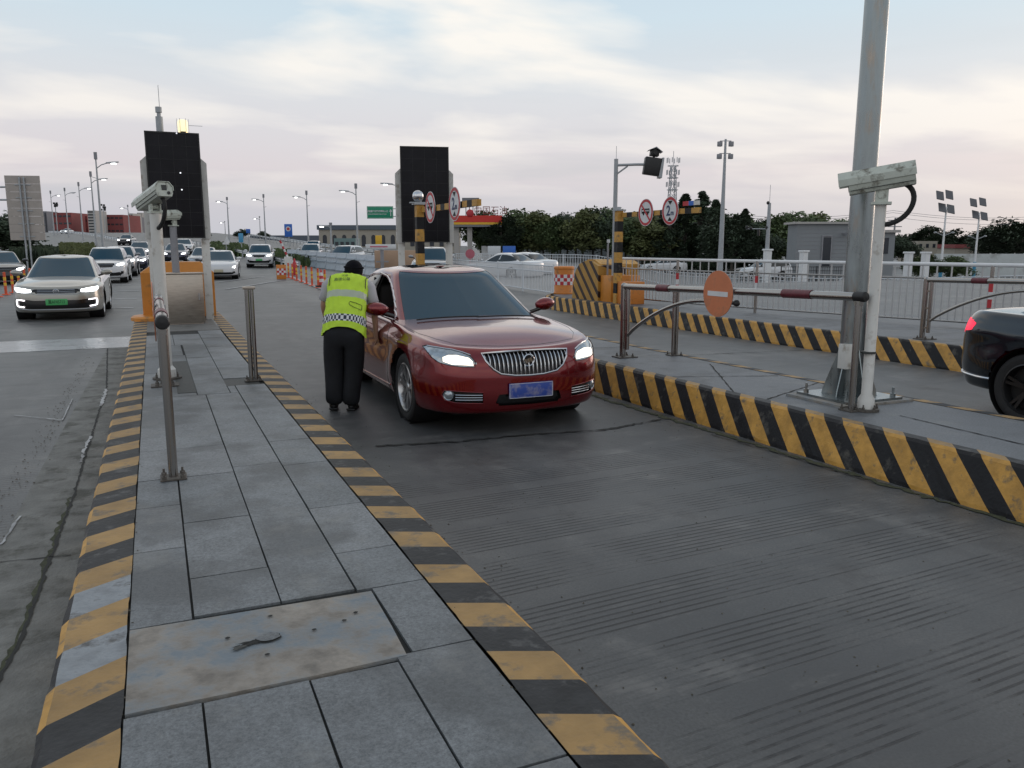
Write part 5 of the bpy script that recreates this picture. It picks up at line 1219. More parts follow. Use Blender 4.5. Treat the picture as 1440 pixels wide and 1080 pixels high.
q = MB(); q.box(px0 + .006, px0 + .018, -.215, .225, .335, .475, bev=.003); pl = build('number_plate', q, M['plate_blue'], rt)
q = MB(); xx = px0 + .0185
for (a, b, c, d) in ((-.212, .222, .468, .472), (-.212, .222, .338, .342), (-.212, -.208, .338, .472), (.218, .222, .338, .472)): q.box(xx, xx + .001, a, b, c, d)
build('plate_border', q, M['sign_white'], pl)
q = MB(); P_ = [drop(bv, v.x, v.y, -.001) for v in dens([(1.62, -.80), (1.9, -.72), (2.10, -.60), (2.17, -.40), (2.205, -.2), (2.215, 0), (2.205, .2), (2.17, .40), (2.10, .60), (1.9, .72), (1.62, .80), (1.2, .83)], .05)]; q.tube(P_, .0035, 6); build('bonnet_gap', q, M['trim_black'], rt)
q = MB(); P_ = [drop(bv, v.x, v.y, -.001) for v in dens([(1.62, -.80), (1.2, -.83), (.95, -.84)], .05)]; q.tube(P_, .003, 6); build('bonnet_gap', q, M['trim_black'], rt)
for a, b, c, d in ((1.17, .62, 1.22, -.05), (1.19, -.02, 1.10, -.66)):
    q = MB(); P_ = [drop(bv, v.x, v.y, .018) for v in dens([(a, b), (c, d)], .06)]; q.tube(P_, .008, 6); build('wiper', q, M['rubber'], rt)
q = MB(); gx_ = [-.02 - .5 * i / 8 for i in range(9)]; gy_ = [-.36 + .72 * j / 10 for j in range(11)]
q.add([drop(bv, x, y, .003) for x in gx_ for y in gy_], [(i * 11 + j, i * 11 + j + 1, (i + 1) * 11 + j + 1, (i + 1) * 11 + j) for i in range(8) for j in range(10)]); build('sunroof', q, M['glass'], rt, smooth=60)
RC = (3.075, 8.97)
rt.location = (RC[0], RC[1], 0); rt.rotation_euler = (0, 0, R(-90))
# ------------------------------------------------------------------ the other cars
M['headlamp'] = mat('lit_headlamp', (1, 1, 1), .3, emit=(.95, .98, 1.0), es=5.0)
M['drl'] = mat('daytime_light', (1, 1, 1), .3, emit=(1.0, .93, .97), es=3.5)
M['dark_rim'] = mat('dark_alloy', (.05, .05, .052), .35, metal=.8)
M['tail'] = mat('lit_tail_lamp', (.6, .01, .03), .3, emit=(1.0, .02, .07), es=1.1)
M['plate_green'] = mat('green_plate', (.08, .42, .14), .45)
M['plate_yellow'] = mat('plate_worn', (.45, .42, .30), .5)
SED = dict(RED); SED.update(q=.55, gh=dict(RED['gh']))
SUVK = dict(L=4.62, W=1.86, H=1.68, wf=1.42, wr=-1.26, wrad=.352, zsill=.24, flare=.025, sf=.75, sr=.6, q=.5,
    hood=[(2.4, .90), (2.15, .985), (1.8, 1.03), (1.3, 1.07), (.9, 1.09), (-1.8, 1.1), (-2.4, 1.1)],
    belt=[(2.4, .86), (2.1, .93), (1.7, .98), (.9, 1.03), (0, 1.06), (-1.5, 1.10), (-2.4, 1.08)], crease=[(2.4, .8), (0, .86), (-2.3, .92)],
    gh=dict(xf0=1.18, xf1=.42, xr0=-2.24, xr1=-1.98, hw0=.82, hw1=.63, ztop=1.6, crown=.035, sf=.95, sr=.6, roof=[(1.3, 1.5), (.42, 1.585), (-.4, 1.62), (-1.4, 1.61), (-2.0, 1.57), (-2.4, 1.5)]))
VANK = dict(SUVK); VANK.update(L=4.9, gh=dict(xf0=1.5, xf1=.85, xr0=-2.38, xr1=-2.25, hw0=.84, hw1=.70, ztop=1.7, crown=.03, sf=.8, sr=.4, roof=[(1.6, 1.6), (.85, 1.70), (-1, 1.75), (-2.4, 1.70)]))
def glass_sed(c):
    c.feature('front_window', WF, 'x', 'gh'); c.feature('side_window', WR, 'x', 'gh')
def glass_suv(c):
    c.feature('front_window', [(.86, 1.06), (.62, 1.24), (.35, 1.42), (.10, 1.50), (-.18, 1.525), (-.18, 1.08)], 'x', 'gh'); c.feature('side_window', [(-.26, 1.53), (-1.0, 1.53), (-1.62, 1.48), (-1.9, 1.36), (-1.98, 1.20), (-1.5, 1.14), (-.26, 1.09)], 'x', 'gh')
def front(style, suv):
    d = .17 if suv else 0.0
    if style == 'bar':     # slim lamps joined by a chrome lined grille, wide black lower intake
        return [('headlight', [(.50, .655), (.52, .715), (.66, .745), (.86, .765), (.99, .77), (.96, .71), (.86, .665), (.66, .645)]),
                ('grille', [(-.2, .725), (.44, .725), (.50, .69), (.40, .625), (-.2, .615)]),
                ('lower_intake', [(-.2, .475), (.45, .47), (.70, .50), (.86, .52), (.90, .42), (.86, .33), (.62, .285), (-.2, .28)])]
    if style == 'ev':      # smooth face, lamps low, dark slot
        return [('headlight', [(.66, .60), (.70, .66), (.88, .69), (.92, .61), (.80, .56)]), ('lower_intake', [(-.2, .36), (.62, .36), (.80, .42), (.85, .33), (.6, .25), (-.2, .24)])]
    return [('headlight', [(.50, .63 + d), (.52, .70 + d), (.70, .745 + d), (.90, .765 + d), (.96, .74 + d), (.86, .66 + d), (.66, .62 + d)]),
            ('grille', [(-.2, .745 + d), (.42, .74 + d), (.44, .66 + d), (.36, .56 + d), (-.2, .54 + d)]),
            ('lower_intake', [(-.2, .40 + d / 2), (.45, .40 + d / 2), (.70, .44 + d / 2), (.84, .48 + d / 2), (.84, .36 + d / 2), (.6, .28 + d / 3), (-.2, .27 + d / 3)])]
def make_car(kind, label, paint, loc, rotz=-90, style='std', lit=True, plate=None, group=None, q=None, cat='car', small=False, tail=False, spokes=5, name='car', upd=None):
    sp = dict({'sed': SED, 'suv': SUVK, 'van': VANK}[kind])
    if q: sp['q'] = q
    if upd: sp.update(upd)
    c = Car(sp); suv = kind != 'sed'
    for nm, pl in front(style, suv): c.feature(nm, pl)
    (glass_suv if suv else glass_sed)(c)
    if tail: c.feature('tail_lamp', [(-2.6, .82), (-2.25, .82), (-2.02, .86), (-1.98, .93), (-2.10, .975), (-2.6, .985)] if not suv else [(-2.5, .95), (-2.15, .95), (-2.12, 1.05), (-2.5, 1.07)], 'x')
    t, body, cls, gcl, names = assemble(c, name, label, (0, 0, 0), 0, paint, cat=cat, ws=(.0, .925), group=group, spokes=spokes, rim=M['dark_rim'] if tail else None)
    bvh = bvh_of(body)
    def both(nm, m, off, part=None, reg='body'):
        i_ = [k for k, n in enumerate(names) if n == nm]
        qd = MB()
        for sg in (1, -1): c.faces(c.body, cls == i_[0], qd, sg, off)
        return build(part or nm, qd, m, t, smooth=60, merge=True)
    for sg in (1, -1):
        qd = MB(); c.faces(c.body, cls == names.index('headlight'), qd, sg, -.002); build('headlight', qd, M['headlamp'] if lit else M['lens'], t, smooth=60, merge=True)
        for k in (0, 1): qd = MB(); c.faces(c.gh, gcl == k, qd, sg, -.005); build('side_window', qd, M['glass'], t, smooth=60, merge=True)
        if tail: qd = MB(); c.faces(c.body, cls == names.index('tail_lamp'), qd, sg, .002); build('tail_lamp', qd, M['tail'], t, smooth=60, merge=True)
        if not small or True: mirror_part(t, .74 if not suv else .80, sg * (c.hw + .03), 1.05 + (.14 if suv else 0), sg, paint, 1.05)
    if 'grille' in names:
        g_ = both('grille', M['trim_black'], -.012)
        if not small:
            for z in ((.672,) if style != 'bar' else (.705, .668, .632)):
                qd = MB(); z += (.17 if suv else 0)
                for sg in (1, -1): c.line(qd, [(0, z), (.38, z + .004)], .006, sgn=sg, off=.0, dens=.06)
                build('grille_bar', qd, M['chrome'], g_)
    both('lower_intake', M['trim_black'], -.014)
    xp = c.surf(0, .46, off=0)[0].x
    if plate: qd = MB(); zp = .435 + (.12 if suv else 0); qd.box(xp + .008, xp + .02, -.22, .22, zp - .07, zp + .07, bev=.003); pl_ = build('number_plate', qd, plate, t); t['px'] = float(xp + .02); t['pz'] = float(zp)
    if style == 'bar':
        xb = c.surf(0, .67, off=.012)[0].x; qd = MB(); qd.lathe([(.052, -.006), (.060, 0), (.052, .006), (.047, 0)], (xb, 0, .672), 24, axis='X', closed=True)
        for pts in ([(-.034, .03), (-.012, -.034), (0, .0), (.012, -.034), (.034, .03)], [(-.016, .034), (0, .004), (.016, .034)]): qd.tube([(xb, a, .672 + b) for a, b in pts], .005, 6)
        build('badge', qd, M['chrome'], t)
        for sg in (1, -1):
            qd = MB(); c.line(qd, [(.66, .475), (.80, .490), (.868, .484), (.874, .42), (.862, .355), (.80, .335), (.68, .325)], .013, sgn=sg, off=.006, dens=.03); build('daytime_lamp', qd, M['drl'], t)
            qd = MB(); c.line(qd, [(0, .60), (.40, .605), (.56, .64), (.80, .648)], .006, sgn=sg, off=.003, dens=.05); build('chrome_strip', qd, M['chrome'], t)
            qd = MB(); c.line(qd, [(0, .262), (.55, .262), (.84, .29)], .006, sgn=sg, off=.004, dens=.05); build('chrome_strip', qd, M['chrome'], t)
    t.location = loc; t.rotation_euler = (0, 0, R(rotz))
    return t, c
P_champ = car_paint('champagne_metallic', (.33, .32, .29), .6, .3); P_white = car_paint('pearl_white', (.60, .61, .63), .1, .3); P_blue = car_paint('midnight_blue', (.010, .016, .055), .4, .3)
P_dark = car_paint('graphite', (.018, .022, .030), .4, .3); P_grey = car_paint('grey_metallic', (.22, .23, .25), .6, .3); P_deep = car_paint('deep_petrol_blue', (.006, .012, .020), .4, .25)
def on_road(px, depth, dz=0): p = D(px, 346, depth); return (p.x, p.y, ground_z(p.x, p.y) + dz)
# champagne saloon in the left lane
ch, cc = make_car('sed', 'champagne saloon with a green plate and lit lamps approaching in the left lane', P_champ, (-2.06, 23.5, 0), -90.5, 'bar', plate=M['plate_green'], q=.9, spokes=5, group='cars queuing in the left lane')
text_on('plate_characters', '冀AF45713', (ch['px'] + .001, 0, ch['pz']), (1, 0, 0), .105, M['black_paint'], None, th=.001, sx_=.70)
pt = bpy.data.objects['plate_characters']; pt.parent = [k for k in kids(ch) if k.name.startswith('number_plate')][0]
G_L = 'cars queuing in the left lane'; G_M = 'cars approaching in the middle lanes'; G_F = 'cars beyond the barriers'
make_car('suv', 'white estate car with roof rails following the champagne saloon', P_white, on_road(150, 39.5), -92, 'std', plate=M['plate_blue'], group=G_L, q=.4)
make_car('suv', 'grey car half hidden behind the white estate car', P_grey, on_road(168, 47), -92, 'std', group=G_L, q=.3)
make_car('sed', 'dark blue saloon with bright lamps right of the white estate car', P_blue, on_road(187, 53), -93, 'std', plate=M['plate_blue'], group=G_L, q=.35)
make_car('sed', 'pale silver saloon behind the dark blue saloon', P_grey, on_road(197, 72), -93, 'std', group=G_L, q=.3)
make_car('sed', 'small dark car alone higher up the ramp, left of the yellow beacon board', P_dark, on_road(179, 118), -100, 'std', group=G_L, q=.25)
make_car('sed', 'tiny white car with lit lamps near the ramp top by the red hall', P_white, on_road(96, 230), -110, 'std', group=G_L, q=.2)
make_car('sed', 'dark car at the left picture edge beside the orange lane posts', P_dark, on_road(-2, 38), -80, 'std', group=G_L, q=.4)
make_car('sed', 'white saloon without visible lamps between the board legs', P_white, on_road(259, 84), -95, 'std', lit=False, group=G_M, q=.3)
make_car('sed', 'dark blue car mostly hidden behind the grey camera post', P_blue, on_road(247, 66), -95, 'std', group=G_M, q=.3)
make_car('sed', 'white electric hatchback with smooth face right of the yellow beacon board', P_white, on_road(309, 44), -97, 'ev', plate=M['plate_yellow'], group=G_M, q=.5)
make_car('sed', 'silver car tucked behind the white electric hatchback', P_grey, on_road(287, 54), -97, 'std', lit=False, group=G_M, q=.3)
make_car('suv', 'white and black crossover with lit lamps left of the checkered board', P_white, on_road(366, 60), -100, 'std', plate=M['plate_green'], group=G_M, q=.4)
make_car('van', 'white van highest on the slip road behind the plastic barriers', P_white, on_road(441, 105), -105, 'std', lit=False, group=G_F, q=.25, cat='van')
make_car('suv', 'white pickup with lit lamps behind the plastic barriers', P_white, on_road(437, 72), -105, 'std', group=G_F, q=.3, cat='pickup')
make_car('suv', 'white wagon behind the plastic barriers above the attendant', P_white, on_road(485, 64), -125, 'std', group=G_F, q=.3)
make_car('suv', 'silver car with blue tinted windows behind the second lane board', P_grey, on_road(607, 40), -110, 'std', lit=False, group=G_F, q=.4)
make_car('sed', 'white saloon seen from behind beyond the white fence', P_white, on_road(708, 46, -.15), 118, 'std', lit=False, group=G_F, q=.35)
make_car('sed', 'white saloon right behind the other white one beyond the fence', P_white, on_road(734, 50, -.15), 112, 'std', lit=False, group=G_F, q=.3)
make_car('sed', 'white crossover parked beyond the railing below the far two metre sign', P_white, on_road(934, 84), 150, 'std', lit=False, group=G_F, q=.35)
make_car('suv', 'low white saloon beyond the railing left of the grey building', P_white, on_road(1075, 68), 165, 'std', lit=False, group=G_F, q=.35)
sv, sc_ = make_car('sed', 'very dark saloon with a glowing red tail lamp leaving at the right edge', P_deep, (8.46, 3.55, 0), -90, 'std', lit=False, q=.9, tail=True, spokes=5, group=G_F,
    upd=dict(L=4.6, wr=-1.38, wrad=.345, zsill=.27, hood=[(2.45, .82), (2.0, .92), (1.15, 1.0), (.8, 1.02), (-1.6, 1.08), (-2.0, 1.10), (-2.2, 1.09), (-2.45, 1.05)], belt=[(2.45, .76), (1.9, .86), (.9, .96), (0, .99), (-1.2, 1.03), (-2.0, 1.05), (-2.45, 1.0)]))
sv['group'] = ''; del sv['group']
q = MB(); sc_.line(q, [(-2.27, .42), (-1.9, .40), (-1.75, .40)], .012, 'x', sgn=-1, off=.008, dens=.05); build('chrome_strip', q, M['chrome'], None).parent = sv
# ------------------------------------------------------------------ toll attendant
M['skin'] = mat('skin', (.42, .24, .17), .55); M['trousers'] = mat('black_trousers', (.006, .007, .010), .85, var=.3, vscale=12, bump=.5, bscale=9)
M['vest'] = mat('hi_vis_yellow_green', (.50, .72, .04), .65, var=.08, vscale=14, bump=.5, bscale=9); M['reflect'] = mat('grey_reflective_tape', (.42, .47, .36), .4)
M['shirt'] = mat('pale_grey_shirt', (.42, .41, .43), .75, bump=.4, bscale=14); M['hair'] = mat('black_hair', (.004, .004, .007), .85, spec=.15, var=.3, vscale=50, bump=.6, bscale=60); M['navy_cloth'] = mat('navy_check', (.02, .03, .05), .7)
def skin_mesh(name, V, E_, rad, m, parent, root=0, sub=2):
    me = bpy.data.meshes.new(name); me.from_pydata([tuple(v) for v in V], E_, []); o = bpy.data.objects.new(name, me); C.objects.link(o)
    sk = o.modifiers.new('skin', 'SKIN'); sk.use_smooth_shade = True
    d = me.skin_vertices[0].data if len(me.skin_vertices) else None
    if d is None:
        bpy.context.view_layer.objects.active = o; bpy.ops.mesh.customdata_skin_add() if hasattr(bpy.ops.mesh, 'customdata_skin_add') else None; d = me.skin_vertices[0].data
    for i, r_ in enumerate(rad): d[i].radius = r_ if isinstance(r_, tuple) else (r_, r_); d[i].use_root = (i == root)
    sb = o.modifiers.new('sub', 'SUBSURF'); sb.levels = sub; sb.render_levels = sub
    dg = bpy.context.evaluated_depsgraph_get(); m2 = bpy.data.meshes.new_from_object(o.evaluated_get(dg)); bpy.data.objects.remove(o)
    m2.materials.clear(); m2.materials.append(m); o = bpy.data.objects.new(name, m2); C.objects.link(o); o.parent = parent
    for p in m2.polygons: p.use_smooth = True
    return o
pe = thing('person', 'attendant in a yellow green reflective vest and black trousers leaning towards the red saloon', 'person')
V = [(0, 0, .90), (0, .05, 1.04), (0, .15, 1.20), (0, .24, 1.33), (.01, .29, 1.37), (.025, .355, 1.41), (.03, .37, 1.46)]; Rr = [(.14, .10), (.12, .09), (.14, .10), (.12, .08), .05, (.075, .085), (.06, .07)]
Ed = [(0, 1), (1, 2), (2, 3), (3, 4), (4, 5), (5, 6)]
def chain(start, pts, rad):
    prev = start
    for p_, r_ in zip(pts, rad): V.append(p_); Rr.append(r_); Ed.append((prev, len(V) - 1)); prev = len(V) - 1
    return prev
for s in (-1, 1):
    chain(0, [(s * .09, 0, .84), (s * .098, .03, .48), (s * .082, -.01, .10), (s * .085, .02, .05), (s * .09, .13, .035)], [.085, .055, .04, .038, .03])
hands = []
for s, el, wr in ((1, (.262, .20, 1.07), (.285, .25, .82)), (-1, (-.25, .26, 1.07), (-.235, .40, .88))):
    a = chain(3, [(s * .17, .235, 1.32), el, wr], [.052, .040, .027]); hv = (Vector(wr) - Vector(el)).normalized(); sd_ = Vector((0, 1, 0)).cross(hv).normalized()
    pm = Vector(wr) + hv * .06; k = chain(a, [tuple(pm)], [(.034, .016)])
    side = hv.cross(Vector((s, 0, 0))).normalized()
    for j, (o_, ln) in enumerate(((-.027, .062), (-.009, .072), (.009, .068), (.026, .052))):
        b0 = pm + side * o_ + hv * .028; b1 = b0 + hv * ln * .5 + Vector((-s * .004, .004, 0)); b2 = b1 + hv * ln * .45 + Vector((-s * .016, .006, 0)); chain(k, [tuple(b0), tuple(b1), tuple(b2)], [.0095, .0085, .007])
    th = pm - side * .030 - hv * .02; chain(k, [tuple(th), tuple(th - side * .012 + hv * .035), tuple(th - side * .006 + hv * .06)], [.011, .010, .008])
skin_mesh('body', V, Ed, Rr, M['skin'], pe)
# trousers: one continuous garment
V2 = [(0, -.005, .93), (0, -.02, .84)]; E2 = [(0, 1)]; R2 = [(.195, .135), (.215, .150)]
for s in (-1, 1):
    pts = [(s * .092, -.015, .74), (s * .100, .01, .60), (s * .098, .03, .46), (s * .090, .02, .30), (s * .082, -.005, .16), (s * .080, .0, .045)]; rd = [(.128, .125), (.122, .115), (.112, .105), (.102, .098), (.092, .094), (.086, .100)]; prev = 1
    for p_, r_ in zip(pts, rd): V2.append(p_); R2.append(r_); E2.append((prev, len(V2) - 1)); prev = len(V2) - 1
skin_mesh('trousers', V2, E2, R2, M['trousers'], pe)
for s in (-1, 1):
    q = MB(); q.ellip((s * .088, .085, .042), (.047, .125, .045)); q.box(s * .088 - .043, s * .088 + .043, -.035, .195, .004, .026, bev=.008); q.xf(Matrix.Rotation(R(-6 * s), 4, 'Z')); build('shoe', q, M['black'], pe, smooth=50)
# loft along the bent spine
def spine(s_):   # s 0 hem .. 1 neck
    P_ = [(0, -.02, .83), (0, .0, .94), (0, .045, 1.05), (0, .11, 1.16), (0, .18, 1.26), (0, .245, 1.345), (0, .275, 1.385)]
    a = s_ * (len(P_) - 1); i = min(int(a), len(P_) - 2); return Vector(P_[i]).lerp(Vector(P_[i + 1]), a - i), (Vector(P_[min(i + 1, 6)]) - Vector(P_[max(i - 0, 0)])).normalized()
def loft(name, m, s0, s1, rows, W_, D_, mats_fn=None, mats=None, n=48, hem=None, off=0):
    q = MB(); vs = []
    for j in range(rows + 1):
        s_ = s0 + (s1 - s0) * j / rows; c, t_ = spine(s_); fw = Vector((1, 0, 0)).cross(t_); fw = -fw if fw.y < 0 else fw
        w, d = sinterp(s_, W_) + off, sinterp(s_, D_) + off
        for k in range(n):
            th = 2 * math.pi * k / n; cs, sn = math.cos(th), math.sin(th); ex = .8
            x = math.copysign(abs(cs) ** ex, cs) * w; y = math.copysign(abs(sn) ** ex, sn) * d
            v = c + Vector((1, 0, 0)) * x + fw * y
            if hem and s_ < .25: v -= t_ * hem * (1 - s_ / .25) * (abs(cs) ** 2 - .4)
            w_ = .004 * math.sin(k * 1.7 + s_ * 19) + .003 * math.sin(k * .9 - s_ * 31); v += (Vector((1, 0, 0)) * cs + fw * sn) * w_
            vs.append(v)
    for j in range(rows):
        for k in range(n):
            f = (j * n + k, j * n + (k + 1) % n, (j + 1) * n + (k + 1) % n, (j + 1) * n + k); q.f.append(f); q.m.append(mats_fn(j, k) if mats_fn else 0)
    q.v = [tuple(v) for v in vs]; q.f.append(tuple(rows * n + k for k in range(n))); q.m.append(0)
    return build(name, q, mats or [m], pe, smooth=70)
VW = [(0, .218), (.2, .207), (.35, .196), (.55, .196), (.72, .203), (.84, .195), (.92, .150), (1, .07)]; VD = [(0, .135), (.2, .120), (.35, .112), (.55, .118), (.72, .120), (.84, .105), (.92, .085), (1, .06)]
def vm(j, k):
    if j in (4, 5, 6): return 1 + (j + k) % 2
    if 15 <= j <= 17: return 3
    return 0
loft('vest', None, 0.0, .975, 32, VW, VD, vm, [M['vest'], M['sign_white'], M['navy_cloth'], M['reflect']], n=72, hem=.10)
# shirt sleeves
for s, el in ((1, (.262, .20, 1.07)), (-1, (-.25, .26, 1.07))):
    a = Vector((s * .135, .225, 1.335)); b = Vector((s * .20, .235, 1.27)); e = Vector(el); c_ = b.lerp(e, .75) + Vector((s * .006, 0, 0)); q = MB(); q.tube([a, a.lerp(b, .6), b, b.lerp(e, .4), c_, c_ + (e - b) * .02], [.05, .072, .072, .064, .060, .052], 16); build('sleeve', q, M['shirt'], pe, smooth=70)
    q = MB(); ring = [Vector((s * .178 + .0 * math.cos(t_), .215 + .105 * math.cos(t_), 1.285 + .095 * math.sin(t_))) for t_ in [2 * math.pi * i / 24 for i in range(24)]]; q.tube(ring, .0045, 6, closed=True); build('armhole_piping', q, M['black'], pe)
q = MB(); q.lathe([(.052, 0), (.062, .02), (.058, .045)], (.003, .275, 1.365), 20); build('collar', q, M['shirt'], pe)
# head details and hair
q = MB(); hc = Vector((.03, .375, 1.43)); q.ellip(hc + Vector((0, .0, .0)), (.078, .095, .105), 20, 14); build('face', q, M['skin'], pe, smooth=70)
q = MB(); q.cyl(hc + Vector((0, .09, -.01)), hc + Vector((0, .118, -.02)), .014, .008, n=8); q.ellip(hc + Vector((.079, -.0, -.01)), (.010, .022, .030)); q.ellip(hc + Vector((-.079, .0, -.01)), (.010, .022, .030)); q.ellip(hc + Vector((0, .092, -.052)), (.022, .008, .006)); build('nose_mouth_and_ears', q, M['skin'], pe)
q = MB()
for s in (-1, 1): q.ellip(hc + Vector((s * .03, .088, .012)), (.014, .008, .008))
build('eyes', q, M['black'], pe)
q = MB(); q.ellip(hc + Vector((0, -.018, .022)), (.094, .106, .104), 24, 16); q.ellip(hc + Vector((-.052, -.075, -.045)), (.050, .050, .075)); q.ellip(hc + Vector((.0, -.070, -.035)), (.078, .055, .085)); build('hair', q, M['hair'], pe, smooth=70)
q = MB(); q.tube([hc + Vector((.095 * math.cos(a), -.012 + .102 * math.sin(a), .045)) for a in [2 * math.pi * i / 24 for i in range(24)]], .010, 8, closed=True); build('hair_band', q, M['hair'], pe)
# pocket outline and lettering on the back of the vest
def back(x, s_, off=.006):
    c, t_ = spine(s_); fw = Vector((1, 0, 0)).cross(t_); fw = -fw if fw.y < 0 else fw; w, d = sinterp(s_, VW), sinterp(s_, VD); cs = max(-1, min(1, x / w)); cs_ = math.copysign(abs(cs) ** 1.25, cs); sn = math.sqrt(max(0, 1 - cs_ * cs_)) ** .8
    return c + Vector((x, 0, 0)) - fw * (d * sn + off)
q = MB(); P_ = [back(x, s_) for x, s_ in ((.04, .36), (.05, .385), (.10, .375), (.15, .36), (.165, .35), (.165, .30), (.15, .305), (.10, .325), (.05, .335))]; q.tube(P_, .0028, 6, closed=True); build('pocket_outline', q, M['black'], pe)
def back_text(s, s_mid, size, x0):
    cu = bpy.data.curves.new('t', 'FONT'); cu.body = s; cu.size = size; cu.align_x = 'CENTER'; cu.align_y = 'CENTER'; cu.resolution_u = 2; cu.offset = 0
    o = bpy.data.objects.new('t', cu); C.objects.link(o); dg = bpy.context.evaluated_depsgraph_get(); me = bpy.data.meshes.new_from_object(o.evaluated_get(dg)); bpy.data.objects.remove(o)
    for v in me.vertices: v.co = back(v.co.x + x0, s_mid + v.co.y / .62 + (v.co.x) * .10, .008)
    me.materials.clear(); me.materials.append(M['navy_cloth']); o = bpy.data.objects.new('lettering', me); C.objects.link(o); o.parent = pe
back_text('高速公路', .71, .040, -.05); back_text('交通', .79, .030, -.03)
pe.location = (1.71, 8.27, 0.004); pe.rotation_euler = (0, R(3.5), R(-20)); pe.scale = (1.04, 1.0, 1.0)
# ------------------------------------------------------------------ background
def gz(p): return ground_z(p.x, p.y)
def spot(px, depth): p = D(px, 346, depth); return Vector((p.x, p.y, ground_z(p.x, p.y)))
def zat(px, y, depth): return D(px, y, depth).z
M['leaf'] = mat('leaf_green', (.068, .100, .036), .75, var=.55, vscale=1.3); M['leaf_dark'] = mat('dark_leaf', (.030, .048, .025), .8, var=.5, vscale=.8); M['bark'] = mat('bark', (.075, .065, .055), .9, var=.3)
M['leaf_warm'] = mat('olive_leaf', (.090, .105, .036), .75, var=.4, vscale=.8)
M['far_white'] = mat('white_fence_paint', (.60, .63, .66), .5)
def tree_mesh(name, seed, H, Wd, trunk, clumps, leaves, ls, shape, leafm):
    rnd = random.Random(seed); t = thing(name, 'x', 'tree')
    q = MB(); top = Vector((rnd.uniform(-.1, .1), rnd.uniform(-.1, .1), H * .8)); q.tube([(0, 0, 0), (0, 0, trunk * .6), top * .6, top], [H * .022, H * .018, H * .012, H * .004], 8)
    cs = []
    for k in range(clumps):
        if shape == 'round': a = rnd.uniform(0, 6.28); u = rnd.uniform(-1, 1); r_ = rnd.uniform(.35, .95); c = Vector((math.cos(a) * math.sqrt(1 - u * u) * Wd / 2 * r_, math.sin(a) * math.sqrt(1 - u * u) * Wd / 2 * r_, trunk + (H - trunk) * (.5 + .46 * u * r_))); s = rnd.uniform(.20, .34) * Wd * .58
        else: f = rnd.random() ** 1.3; a = rnd.uniform(0, 6.28); rr = Wd / 2 * (1 - f) ** .7 * rnd.uniform(.3, 1); c = Vector((math.cos(a) * rr, math.sin(a) * rr, trunk + (H - trunk) * f * .97)); s = rnd.uniform(.16, .26) * Wd * .6 * (1.1 - .72 * f)
        cs.append((c, s)); 
        if k % 2 == 0: b0 = Vector((0, 0, min(c.z * .8, trunk + (c.z - trunk) * .35))); q.tube([b0, b0.lerp(c, .5) + Vector((0, 0, .1)), c], [H * .008, H * .005, H * .002], 5)
    build('trunk', q, M['bark'], t)
    q = MB(); per = leaves // clumps
    for c, s in cs:
        for _ in range(per):
            v = Vector((rnd.gauss(0, 1), rnd.gauss(0, 1), rnd.gauss(0, 1))).normalized(); r_ = s * rnd.uniform(.55, 1.08) * (1 + .25 * math.sin(7 * v.x + 3 * v.y)); p = c + Vector((v.x * r_, v.y * r_, v.z * r_ * .85))
            a = Vector((rnd.gauss(0, 1), rnd.gauss(0, 1), rnd.gauss(0, .6))).normalized(); b = a.orthogonal().normalized(); l = ls * rnd.uniform(.6, 1.3)
            q.quad(p - a * l, p + b * l * .45, p + a * l, p - b * l * .45)
    build('crown', q, leafm, t, smooth=0, fixn=False)
    return t
protos = [tree_mesh('broadleaf_tree', 1, 5.4, 4.8, 1.1, 46, 6900, .17, 'round', M['leaf']), tree_mesh('broadleaf_tree', 2, 5.0, 4.5, 1.0, 42, 6300, .17, 'round', M['leaf_warm']), tree_mesh('broadleaf_tree', 3, 5.6, 4.7, 1.1, 44, 6600, .17, 'round', M['leaf_dark']),
          tree_mesh('conifer_tree', 4, 8.2, 4.4, .5, 110, 9900, .18, 'tall', M['leaf_dark']), tree_mesh('slender_tree', 5, 7.2, 3.4, .7, 70, 5000, .17, 'tall', M['leaf'])]
used = set()
def tree(k, px, depth, ytop, wid=1.0, lab='', group=None):
    b = spot(px, depth); H0 = (5.4, 5.0, 5.6, 8.2, 7.2)[k]; h = zat(px, ytop, depth) - b.z; sc_ = h / H0
    t = protos[k] if k not in used else copy_tree(protos[k]); used.add(k); t.location = b; t.scale = (sc_ * wid, sc_ * wid, sc_); t.rotation_euler = (0, 0, px * .37); t['label'] = lab
    if group: t['group'] = group
    return t
GT = 'trees of the belt behind the white fence'
row = [(0, 684, 300), (2, 705, 302), (0, 728, 297), (1, 752, 299), (0, 776, 303), (2, 798, 298), (1, 820, 293), (2, 846, 294), (0, 866, 298), (0, 893, 302), (1, 915, 308)]
marks = ['beside the canopy of the filling station', 'second right of the filling station canopy', 'above the left one of the two white saloons', 'above the right one of the two white saloons', 'right of the two white saloons', 'above the checkered orange drum', 'above the rounded crash block', 'just left of the striped height post', 'directly behind the striped height post', 'just right of the striped height post', 'below the crossed out bus sign of the far island']
for (k, px, yt), mk_ in zip(row, marks): tree(k, px, 92 + (px % 5), yt + ((px * 7) % 11) - 6, 1.12 + .02 * (px % 9), 'bushy broadleaf street tree ' + mk_, GT)
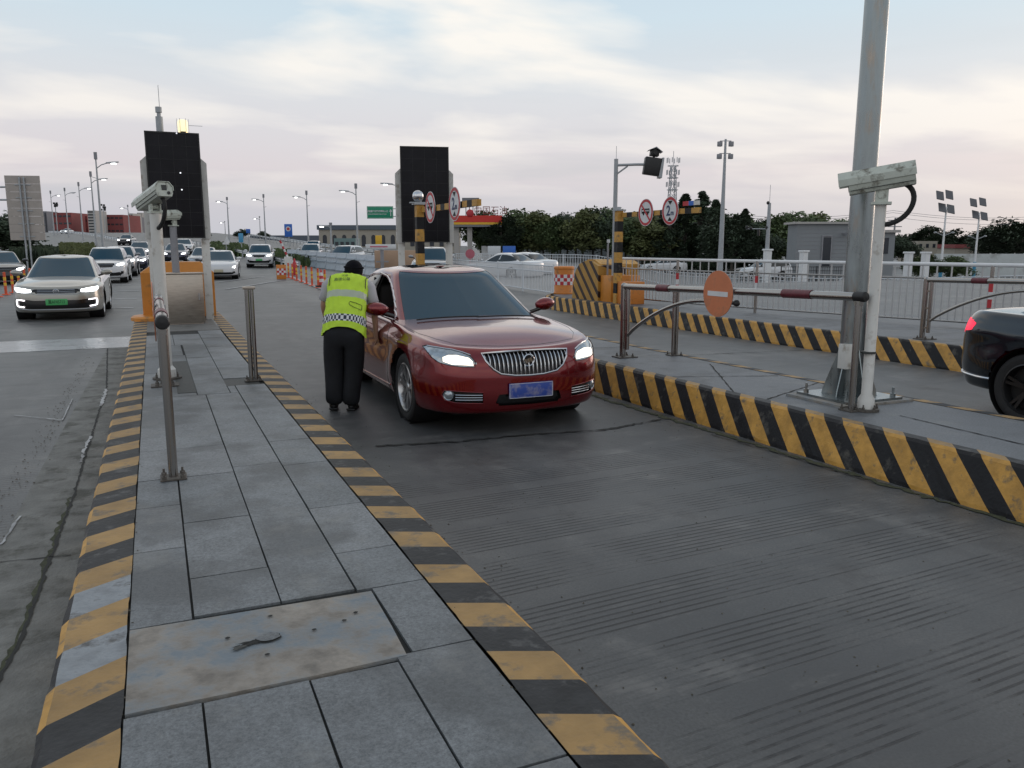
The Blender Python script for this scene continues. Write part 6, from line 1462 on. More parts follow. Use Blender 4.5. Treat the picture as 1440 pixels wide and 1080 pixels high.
row = [(3, 940, 283, 90, 1.1, 'dark evergreen below the far two metre sign'), (3, 962, 272, 92, 1.2, 'tallest dark evergreen right of the lattice tower'), (3, 985, 268, 96, 1.2, 'pointed dark evergreen left of the high floodlight mast'), (3, 1004, 280, 88, 1.1, 'dark evergreen directly behind the high floodlight mast'), (2, 1030, 300, 84, 1.2, 'lower round dark tree right of the high floodlight mast'), (3, 1046, 293, 95, 1.0, 'thin dark evergreen between floodlight mast and camera mast'),
       (2, 1068, 314, 86, 1.2, 'round dark tree behind the camera mast'), (0, 1092, 303, 88, 1.2, 'green tree left of the grey flat roofed building'), (0, 1122, 298, 105, 1.5, 'wide green tree rising behind the grey building roof'), (1, 1152, 302, 108, 1.3, 'olive tree rising behind the middle of the grey roof'), (0, 1188, 308, 108, 1.2, 'small tree tip behind the grey roof beside the galvanized pole')]
for k, px, yt, dp, w, lb in row: tree(k, px, dp, yt, w, lb, GT)
for i, (k, px, yt, dp, w, lb) in enumerate([(2, 1270, 330, 110, 1.3, 'dark shrubby tree right of the white camera post'), (2, 1297, 318, 150, 1.6, 'far dark round tree left of the left solar lamp'), (2, 1335, 322, 150, 1.5, 'far dark round tree behind the left solar lamp'), (2, 1366, 326, 150, 1.5, 'far dark round tree behind the right solar lamp'),
        (2, 1405, 318, 120, 1.7, 'large dark tree right of the right solar lamp'), (2, 1436, 306, 112, 1.9, 'largest dark round tree at the right picture edge'), (2, 4, 296, 62, 1.5, 'dark tree at the left picture edge behind the blank board'), (0, 1300, 358, 60, 1.5, 'low green shrub between the white gate pillars'), (0, 1345, 360, 62, 1.6, 'low green shrub right of the left solar lamp')]): tree(k, px, dp, yt, w, lb, 'scattered trees at the edges of the plaza')
for px, yt, dp, lb in ((293, 327, 165, 'small dark tree just right of the beacon board'), (335, 326, 190, 'far dark tree on the ramp crest above the crossover'), (372, 325, 200, 'far small tree on the ramp crest left of the blue sign'), (343, 322, 195, 'far rounded tree on the ramp crest beside the blue camera sign')): tree(2, px, dp, yt, 1.6, lb, 'small trees on the ramp crest')
for k in range(5):
    if k not in used: 
        for c in kids(protos[k]): bpy.data.objects.remove(c)
        bpy.data.objects.remove(protos[k])
# second row filling the belt
for i, (px, yt) in enumerate(((695, 306), (716, 304), (742, 303), (764, 306), (788, 305), (810, 300), (834, 299), (856, 301), (880, 303), (904, 304), (926, 300), (950, 296), (974, 292), (996, 296), (1018, 304), (1040, 302), (1060, 310), (1084, 312))):
    tree(2 if i % 3 else 0, px, 106, yt, 1.35, 'dark tree of the rear row, %s from the filling station' % ['first', 'second', 'third', 'fourth', 'fifth', 'sixth', 'seventh', 'eighth', 'ninth', 'tenth', 'eleventh', 'twelfth', 'thirteenth', 'fourteenth', 'fifteenth', 'sixteenth', 'seventeenth', 'last'][i], 'rear row of the tree belt')
# grass verges
def verge(name, px0, px1, d0, d1, n, hh, seed, m):
    rnd = random.Random(seed); q = MB()
    for _ in range(n):
        px = rnd.uniform(px0, px1); dd = rnd.uniform(d0, d1); p = spot(px, dd); h = hh * rnd.uniform(.4, 1.1); l = rnd.uniform(.15, .4); a = Vector((rnd.uniform(-1, 1), rnd.uniform(-1, 1), 0)).normalized() * l; tip = Vector((rnd.uniform(-.2, .2), rnd.uniform(-.2, .2), h))
        q.quad(p - a * .5, p + a * .5, p + a * .35 + tip, p - a * .35 + tip)
    return tag(build(name, q, m, smooth=0, fixn=False), name.replace('_', ' ') + ' of grass and low weeds', 'grass', kind='stuff')
verge('verge_grass', 84, 132, 62, 95, 2600, .9, 1, M['leaf_warm']); verge('verge_grass', 296, 348, 78, 110, 1600, .8, 2, M['leaf']); verge('verge_grass', 386, 445, 62, 90, 2200, .8, 3, M['leaf']); verge('roadside_bushes', 15, 78, 52, 66, 2200, 1.3, 4, M['leaf_dark'])

# ---- white fences
def pick_fence(name, label, pts, z_h, bar_d, bar_r, m, group=None, rails=(.12, .80), post_d=3.0, thick=.02, pr=.035):
    t = thing(name, label, 'fence', (pts[0][0], pts[0][1], 0), group=group); ev, L = resample(pts)
    def P3(s, z): p = ev(s)[0]; return Vector((p.x, p.y, ground_z(p.x, p.y) + z))
    n = max(2, int(L / 2)); S = [L * i / n for i in range(n + 1)]
    q = MB(); q.tube([P3(s, z_h) for s in S], thick * 1.3, 6)
    for r_ in rails: q.tube([P3(s, z_h * r_) for s in S], thick, 6)
    build('rails', q, m, t)
    q = MB(); s = .05
    while s < L: q.cyl(P3(s, .1), P3(s, z_h), bar_r, n=4, cap=False); s += bar_d
    build('bars', q, m, t, smooth=0)
    s = .02
    while s <= L: q = MB(); q.cyl(P3(s, 0), P3(s, z_h + .06), pr, n=8); build('post', q, m, t); s += post_d
    return t
a = D(779, 346, 27.6); b = D(640, 346, 40.5); c = D(560, 346, 50)
pick_fence('white_fence', 'white picket fence behind the red car ending at the checkered drum', [(a.x, a.y), (b.x, b.y), (c.x, c.y)], 1.02, .16, .016, M['far_white'], post_d=3.2)
a = D(600, 346, 72); b = D(900, 346, 58); c = D(1150, 346, 44); d = D(1460, 346, 36)
pick_fence('white_fence', 'long far white fence running in front of the tree belt', [(a.x, a.y), (b.x, b.y), (c.x, c.y), (d.x, d.y)], 1.05, .24, .022, M['far_white'], post_d=3.0)
a = D(1060, 346, 24); b = D(1445, 346, 17.5)
# plastic water barriers
M['plastic'] = mat('pale_blue_plastic', (.42, .48, .54), .35, var=.12, vscale=2)
for i in range(9):
    px = 405 + i * 14; dd = 68 - i * 2.4; p = spot(px, dd); p2 = spot(px + 14, dd - 2.4); v = (p2 - p); L = v.length; ang = math.atan2(v.y, v.x)
    t = thing('plastic_barrier', 'translucent pale blue plastic road barrier in the row behind the attendant', 'barrier', p, ang, 'plastic barriers in a row'); q = MB(); t.location = (0, 0, 0)
    q.prism([Vector((0.03, -.25, 0)), Vector((.03, .25, 0)), Vector((.03, .16, .35)), Vector((.03, .10, 1.15)), Vector((.03, -.10, 1.15)), Vector((.03, -.16, .35))], (L - .06, 0, 0), None); bd = build('body', q, M['plastic'], t)
    for zz in (.45, .8): q = MB(); q.box(.12, L - .12, -.20, .20, zz, zz + .08); build('rib', q, M['plastic'], t)
    t.location = p
# ---- lane posts and cone
def lane_post(x, y, label, group):
    t = thing('lane_post', label, 'lane divider', (x, y, 0), group=group); z = ground_z(x, y)
    q = MB(); q.lathe([(0, .03), (.13, .03), (.15, 0)], (x, y, z), 12); q.cyl((x, y, z), (x, y, z + .32), .045, n=10); q.lathe([(.045, .75), (.05, .78), (0, .80)], (x, y, z), 10); q.cyl((x, y, z + .42), (x, y, z + .50), .042, n=10); q.cyl((x, y, z + .62), (x, y, z + .75), .042, n=10); build('post', q, M['orange_red'], t)
    q = MB(); q.cyl((x, y, z + .32), (x, y, z + .42), .046, n=10); q.cyl((x, y, z + .50), (x, y, z + .62), .046, n=10); build('reflective_band', q, M['yellow_sign'], t)
a = D(404, 346, 44); b = D(455, 346, 31.5)
for i in range(8): f = i / 7; lane_post(a.x + (b.x - a.x) * f, a.y + (b.y - a.y) * f, 'orange lane post in the row between the checkered board and the attendant', 'lane posts in the middle')
a = D(-22, 346, 26); b = D(38, 346, 33.5)
for i in range(7): f = i / 6; lane_post(a.x + (b.x - a.x) * f, a.y + (b.y - a.y) * f, 'orange lane post in the row left of the champagne saloon', 'lane posts at the left')
p = spot(450, 33.5); t = thing('traffic_cone', 'red and white traffic cone beside the head of the attendant', 'cone', p)
for i in range(5): q = MB(); q.lathe([(.17 - .03 * i, .10 + .13 * i), (.14 - .03 * i, .23 + .13 * i)], p, 16); build('sleeve', q, M['red'] if i % 2 == 0 else M['sign_white'], t)
q = MB(); q.box(p.x - .22, p.x + .22, p.y - .22, p.y + .22, p.z, p.z + .1, bev=.01); build('base', q, M['black'], t)
p = spot(394, 42); t = thing('checker_board', 'orange guide board with a red and white checkered field left of the lane posts', 'guide board', p)
q = MB(); q.box(p.x - .24, p.x + .24, p.y, p.y + .12, 0, .74, bev=.01); build('panel', q, M['orange'], t)
for k, m_ in ((0, M['sign_white']), (1, M['red'])):
    q = MB()
    for i in range(4):
        for j in range(3):
            if (i + j) % 2 == k: q.box(p.x - .22 + .11 * i, p.x - .11 + .11 * i, p.y - .006, p.y, .22 + .11 * j, .33 + .11 * j)
    build('checker', q, m_, t)
p = spot(404, 50); t = thing('boom_barrier', 'short slanted red and white barrier arm at the left end of the plastic barriers', 'barrier', p)
for i in range(6): q = MB(); a = Vector((p.x, p.y, 1.0 + .17 * i)) + Vector((-.07 * i, 0, 0)); q.cyl(a, a + Vector((-.07, 0, .17)), .06, n=8); build('segment', q, M['red'] if i % 2 else M['sign_white'], t)
q = MB(); q.box(p.x - .2, p.x + .25, p.y - .2, p.y + .2, 0, 1.05, bev=.02); build('cabinet', q, M['white_paint'], t)
p = spot(413, 47); q = MB(); q.lathe([(0, 0), (.10, 0), (.11, .05), (.11, .7), (.07, .78), (.05, .95), (0, .97)], p, 14); tag(build('fire_extinguisher', q, M['red']), 'small dark red bottle shaped bollard before the plastic barriers', 'bollard')

# ---- street lamps
def street_lamp(px, ytop, depth, side, lit, label, hd=.10, group=None):
    b = spot(px, depth); zt = zat(px, ytop, depth); H = zt - b.z; t = thing('street_lamp', label, 'street lamp', b, group='street lamps along the ramp'); rt_ = Vector((math.cos(YAW), -math.sin(YAW), 0)) * side
    q = MB(); q.tube([b, b + Vector((0, 0, H * .5)), b + Vector((0, 0, H * .96))], [.15, .11, .07], 10); build('pole', q, M['galv_far'], t)
    q = MB(); q.box(b.x - .16, b.x + .16, b.y - .16, b.y + .16, b.z + H * .93, b.z + H); build('top_box', q, M['grey_post'], t)
    q = MB(); a0 = b + Vector((0, 0, H * .84)); pts = [a0, a0 + rt_ * H * .05 + Vector((0, 0, H * .035)), a0 + rt_ * H * .12 + Vector((0, 0, H * .055))]; q.tube(pts, .05, 8)
    a1 = b + Vector((0, 0, H * .74)); q.tube([a1, a1 - rt_ * H * .05 + Vector((0, 0, H * .015))], .03, 6); build('arm', q, M['galv_far'], t)
    e = pts[-1]; q = MB(); q.tube([e - rt_ * .2, e + rt_ * .5 + Vector((0, 0, .03)), e + rt_ * 1.15 + Vector((0, 0, .09))], [.07, .11, .06], 8); build('lamp_head', q, M['galv_far'], t)
    q = MB(); q.box(-.22, .22, -.12, .12, -.14, -.06); ang = math.atan2(rt_.y, rt_.x); q.xf(Matrix.Translation(e + rt_ * .6) @ Matrix.Rotation(ang, 4, 'Z')); build('lamp_glass', q, M['lamp'] if lit else M['white'], t)
LP = [(145, 214, 88, 1, 1, 'tallest street lamp left of the beacon board, arm to the right'), (136, 241, 118, 1, 1, 'second tallest street lamp left of the beacon board'), (118, 256, 150, 1, 1, 'street lamp above the red hall with arm to the right'), (98, 264, 178, 1, 0, 'thin street lamp left of the red hall'), (78, 268, 195, 1, 1, 'farthest thin street lamp beside the blank board'),
      (323, 277, 150, -1, 1, 'lit street lamp nearest right of the beacon board'), (374, 273, 152, -1, 1, 'lit street lamp above the crossover'), (434, 268, 135, -1, 1, 'lit street lamp right of the blue camera sign'), (503, 258, 112, -1, 1, 'lit street lamp left of the green overhead sign'), (566, 246, 90, -1, 1, 'lit street lamp mostly hidden by the second board'),
      (367, 304, 230, -1, 1, 'small far lit street lamp on the ramp crest'), (318, 311, 260, -1, 1, 'smallest far lit street lamp near the triangular sign'), (184, 288, 200, -1, 1, 'lit street lamp among the apartment blocks')]
for px, yt, dp, sd_, lit, lb in LP: street_lamp(px, yt, dp, sd_, lit, lb)
b = spot(467, 100); street_lamp(466, 313, 100, -1, 1, 'short lit lamp before the arched warehouse')

# ---- signs on posts
def panel_sign(name, label, px0, px1, y0, y1, depth, m, post=True, th=.08, cat='sign', ground=True):
    a = D(px0, y0, depth); b = D(px1, y1, depth); c = (a + b) / 2; w = (D(px1, y0, depth) - a).length / 2; z0, z1 = b.z, a.z; base = Vector((c.x, c.y, ground_z(c.x, c.y)))
    t = thing(name, label, cat, (0, 0, 0)); q = MB(); q.box(-w, w, -th / 2, th / 2, z0, z1, bev=min(.02, w * .1)); build('panel', q, m, t)
    if post: q = MB(); q.cyl((0, th, base.z), (0, th, z1 * .98), .05, n=8); build('post', q, M['galv_far'], t)
    t.location = (c.x, c.y, 0); t.rotation_euler = (0, 0, -YAW); return t, w, z0, z1
t, w, z0, z1 = panel_sign('overhead_sign', 'green overhead motorway sign with two white text rows and an up arrow', 516, 553, 290, 307.5, 105, M['green_sign'], post=False)
zc = (z0 + z1) / 2; h = z1 - z0; loc_ = t.location.copy(); t.location = (0, 0, 0); t.rotation_euler = (0, 0, 0)
text_on('lettering', '京哈高速公路收费站入口', (-.35, -.045, zc + h * .08), (0, -1, 0), .28, M['sign_white'], t, th=.01, sx_=.9, bold=.008)
text_on('lettering', 'JINGHA EXPRESSWAY TOLL STATION', (-.35, -.045, zc - h * .14), (0, -1, 0), .17, M['sign_white'], t, th=.01, sx_=.82, bold=.004)
q = MB()
for (a, b, c, d) in ((-w + .05, w - .05, z1 - .09, z1 - .06), (-w + .05, w - .05, z0 + .06, z0 + .09), (-w + .05, -w + .08, z0 + .06, z1 - .06), (w - .08, w - .05, z0 + .06, z1 - .06)): q.box(a, b, -.052, -.045, c, d)
build('border', q, M['sign_white'], t)
q = MB(); ax = w - .32; q.box(ax - .045, ax + .045, -.055, -.045, zc - h * .30, zc + h * .15); q.prism([Vector((ax - .20, -.055, zc + h * .06)), Vector((ax + .20, -.055, zc + h * .06)), Vector((ax, -.055, zc + h * .27))], (0, .01, 0), None); build('arrow', q, M['sign_white'], t)
q = MB()
for zz in (zc - h * .32, zc + h * .30): q.box(-w, w + 3.1, .05, .17, zz - .05, zz + .05)
build('cantilever', q, M['galv_far'], t); q = MB(); g0 = ground_z(loc_.x, loc_.y); q.cyl((w + 3.1, .1, g0), (w + 3.1, .1, z1 + .3), .18, n=12); build('post', q, M['galv_far'], t)
t.location = loc_; t.rotation_euler = (0, 0, -YAW)
t, w, z0, z1 = panel_sign('camera_sign', 'blue sign with a white ring on a post before the ramp', 400, 411, 315, 333, 95, M['blue_sign'])
q = MB(); disc(q, (0, -.05, z0 + (z1 - z0) * .62), w * .62, (0, -1, 0), th=.01, n=20); q.v = q.v; o = build('white_disc', q, M['sign_white'], t) if False else None
loc_ = t.location.copy(); q = MB(); disc(q, (loc_.x, loc_.y - .05, z0 + (z1 - z0) * .62), w * .62, (0, -1, 0), th=.01, n=20); t.rotation_euler = (0, 0, 0); d_ = build('white_disc', q, M['sign_white'], t); q = MB(); disc(q, (loc_.x, loc_.y - .065, z0 + (z1 - z0) * .62), w * .36, (0, -1, 0), th=.01, n=20); build('symbol', q, M['red'], d_); t.rotation_euler = (0, 0, -YAW)
panel_sign('direction_sign', 'light blue information sign in the grass left of the crossover', 335.5, 342, 328, 341, 85, mat('light_blue_sign', (.08, .32, .55), .5)); panel_sign('direction_sign', 'small deep blue sign on a tall post above the crossover', 346, 352, 322, 328, 90, M['blue_sign'])
panel_sign('direction_sign', 'yellow upright sign before the arched warehouse', 528, 537, 331, 344, 80, M['yellow_sign']); panel_sign('notice_board', 'small white notice plate in the grass right of the beacon board', 313, 322, 341, 344, 78, M['sign_white'])
q = MB(); p = D(319, 336, 78); q.prism([Vector((p.x - .28, p.y, p.z - .35)), Vector((p.x + .28, p.y, p.z - .35)), Vector((p.x, p.y, p.z + .30))], (0, .05, 0), None); tag(build('warning_sign', q, M['sign_white']), 'white triangular sign standing over the small notice plate', 'sign')
t, w, z0, z1 = panel_sign('banner_board', 'long white banner with a faded red line below the yellow sign', 514, 557, 343.5, 350, 74, M['sign_white'], post=True); t.rotation_euler = (0, 0, 0); l_ = t.location; q = MB(); q.box(l_.x - w * .7, l_.x + w * .45, l_.y - .055, l_.y - .045, z0 + .14, z0 + .26); build('red_line', q, mat('faded_red', (.55, .14, .2), .6), t); t.rotation_euler = (0, 0, -YAW)
M['tan'] = mat('tan_hoarding', (.42, .28, .19), .7, var=.15, vscale=.6); t, w, z0, z1 = panel_sign('hoarding', 'tan hoarding wall left of the second lane board legs', 527, 601, 352, 377, 46, M['tan'], post=False, th=.2, cat='wall')
q = MB(); l_ = spot(537, 45.2); q.cyl(l_, l_ + Vector((0, 0, 1.45)), .10, n=10); q.box(l_.x - .35, l_.x + .35, l_.y - .05, l_.y + .05, .80, .88); q.cyl(l_ + Vector((0, 0, 1.45)), l_ + Vector((0, 0, 1.5)), .14, n=10); tag(build('hydrant_post', q, M['grey_post']), 'grey post with a cross arm before the tan hoarding', 'post')
# blank board back at the left
dp = 52; t = thing('billboard_back', 'large beige blank back of a road sign on twin posts at the left', 'billboard'); a = D(12, 247, dp); b = D(60, 338, dp); w = (D(58, 247, dp) - D(12, 247, dp)).length / 2; c = D(36, 300, dp)
M['board'] = mat('bare_sign_back', (.40, .36, .33), .6, var=.08, vscale=2, metal=.2)
q = MB(); zb_, zt_ = b.z, a.z; n = 8
for i in range(n): q.box(-w, w, -.03, .03, zb_ + (zt_ - zb_) * i / n + .012, zb_ + (zt_ - zb_) * (i + 1) / n)
build('panel', q, M['board'], t)
for s in (-.13, .13): q = MB(); q.cyl((s, -.12, ground_z(c.x, c.y)), (s, -.12, zt_ - .1), .055, n=10); build('post', q, M['galv_far'], t)
for i in range(5): q = MB(); z = zb_ + (zt_ - zb_) * (i + .3) / 5; q.box(-w * .45, w * .45, -.07, -.03, z - .03, z + .03); build('bracket', q, M['galv_far'], t)
t.location = (c.x, c.y, 0); t.rotation_euler = (0, 0, -YAW + R(8))
# ---- guard rails of the ramp
def guardrail(label, pts, hgt=.75, m=None, w=.31, name='guard_rail'):
    P_ = [spot(px, dp) for px, dp in pts]; ev, L = resample([(p.x, p.y) for p in P_]); t = thing(name, label, 'guard rail', P_[0]); n = max(6, int(L / 4)); q = MB(); vs = []
    prof = [(0, -w / 2), (.05, -w / 4), (0, 0), (.05, w / 4), (0, w / 2)]
    for i in range(n + 1):
        p, nn = ev(L * i / n); z = ground_z(p.x, p.y) + hgt
        for o_, dz in prof: vs.append((p.x + nn.x * o_, p.y + nn.y * o_, z + dz))
    k = len(prof); q.add(vs, [(i * k + j, i * k + j + 1, (i + 1) * k + j + 1, (i + 1) * k + j) for i in range(n) for j in range(k - 1)]); build('beam', q, m or M['fence_metal'], t)
    q = MB(); s = 0
    while s < L: p, nn = ev(s); z = ground_z(p.x, p.y); q.cyl((p.x, p.y, z), (p.x, p.y, z + hgt + .1), .06, n=6); s += 4
    build('posts', q, M['galv_far'], t)
guardrail('white kerb barrier along the outer side of the climbing ramp', [(262, 72), (215, 96), (170, 130), (120, 190), (70, 240)], .55, M['far_white'], .45)
guardrail('steel guard rail between the grass and the middle lanes', [(420, 50), (372, 66), (300, 92), (262, 120)], .6)
guardrail('upper steel guard rail of the elevated carriageway', [(640, 62), (560, 84), (480, 118), (400, 170), (330, 230)], 1.0)
guardrail('lower steel guard rail of the elevated carriageway', [(640, 56), (560, 72), (480, 98), (420, 130)], .75)
guardrail('far side rail of the elevated carriageway', [(600, 84), (520, 120), (440, 175), (370, 240)], .9, M['far_white'], .4)

# ---- buildings
def tower(name, label, px0, px1, ytop, depth, m, dep=14, win=None, cat='building', roof=None, ybot=None, group=None):
    a = spot(px0, depth); b = spot(px1, depth); w = (b - a).length; zt = zat((px0 + px1) / 2, ytop, depth); zb = -1.0
    t = thing(name, label, cat, group=group); q = MB(); q.box(0, w, 0, dep, zb, zt); wl_ = build('wall', q, m, t)
    if roof: q = MB(); q.box(-.3, w + .3, -.3, dep + .3, zt, zt + roof[1]); build('roof', q, roof[0], t)
    if win: win(t, w, zt)
    t.location = (a.x, a.y, 0); t.rotation_euler = (0, 0, math.atan2(b.y - a.y, b.x - a.x)); return t, w, zt
M['brick_red'] = mat('red_cladding', (.22, .05, .05), .7, var=.15, vscale=.1); M['flat_dark'] = mat('grey_flats', (.20, .20, .22), .7); M['flat_light'] = mat('pale_render', (.42, .40, .38), .7); M['win_dark'] = mat('dark_window', (.03, .035, .045), .25)
def grid_win(nx, nz, z0, fr=.55, fh=.5, m=None, strips=False):
    def f(t, w, zt):
        for i in range(nx):
            if strips: q = MB(); x = w * (i + .5) / nx; q.box(x - w / nx * fr / 2, x + w / nx * fr / 2, -.08, .02, z0, zt - .6); build('window_strip', q, m or M['win_dark'], t); continue
            for j in range(nz): q = MB(); x = w * (i + .5) / nx; z = z0 + (zt - z0) * (j + .5) / nz; q.box(x - w / nx * fr / 2, x + w / nx * fr / 2, -.06, .02, z - (zt - z0) / nz * fh / 2, z + (zt - z0) / nz * fh / 2); build('window', q, m or M['win_dark'], t)
    return f
tower('red_hall', 'dark red hall left of the tall street lamp', 79, 104, 299, 300, M['brick_red'], win=grid_win(4, 3, 6, .7, .25)); tower('red_hall', 'lower dark red block beside the white striped tower', 105, 126, 304, 310, M['brick_red'], win=grid_win(3, 2, 6, .7, .3))
tower('red_hall', 'long dark red hall right of the tall street lamp', 146, 176, 302, 300, M['brick_red'], win=grid_win(5, 3, 6, .7, .25)); tower('striped_tower', 'pale tower block with horizontal window bands', 127, 138, 296, 290, M['flat_light'], win=grid_win(1, 8, 6, .9, .45), dep=8)
GA = 'apartment blocks on the skyline'
for i, (a, b, y) in enumerate(((62, 70, 297), (71, 78, 300), (176, 183, 306), (184, 190, 300), (191, 196, 305), (196, 203, 299), (204, 212, 303))): tower('apartment_block', ['narrow grey apartment block nearest right of the blank board', 'pale narrow apartment block touching the left red hall', 'low grey apartment block touching the right red hall', 'taller grey apartment block second from the right red hall', 'slim pale apartment block third from the right red hall', 'grey apartment block seen left of the camera post', 'pale apartment block just behind the white board leg'][i], a, b, y, 330 + 5 * i, M['flat_dark'] if i % 2 == 0 else M['flat_light'], dep=8, win=grid_win(2, 1, 7, .5, strips=True), group=GA)
def arches(t, w, zt):
    n = 14
    for i in range(n):
        q = MB(); x = w * (i + .6) / n; pts = [Vector((x - .42, -.06, zt - 3.3)), Vector((x + .42, -.06, zt - 3.3))] + [Vector((x + .42 * math.cos(a), -.06, zt - 1.55 + .55 * math.sin(a))) for a in [math.pi * k / 8 for k in range(9)]]; q.prism(pts, (0, .1, 0), None); build('arched_window', q, M['win_dark'], t)
    q = MB(); q.box(-.1, w + .1, -.12, .0, zt - 4.4, zt - 4.15); build('string_course', q, M['flat_light'], t)
M['wh'] = mat('beige_render', (.34, .31, .26), .7, var=.1, vscale=.2); M['slate'] = mat('blue_grey_roof', (.09, .11, .14), .6)
a_ = tower('warehouse', 'long beige warehouse with arched windows and a dark flat roof', 449, 640, 323, 165, M['wh'], dep=18, win=arches, roof=(M['slate'], .9))
tower('long_shed', 'low dark blue grey shed left of the arched warehouse', 352, 449, 331, 240, M['slate'], dep=10); tower('container_office', 'low green grey cabin in front of the arched warehouse', 470, 500, 335, 130, mat('green_grey_panels', (.16, .24, .24), .6), dep=4, win=grid_win(4, 1, 1.0, .6, .4))
# grey gate building on the right
def gdoor(t, w, zt):
    q = MB(); q.box(w * .36, w * .47, -.06, .0, 0, 2.4); d_ = build('door', q, M['win_dark'], t); q = MB(); q.box(w * .345, w * .36, -.1, 0, 0, 2.5); q.box(w * .47, w * .485, -.1, 0, 0, 2.5); q.box(w * .345, w * .485, -.1, 0, 2.5, 2.6); build('door_frame', q, M['grey_post'], d_)
    for i in range(9): q = MB(); z = .4 + i * (zt - .5) / 9; q.box(0, w, -.02, .0, z, z + .03); build('cladding_joint', q, M['grey_post'], t)
    q = MB(); q.box(w * .62, w * .66, -1.2, 0, zt - .9, zt - .75); build('awning', q, M['grey_post'], t)
M['cladding'] = mat('grey_cladding', (.235, .25, .265), .6, var=.06, vscale=.5)
gb, gw, gzt = tower('gate_building', 'grey flat roofed building with a dark door behind the galvanized pole', 1120, 1222, 315, 70, M['cladding'], dep=2.4, win=gdoor, roof=(M['flat_light'], .18))
gb2, _, _ = tower('porch_building', 'lower porch wing with pale canopy edge right of the galvanized pole', 1222, 1258, 327, 70, M['cladding'], dep=6, win=grid_win(1, 1, 0.6, .5, .6), roof=(M['flat_light'], .22))
GP = 'white gate pillars before the gate building'
for px, yt, lb in ((1131, 352, 'white gate pillar in front of the grey building'), (1080, 350, 'white pillar at the foot of the camera mast'), (1279, 354, 'left white pillar right of the camera post'), (1303, 354, 'right white pillar beside the low green shrub')):
    b = spot(px, 56); zt_ = zat(px, yt, 56); t = thing('gate_pillar', lb, 'pillar', b, group=GP); q = MB(); q.box(b.x - .20, b.x + .20, b.y - .20, b.y + .20, b.z, zt_ - .12); build('shaft', q, M['white'], t); q = MB(); q.box(b.x - .27, b.x + .27, b.y - .27, b.y + .27, zt_ - .12, zt_, bev=.02); build('cap', q, M['white'], t)
a = spot(1100, 57); b = spot(1212, 57); pick_fence('iron_fence', 'dark iron bar fence in front of the grey building', [(a.x, a.y), (b.x, b.y)], 1.35, .16, .016, M['black'], post_d=2.5)
q = MB(); a = spot(1236, 50); q.ellip((a.x, a.y, 1.35), (.24, .24, .24)); q.cyl((a.x, a.y, 0), (a.x, a.y, 1.12), .05); tag(build('globe_lamp', q, mat('cream_globe', (.55, .50, .35), .4)), 'cream ball lamp on a short post behind the white camera post', 'lamp')
M['wallw'] = mat('white_wall', (.50, .53, .53), .7, var=.1, vscale=.5, dirt=(.35, .36, .35), dscale=.6, damt=.3)
tower('perimeter_wall', 'long white perimeter wall under the tree belt', 690, 935, 340, 112, M['wallw'], dep=.4, cat='wall'); tower('perimeter_wall', 'pale wall right of the right solar lamp', 1318, 1500, 357, 75, M['wallw'], dep=.4, cat='wall')
tower('small_house', 'beige flat house far between the dark trees at right', 1290, 1318, 339, 125, M['wh'], dep=6, win=grid_win(3, 1, 1, .4, .4)); tower('small_house', 'low house with a reddish roof behind the solar lamps', 1344, 1388, 349, 130, M['wh'], dep=6, roof=(M['brick_red'], .6))
# filling station
t = thing('filling_station', 'filling station canopy with red and yellow edge and roof letters', 'filling station'); dp = 92; a = spot(634, dp); b = spot(706, dp); w = (b - a).length; zt_ = zat(680, 303, dp)
q = MB(); q.box(0, w, 0, 9, zt_ - 1.25, zt_ - .02); build('canopy', q, M['flat_dark'], t)
q = MB(); q.box(-.02, w + .02, -.06, -.0, zt_ - .75, zt_); build('red_edge', q, mat('signal_red', (.60, .03, .02), .5), t); q = MB(); q.box(-.02, w + .02, -.05, -.0, zt_ - 1.0, zt_ - .75); build('yellow_edge', q, M['yellow_sign'], t)
for x in (.6, 2.1, 5.4): q = MB(); q.box(x - .28, x + .28, .8, 1.35, 0, zt_ - 1.25); build('column', q, M['flat_light'], t)
text_on('roof_letters', '中国石油', (w * .78, .2, zt_ + .50), (0, -1, 0), 1.0, M['brick_red'], t, th=.05, sx_=.95)
q = MB(); q.box(1.3, 3.2, .2, 1.2, zt_ + 1.15, zt_ + 1.95)
for x in (1.7, 2.1, 2.5, 2.9): q.cyl((x, .7, zt_), (x, .7, zt_ + 1.15), .05, n=6)
build('roof_box', q, M['flat_dark'], t); q = MB(); q.ellip((2.2, -.1, zt_ + .25), (.42, .12, .42)); build('round_emblem', q, M['red'], t)
q = MB(); q.box(.9, 1.7, 1.5, 2.0, 0, 1.7); q.box(3.4, 4.2, 1.5, 2.0, 0, 1.7); build('fuel_pumps', q, M['sign_white'], t)
t.location = (a.x, a.y, 0); t.rotation_euler = (0, 0, math.atan2(b.y - a.y, b.x - a.x))
p = spot(661, 66); q = MB(); disc(q, (p.x, p.y, zat(661, 374 - 17, 66)), .38, (-math.sin(YAW), -math.cos(YAW), 0), th=.02, n=24); q.cyl((p.x, p.y, 0), (p.x, p.y, 1.0), .04); tag(build('no_parking_sign', q, mat('pink_red_sign', (.45, .12, .16), .5)), 'small round reddish sign low beside the filling station columns', 'sign')
for i, (px, m_) in enumerate(((716, M['blue_sign']), (695, M['far_white']))):
    t, *_ = panel_sign('kiosk_panel', ['blue advertising panel between the tree trunks left of the white wall', 'white slatted kiosk panel beside the filling station'][i], px - 9, px + 9, 346, 359, 84, m_, post=True)
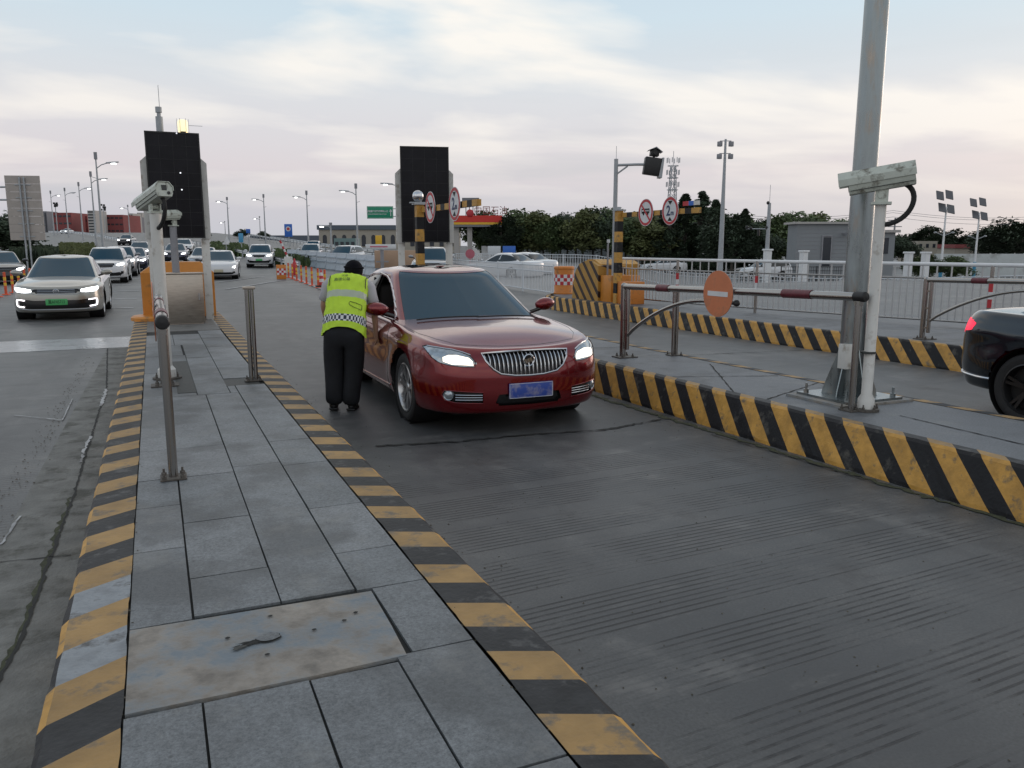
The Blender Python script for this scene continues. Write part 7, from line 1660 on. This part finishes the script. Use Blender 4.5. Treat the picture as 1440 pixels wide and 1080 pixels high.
# ---- masts
b = spot(1014, 62); zt_ = zat(1024, 174, 62); t = thing('floodlight_mast', 'tall slim floodlight mast with four small lamps over the trees', 'mast', b); q = MB(); q.tube([b, b + Vector((0, 0, zt_ * .5)), b + Vector((0, 0, zt_))], [.22, .16, .08], 12); build('pole', q, M['galv_far'], t)
rr = Vector((math.cos(YAW), -math.sin(YAW), 0))
for k, z in enumerate((zt_ - .25, zt_ - 1.15)):
    for s in (-1, 1):
        c = b + Vector((0, 0, z)) + rr * s * .42; q = MB(); q.cyl(b + Vector((0, 0, z + .12)), c + Vector((0, 0, .12)), .03, n=6); q.box(c.x - .16, c.x + .16, c.y - .12, c.y + .12, c.z - .28, c.z + .08, bev=.02); build('floodlight', q, M['grey_post'], t)
b = spot(1079, 56); zt_ = zat(1083, 262, 56); t = thing('surveillance_mast', 'camera mast with a side arm and whip antenna left of the grey building', 'mast', b); q = MB(); q.tube([b, b + Vector((0, 0, zt_))], [.17, .11], 12); q.cyl(b + Vector((0, 0, zt_)), b + Vector((0, 0, zt_ + 1.2)), .015, n=6); build('pole', q, M['galv_far'], t)
za = zat(1080, 299, 56); q = MB(); q.cyl(b + Vector((0, 0, za)), b + Vector((0, 0, za + .02)) - rr * 1.5, .035, n=8); build('arm', q, M['galv_far'], t)
for i, (dx, dz) in enumerate(((-1.45, .12), (-1.2, .05), (-.65, -.30), (-.1, .1), (-.1, 1.75))): q = MB(); c = b + Vector((0, 0, za + dz)) + rr * dx; q.ellip(c, (.10, .12, .12)) if i != 2 else q.cyl(c + Vector((0, 0, -.15)), c + Vector((0, 0, .3)), .09, n=10); build('camera', q, M['black'], t)
b = spot(943, 170); zt_ = zat(943, 212, 170); t = thing('lattice_tower', 'steel lattice radio tower with three antenna rings behind the dark evergreens', 'tower', b); q = MB(); hz_ = zt_ - 2
def leg(z, k): r_ = 1.7 * (1 - z / zt_ * .72); a = math.pi / 2 * k + .5; return b + Vector((r_ * math.cos(a), r_ * math.sin(a), z))
nl = 14
for k in range(4):
    q.tube([leg(0, k), leg(hz_ * .5, k), leg(hz_, k)], .09, 5)
    for i in range(nl): q.cyl(leg(hz_ * i / nl, k), leg(hz_ * (i + 1) / nl, k + 1), .045, n=4, cap=False); q.cyl(leg(hz_ * i / nl, k + 1), leg(hz_ * (i + 1) / nl, k), .045, n=4, cap=False)
build('frame', q, M['galv_far'], t, smooth=0)
for z in (hz_, hz_ - 2.4, hz_ - 4.8):
    q = MB(); q.lathe([(1.05, 0), (1.15, 0), (1.15, .12), (1.05, .12)], b + Vector((0, 0, z)), 16, closed=True); build('platform', q, M['galv_far'], t)
    for k in range(8): a = math.pi / 4 * k; c = b + Vector((1.3 * math.cos(a), 1.3 * math.sin(a), z)); q = MB(); q.box(c.x - .06, c.x + .06, c.y - .06, c.y + .06, z - .4, z + .6); build('antenna_panel', q, M['galv_far'], t)
q = MB(); q.cyl(b + Vector((0, 0, hz_)), b + Vector((0, 0, zt_ + 1)), .06, n=6); build('spire', q, M['galv_far'], t)
for px, pt, y1, dp, lb in ((1326, 1335, 267, 66, 'solar lamp with four tilted panels, the left of two'), (1373, 1380, 277, 72, 'solar lamp with four tilted panels, the right of two')):
    b = spot(px, dp); u_ = dp / 1130.; t = thing('solar_lamp', lb, 'street lamp', b, group='solar street lamps at the right'); q = MB(); top = D(px + 3, y1 + 4, dp); q.tube([b, b + Vector((0, 0, top.z))], [.10, .06], 10); build('pole', q, M['white'], t)
    q = MB(); q.cyl(b, b + Vector((0, 0, 1.4)), .14, n=12); build('blue_foot', q, mat('cyan_paint', (.05, .25, .40), .5) if 'cyan_paint' not in bpy.data.materials else bpy.data.materials['cyan_paint'], t)
    for i, (dx, dz) in enumerate(((-6, 5), (7, 4), (-3, 22), (9, 24))):
        c = D(px + dx + 2, y1 + dz + 3, dp); q = MB(); Mx = Matrix.Translation(c) @ Matrix.Rotation(-YAW, 4, 'Z') @ Matrix.Rotation(R(12), 4, 'Y') @ Matrix.Rotation(R(-35), 4, 'X'); q.box(-.30, .30, -.03, .03, -.42, .42); q.xf(Mx); build('solar_panel', q, mat('solar_cell', (.09, .09, .10), .3) if 'solar_cell' not in bpy.data.materials else bpy.data.materials['solar_cell'], t)
    for s in (-1, 1): q = MB(); c = b + Vector((0, 0, top.z - 2.3)); q.cyl(c, c + rr * s * .6 + Vector((0, 0, .25)), .03, n=6); q.ellip(c + rr * s * .7 + Vector((0, 0, .27)), (.16, .12, .07)); build('lamp_arm', q, M['galv_far'], t)
b = spot(1256, 105); t = thing('utility_pole', 'utility pole with cross arms right of the post camera', 'utility pole', b); zt_ = zat(1256, 294, 105); q = MB(); q.cyl(b, b + Vector((0, 0, zt_)), .14, .10); build('pole', q, M['grey_post'], t)
for z in (zt_ - .3, zt_ - 1.1): q = MB(); q.cyl(b + Vector((0, 0, z)) - rr * .9, b + Vector((0, 0, z)) + rr * .9, .06, n=6); build('cross_arm', q, M['grey_post'], t)
for i, (y0, y1_) in enumerate(((296, 300), (299, 303), (305, 309))):
    a = D(1256, y0, 105); c = D(1500, y1_, 118); a2 = D(1000, y0 + 2, 110); q = MB()
    for (u, v) in ((a2, a), (a, c)): q.tube([u.lerp(v, k / 10) - Vector((0, 0, .8 * (1 - (2 * k / 10 - 1) ** 2))) for k in range(11)], .022, 4)
    tag(build('overhead_wire', q, M['grey_post']), ['topmost', 'middle', 'lowest'][i] + ' thin overhead wire crossing behind the solar lamps', 'wire')
# signal gantries far left
for i, (px, y, dp) in enumerate(((83, 288, 200), (150, 291, 200))):
    b = spot(px, dp); t = thing('signal_rig', ['dark cluster of signal lamps above the left red hall', 'dark cluster of signal lamps above the right red hall'][i], 'signal', b); c = D(px, y, dp); q = MB(); q.cyl(b, (b.x, b.y, c.z), .10, n=6); build('post', q, M['galv_far'], t); q = MB()
    rnd = random.Random(i)
    for k in range(7): o_ = rr * rnd.uniform(-.6, .6) + Vector((0, 0, rnd.uniform(-.7, .7))); e_ = Vector((b.x, b.y, c.z)) + o_; q.box(e_.x - .22, e_.x + .22, e_.y - .2, e_.y + .2, e_.z - .22, e_.z + .22)
    build('lamp_cluster', q, M['black'], t)
p = spot(12, 90)
q = MB(); a = D(-40, 263, 90); b = D(14, 263, 90); q.cyl(a, b, .10, n=8); a = D(-40, 281, 90); b = D(14, 281, 90); q.cyl(a, b, .10, n=8); b = D(11, 262, 90); q.cyl((b.x, b.y, 0), b, .16, n=10); tag(build('gantry', q, M['galv_far']), 'grey double bar gantry end at the left picture edge above the dark tree', 'gantry')
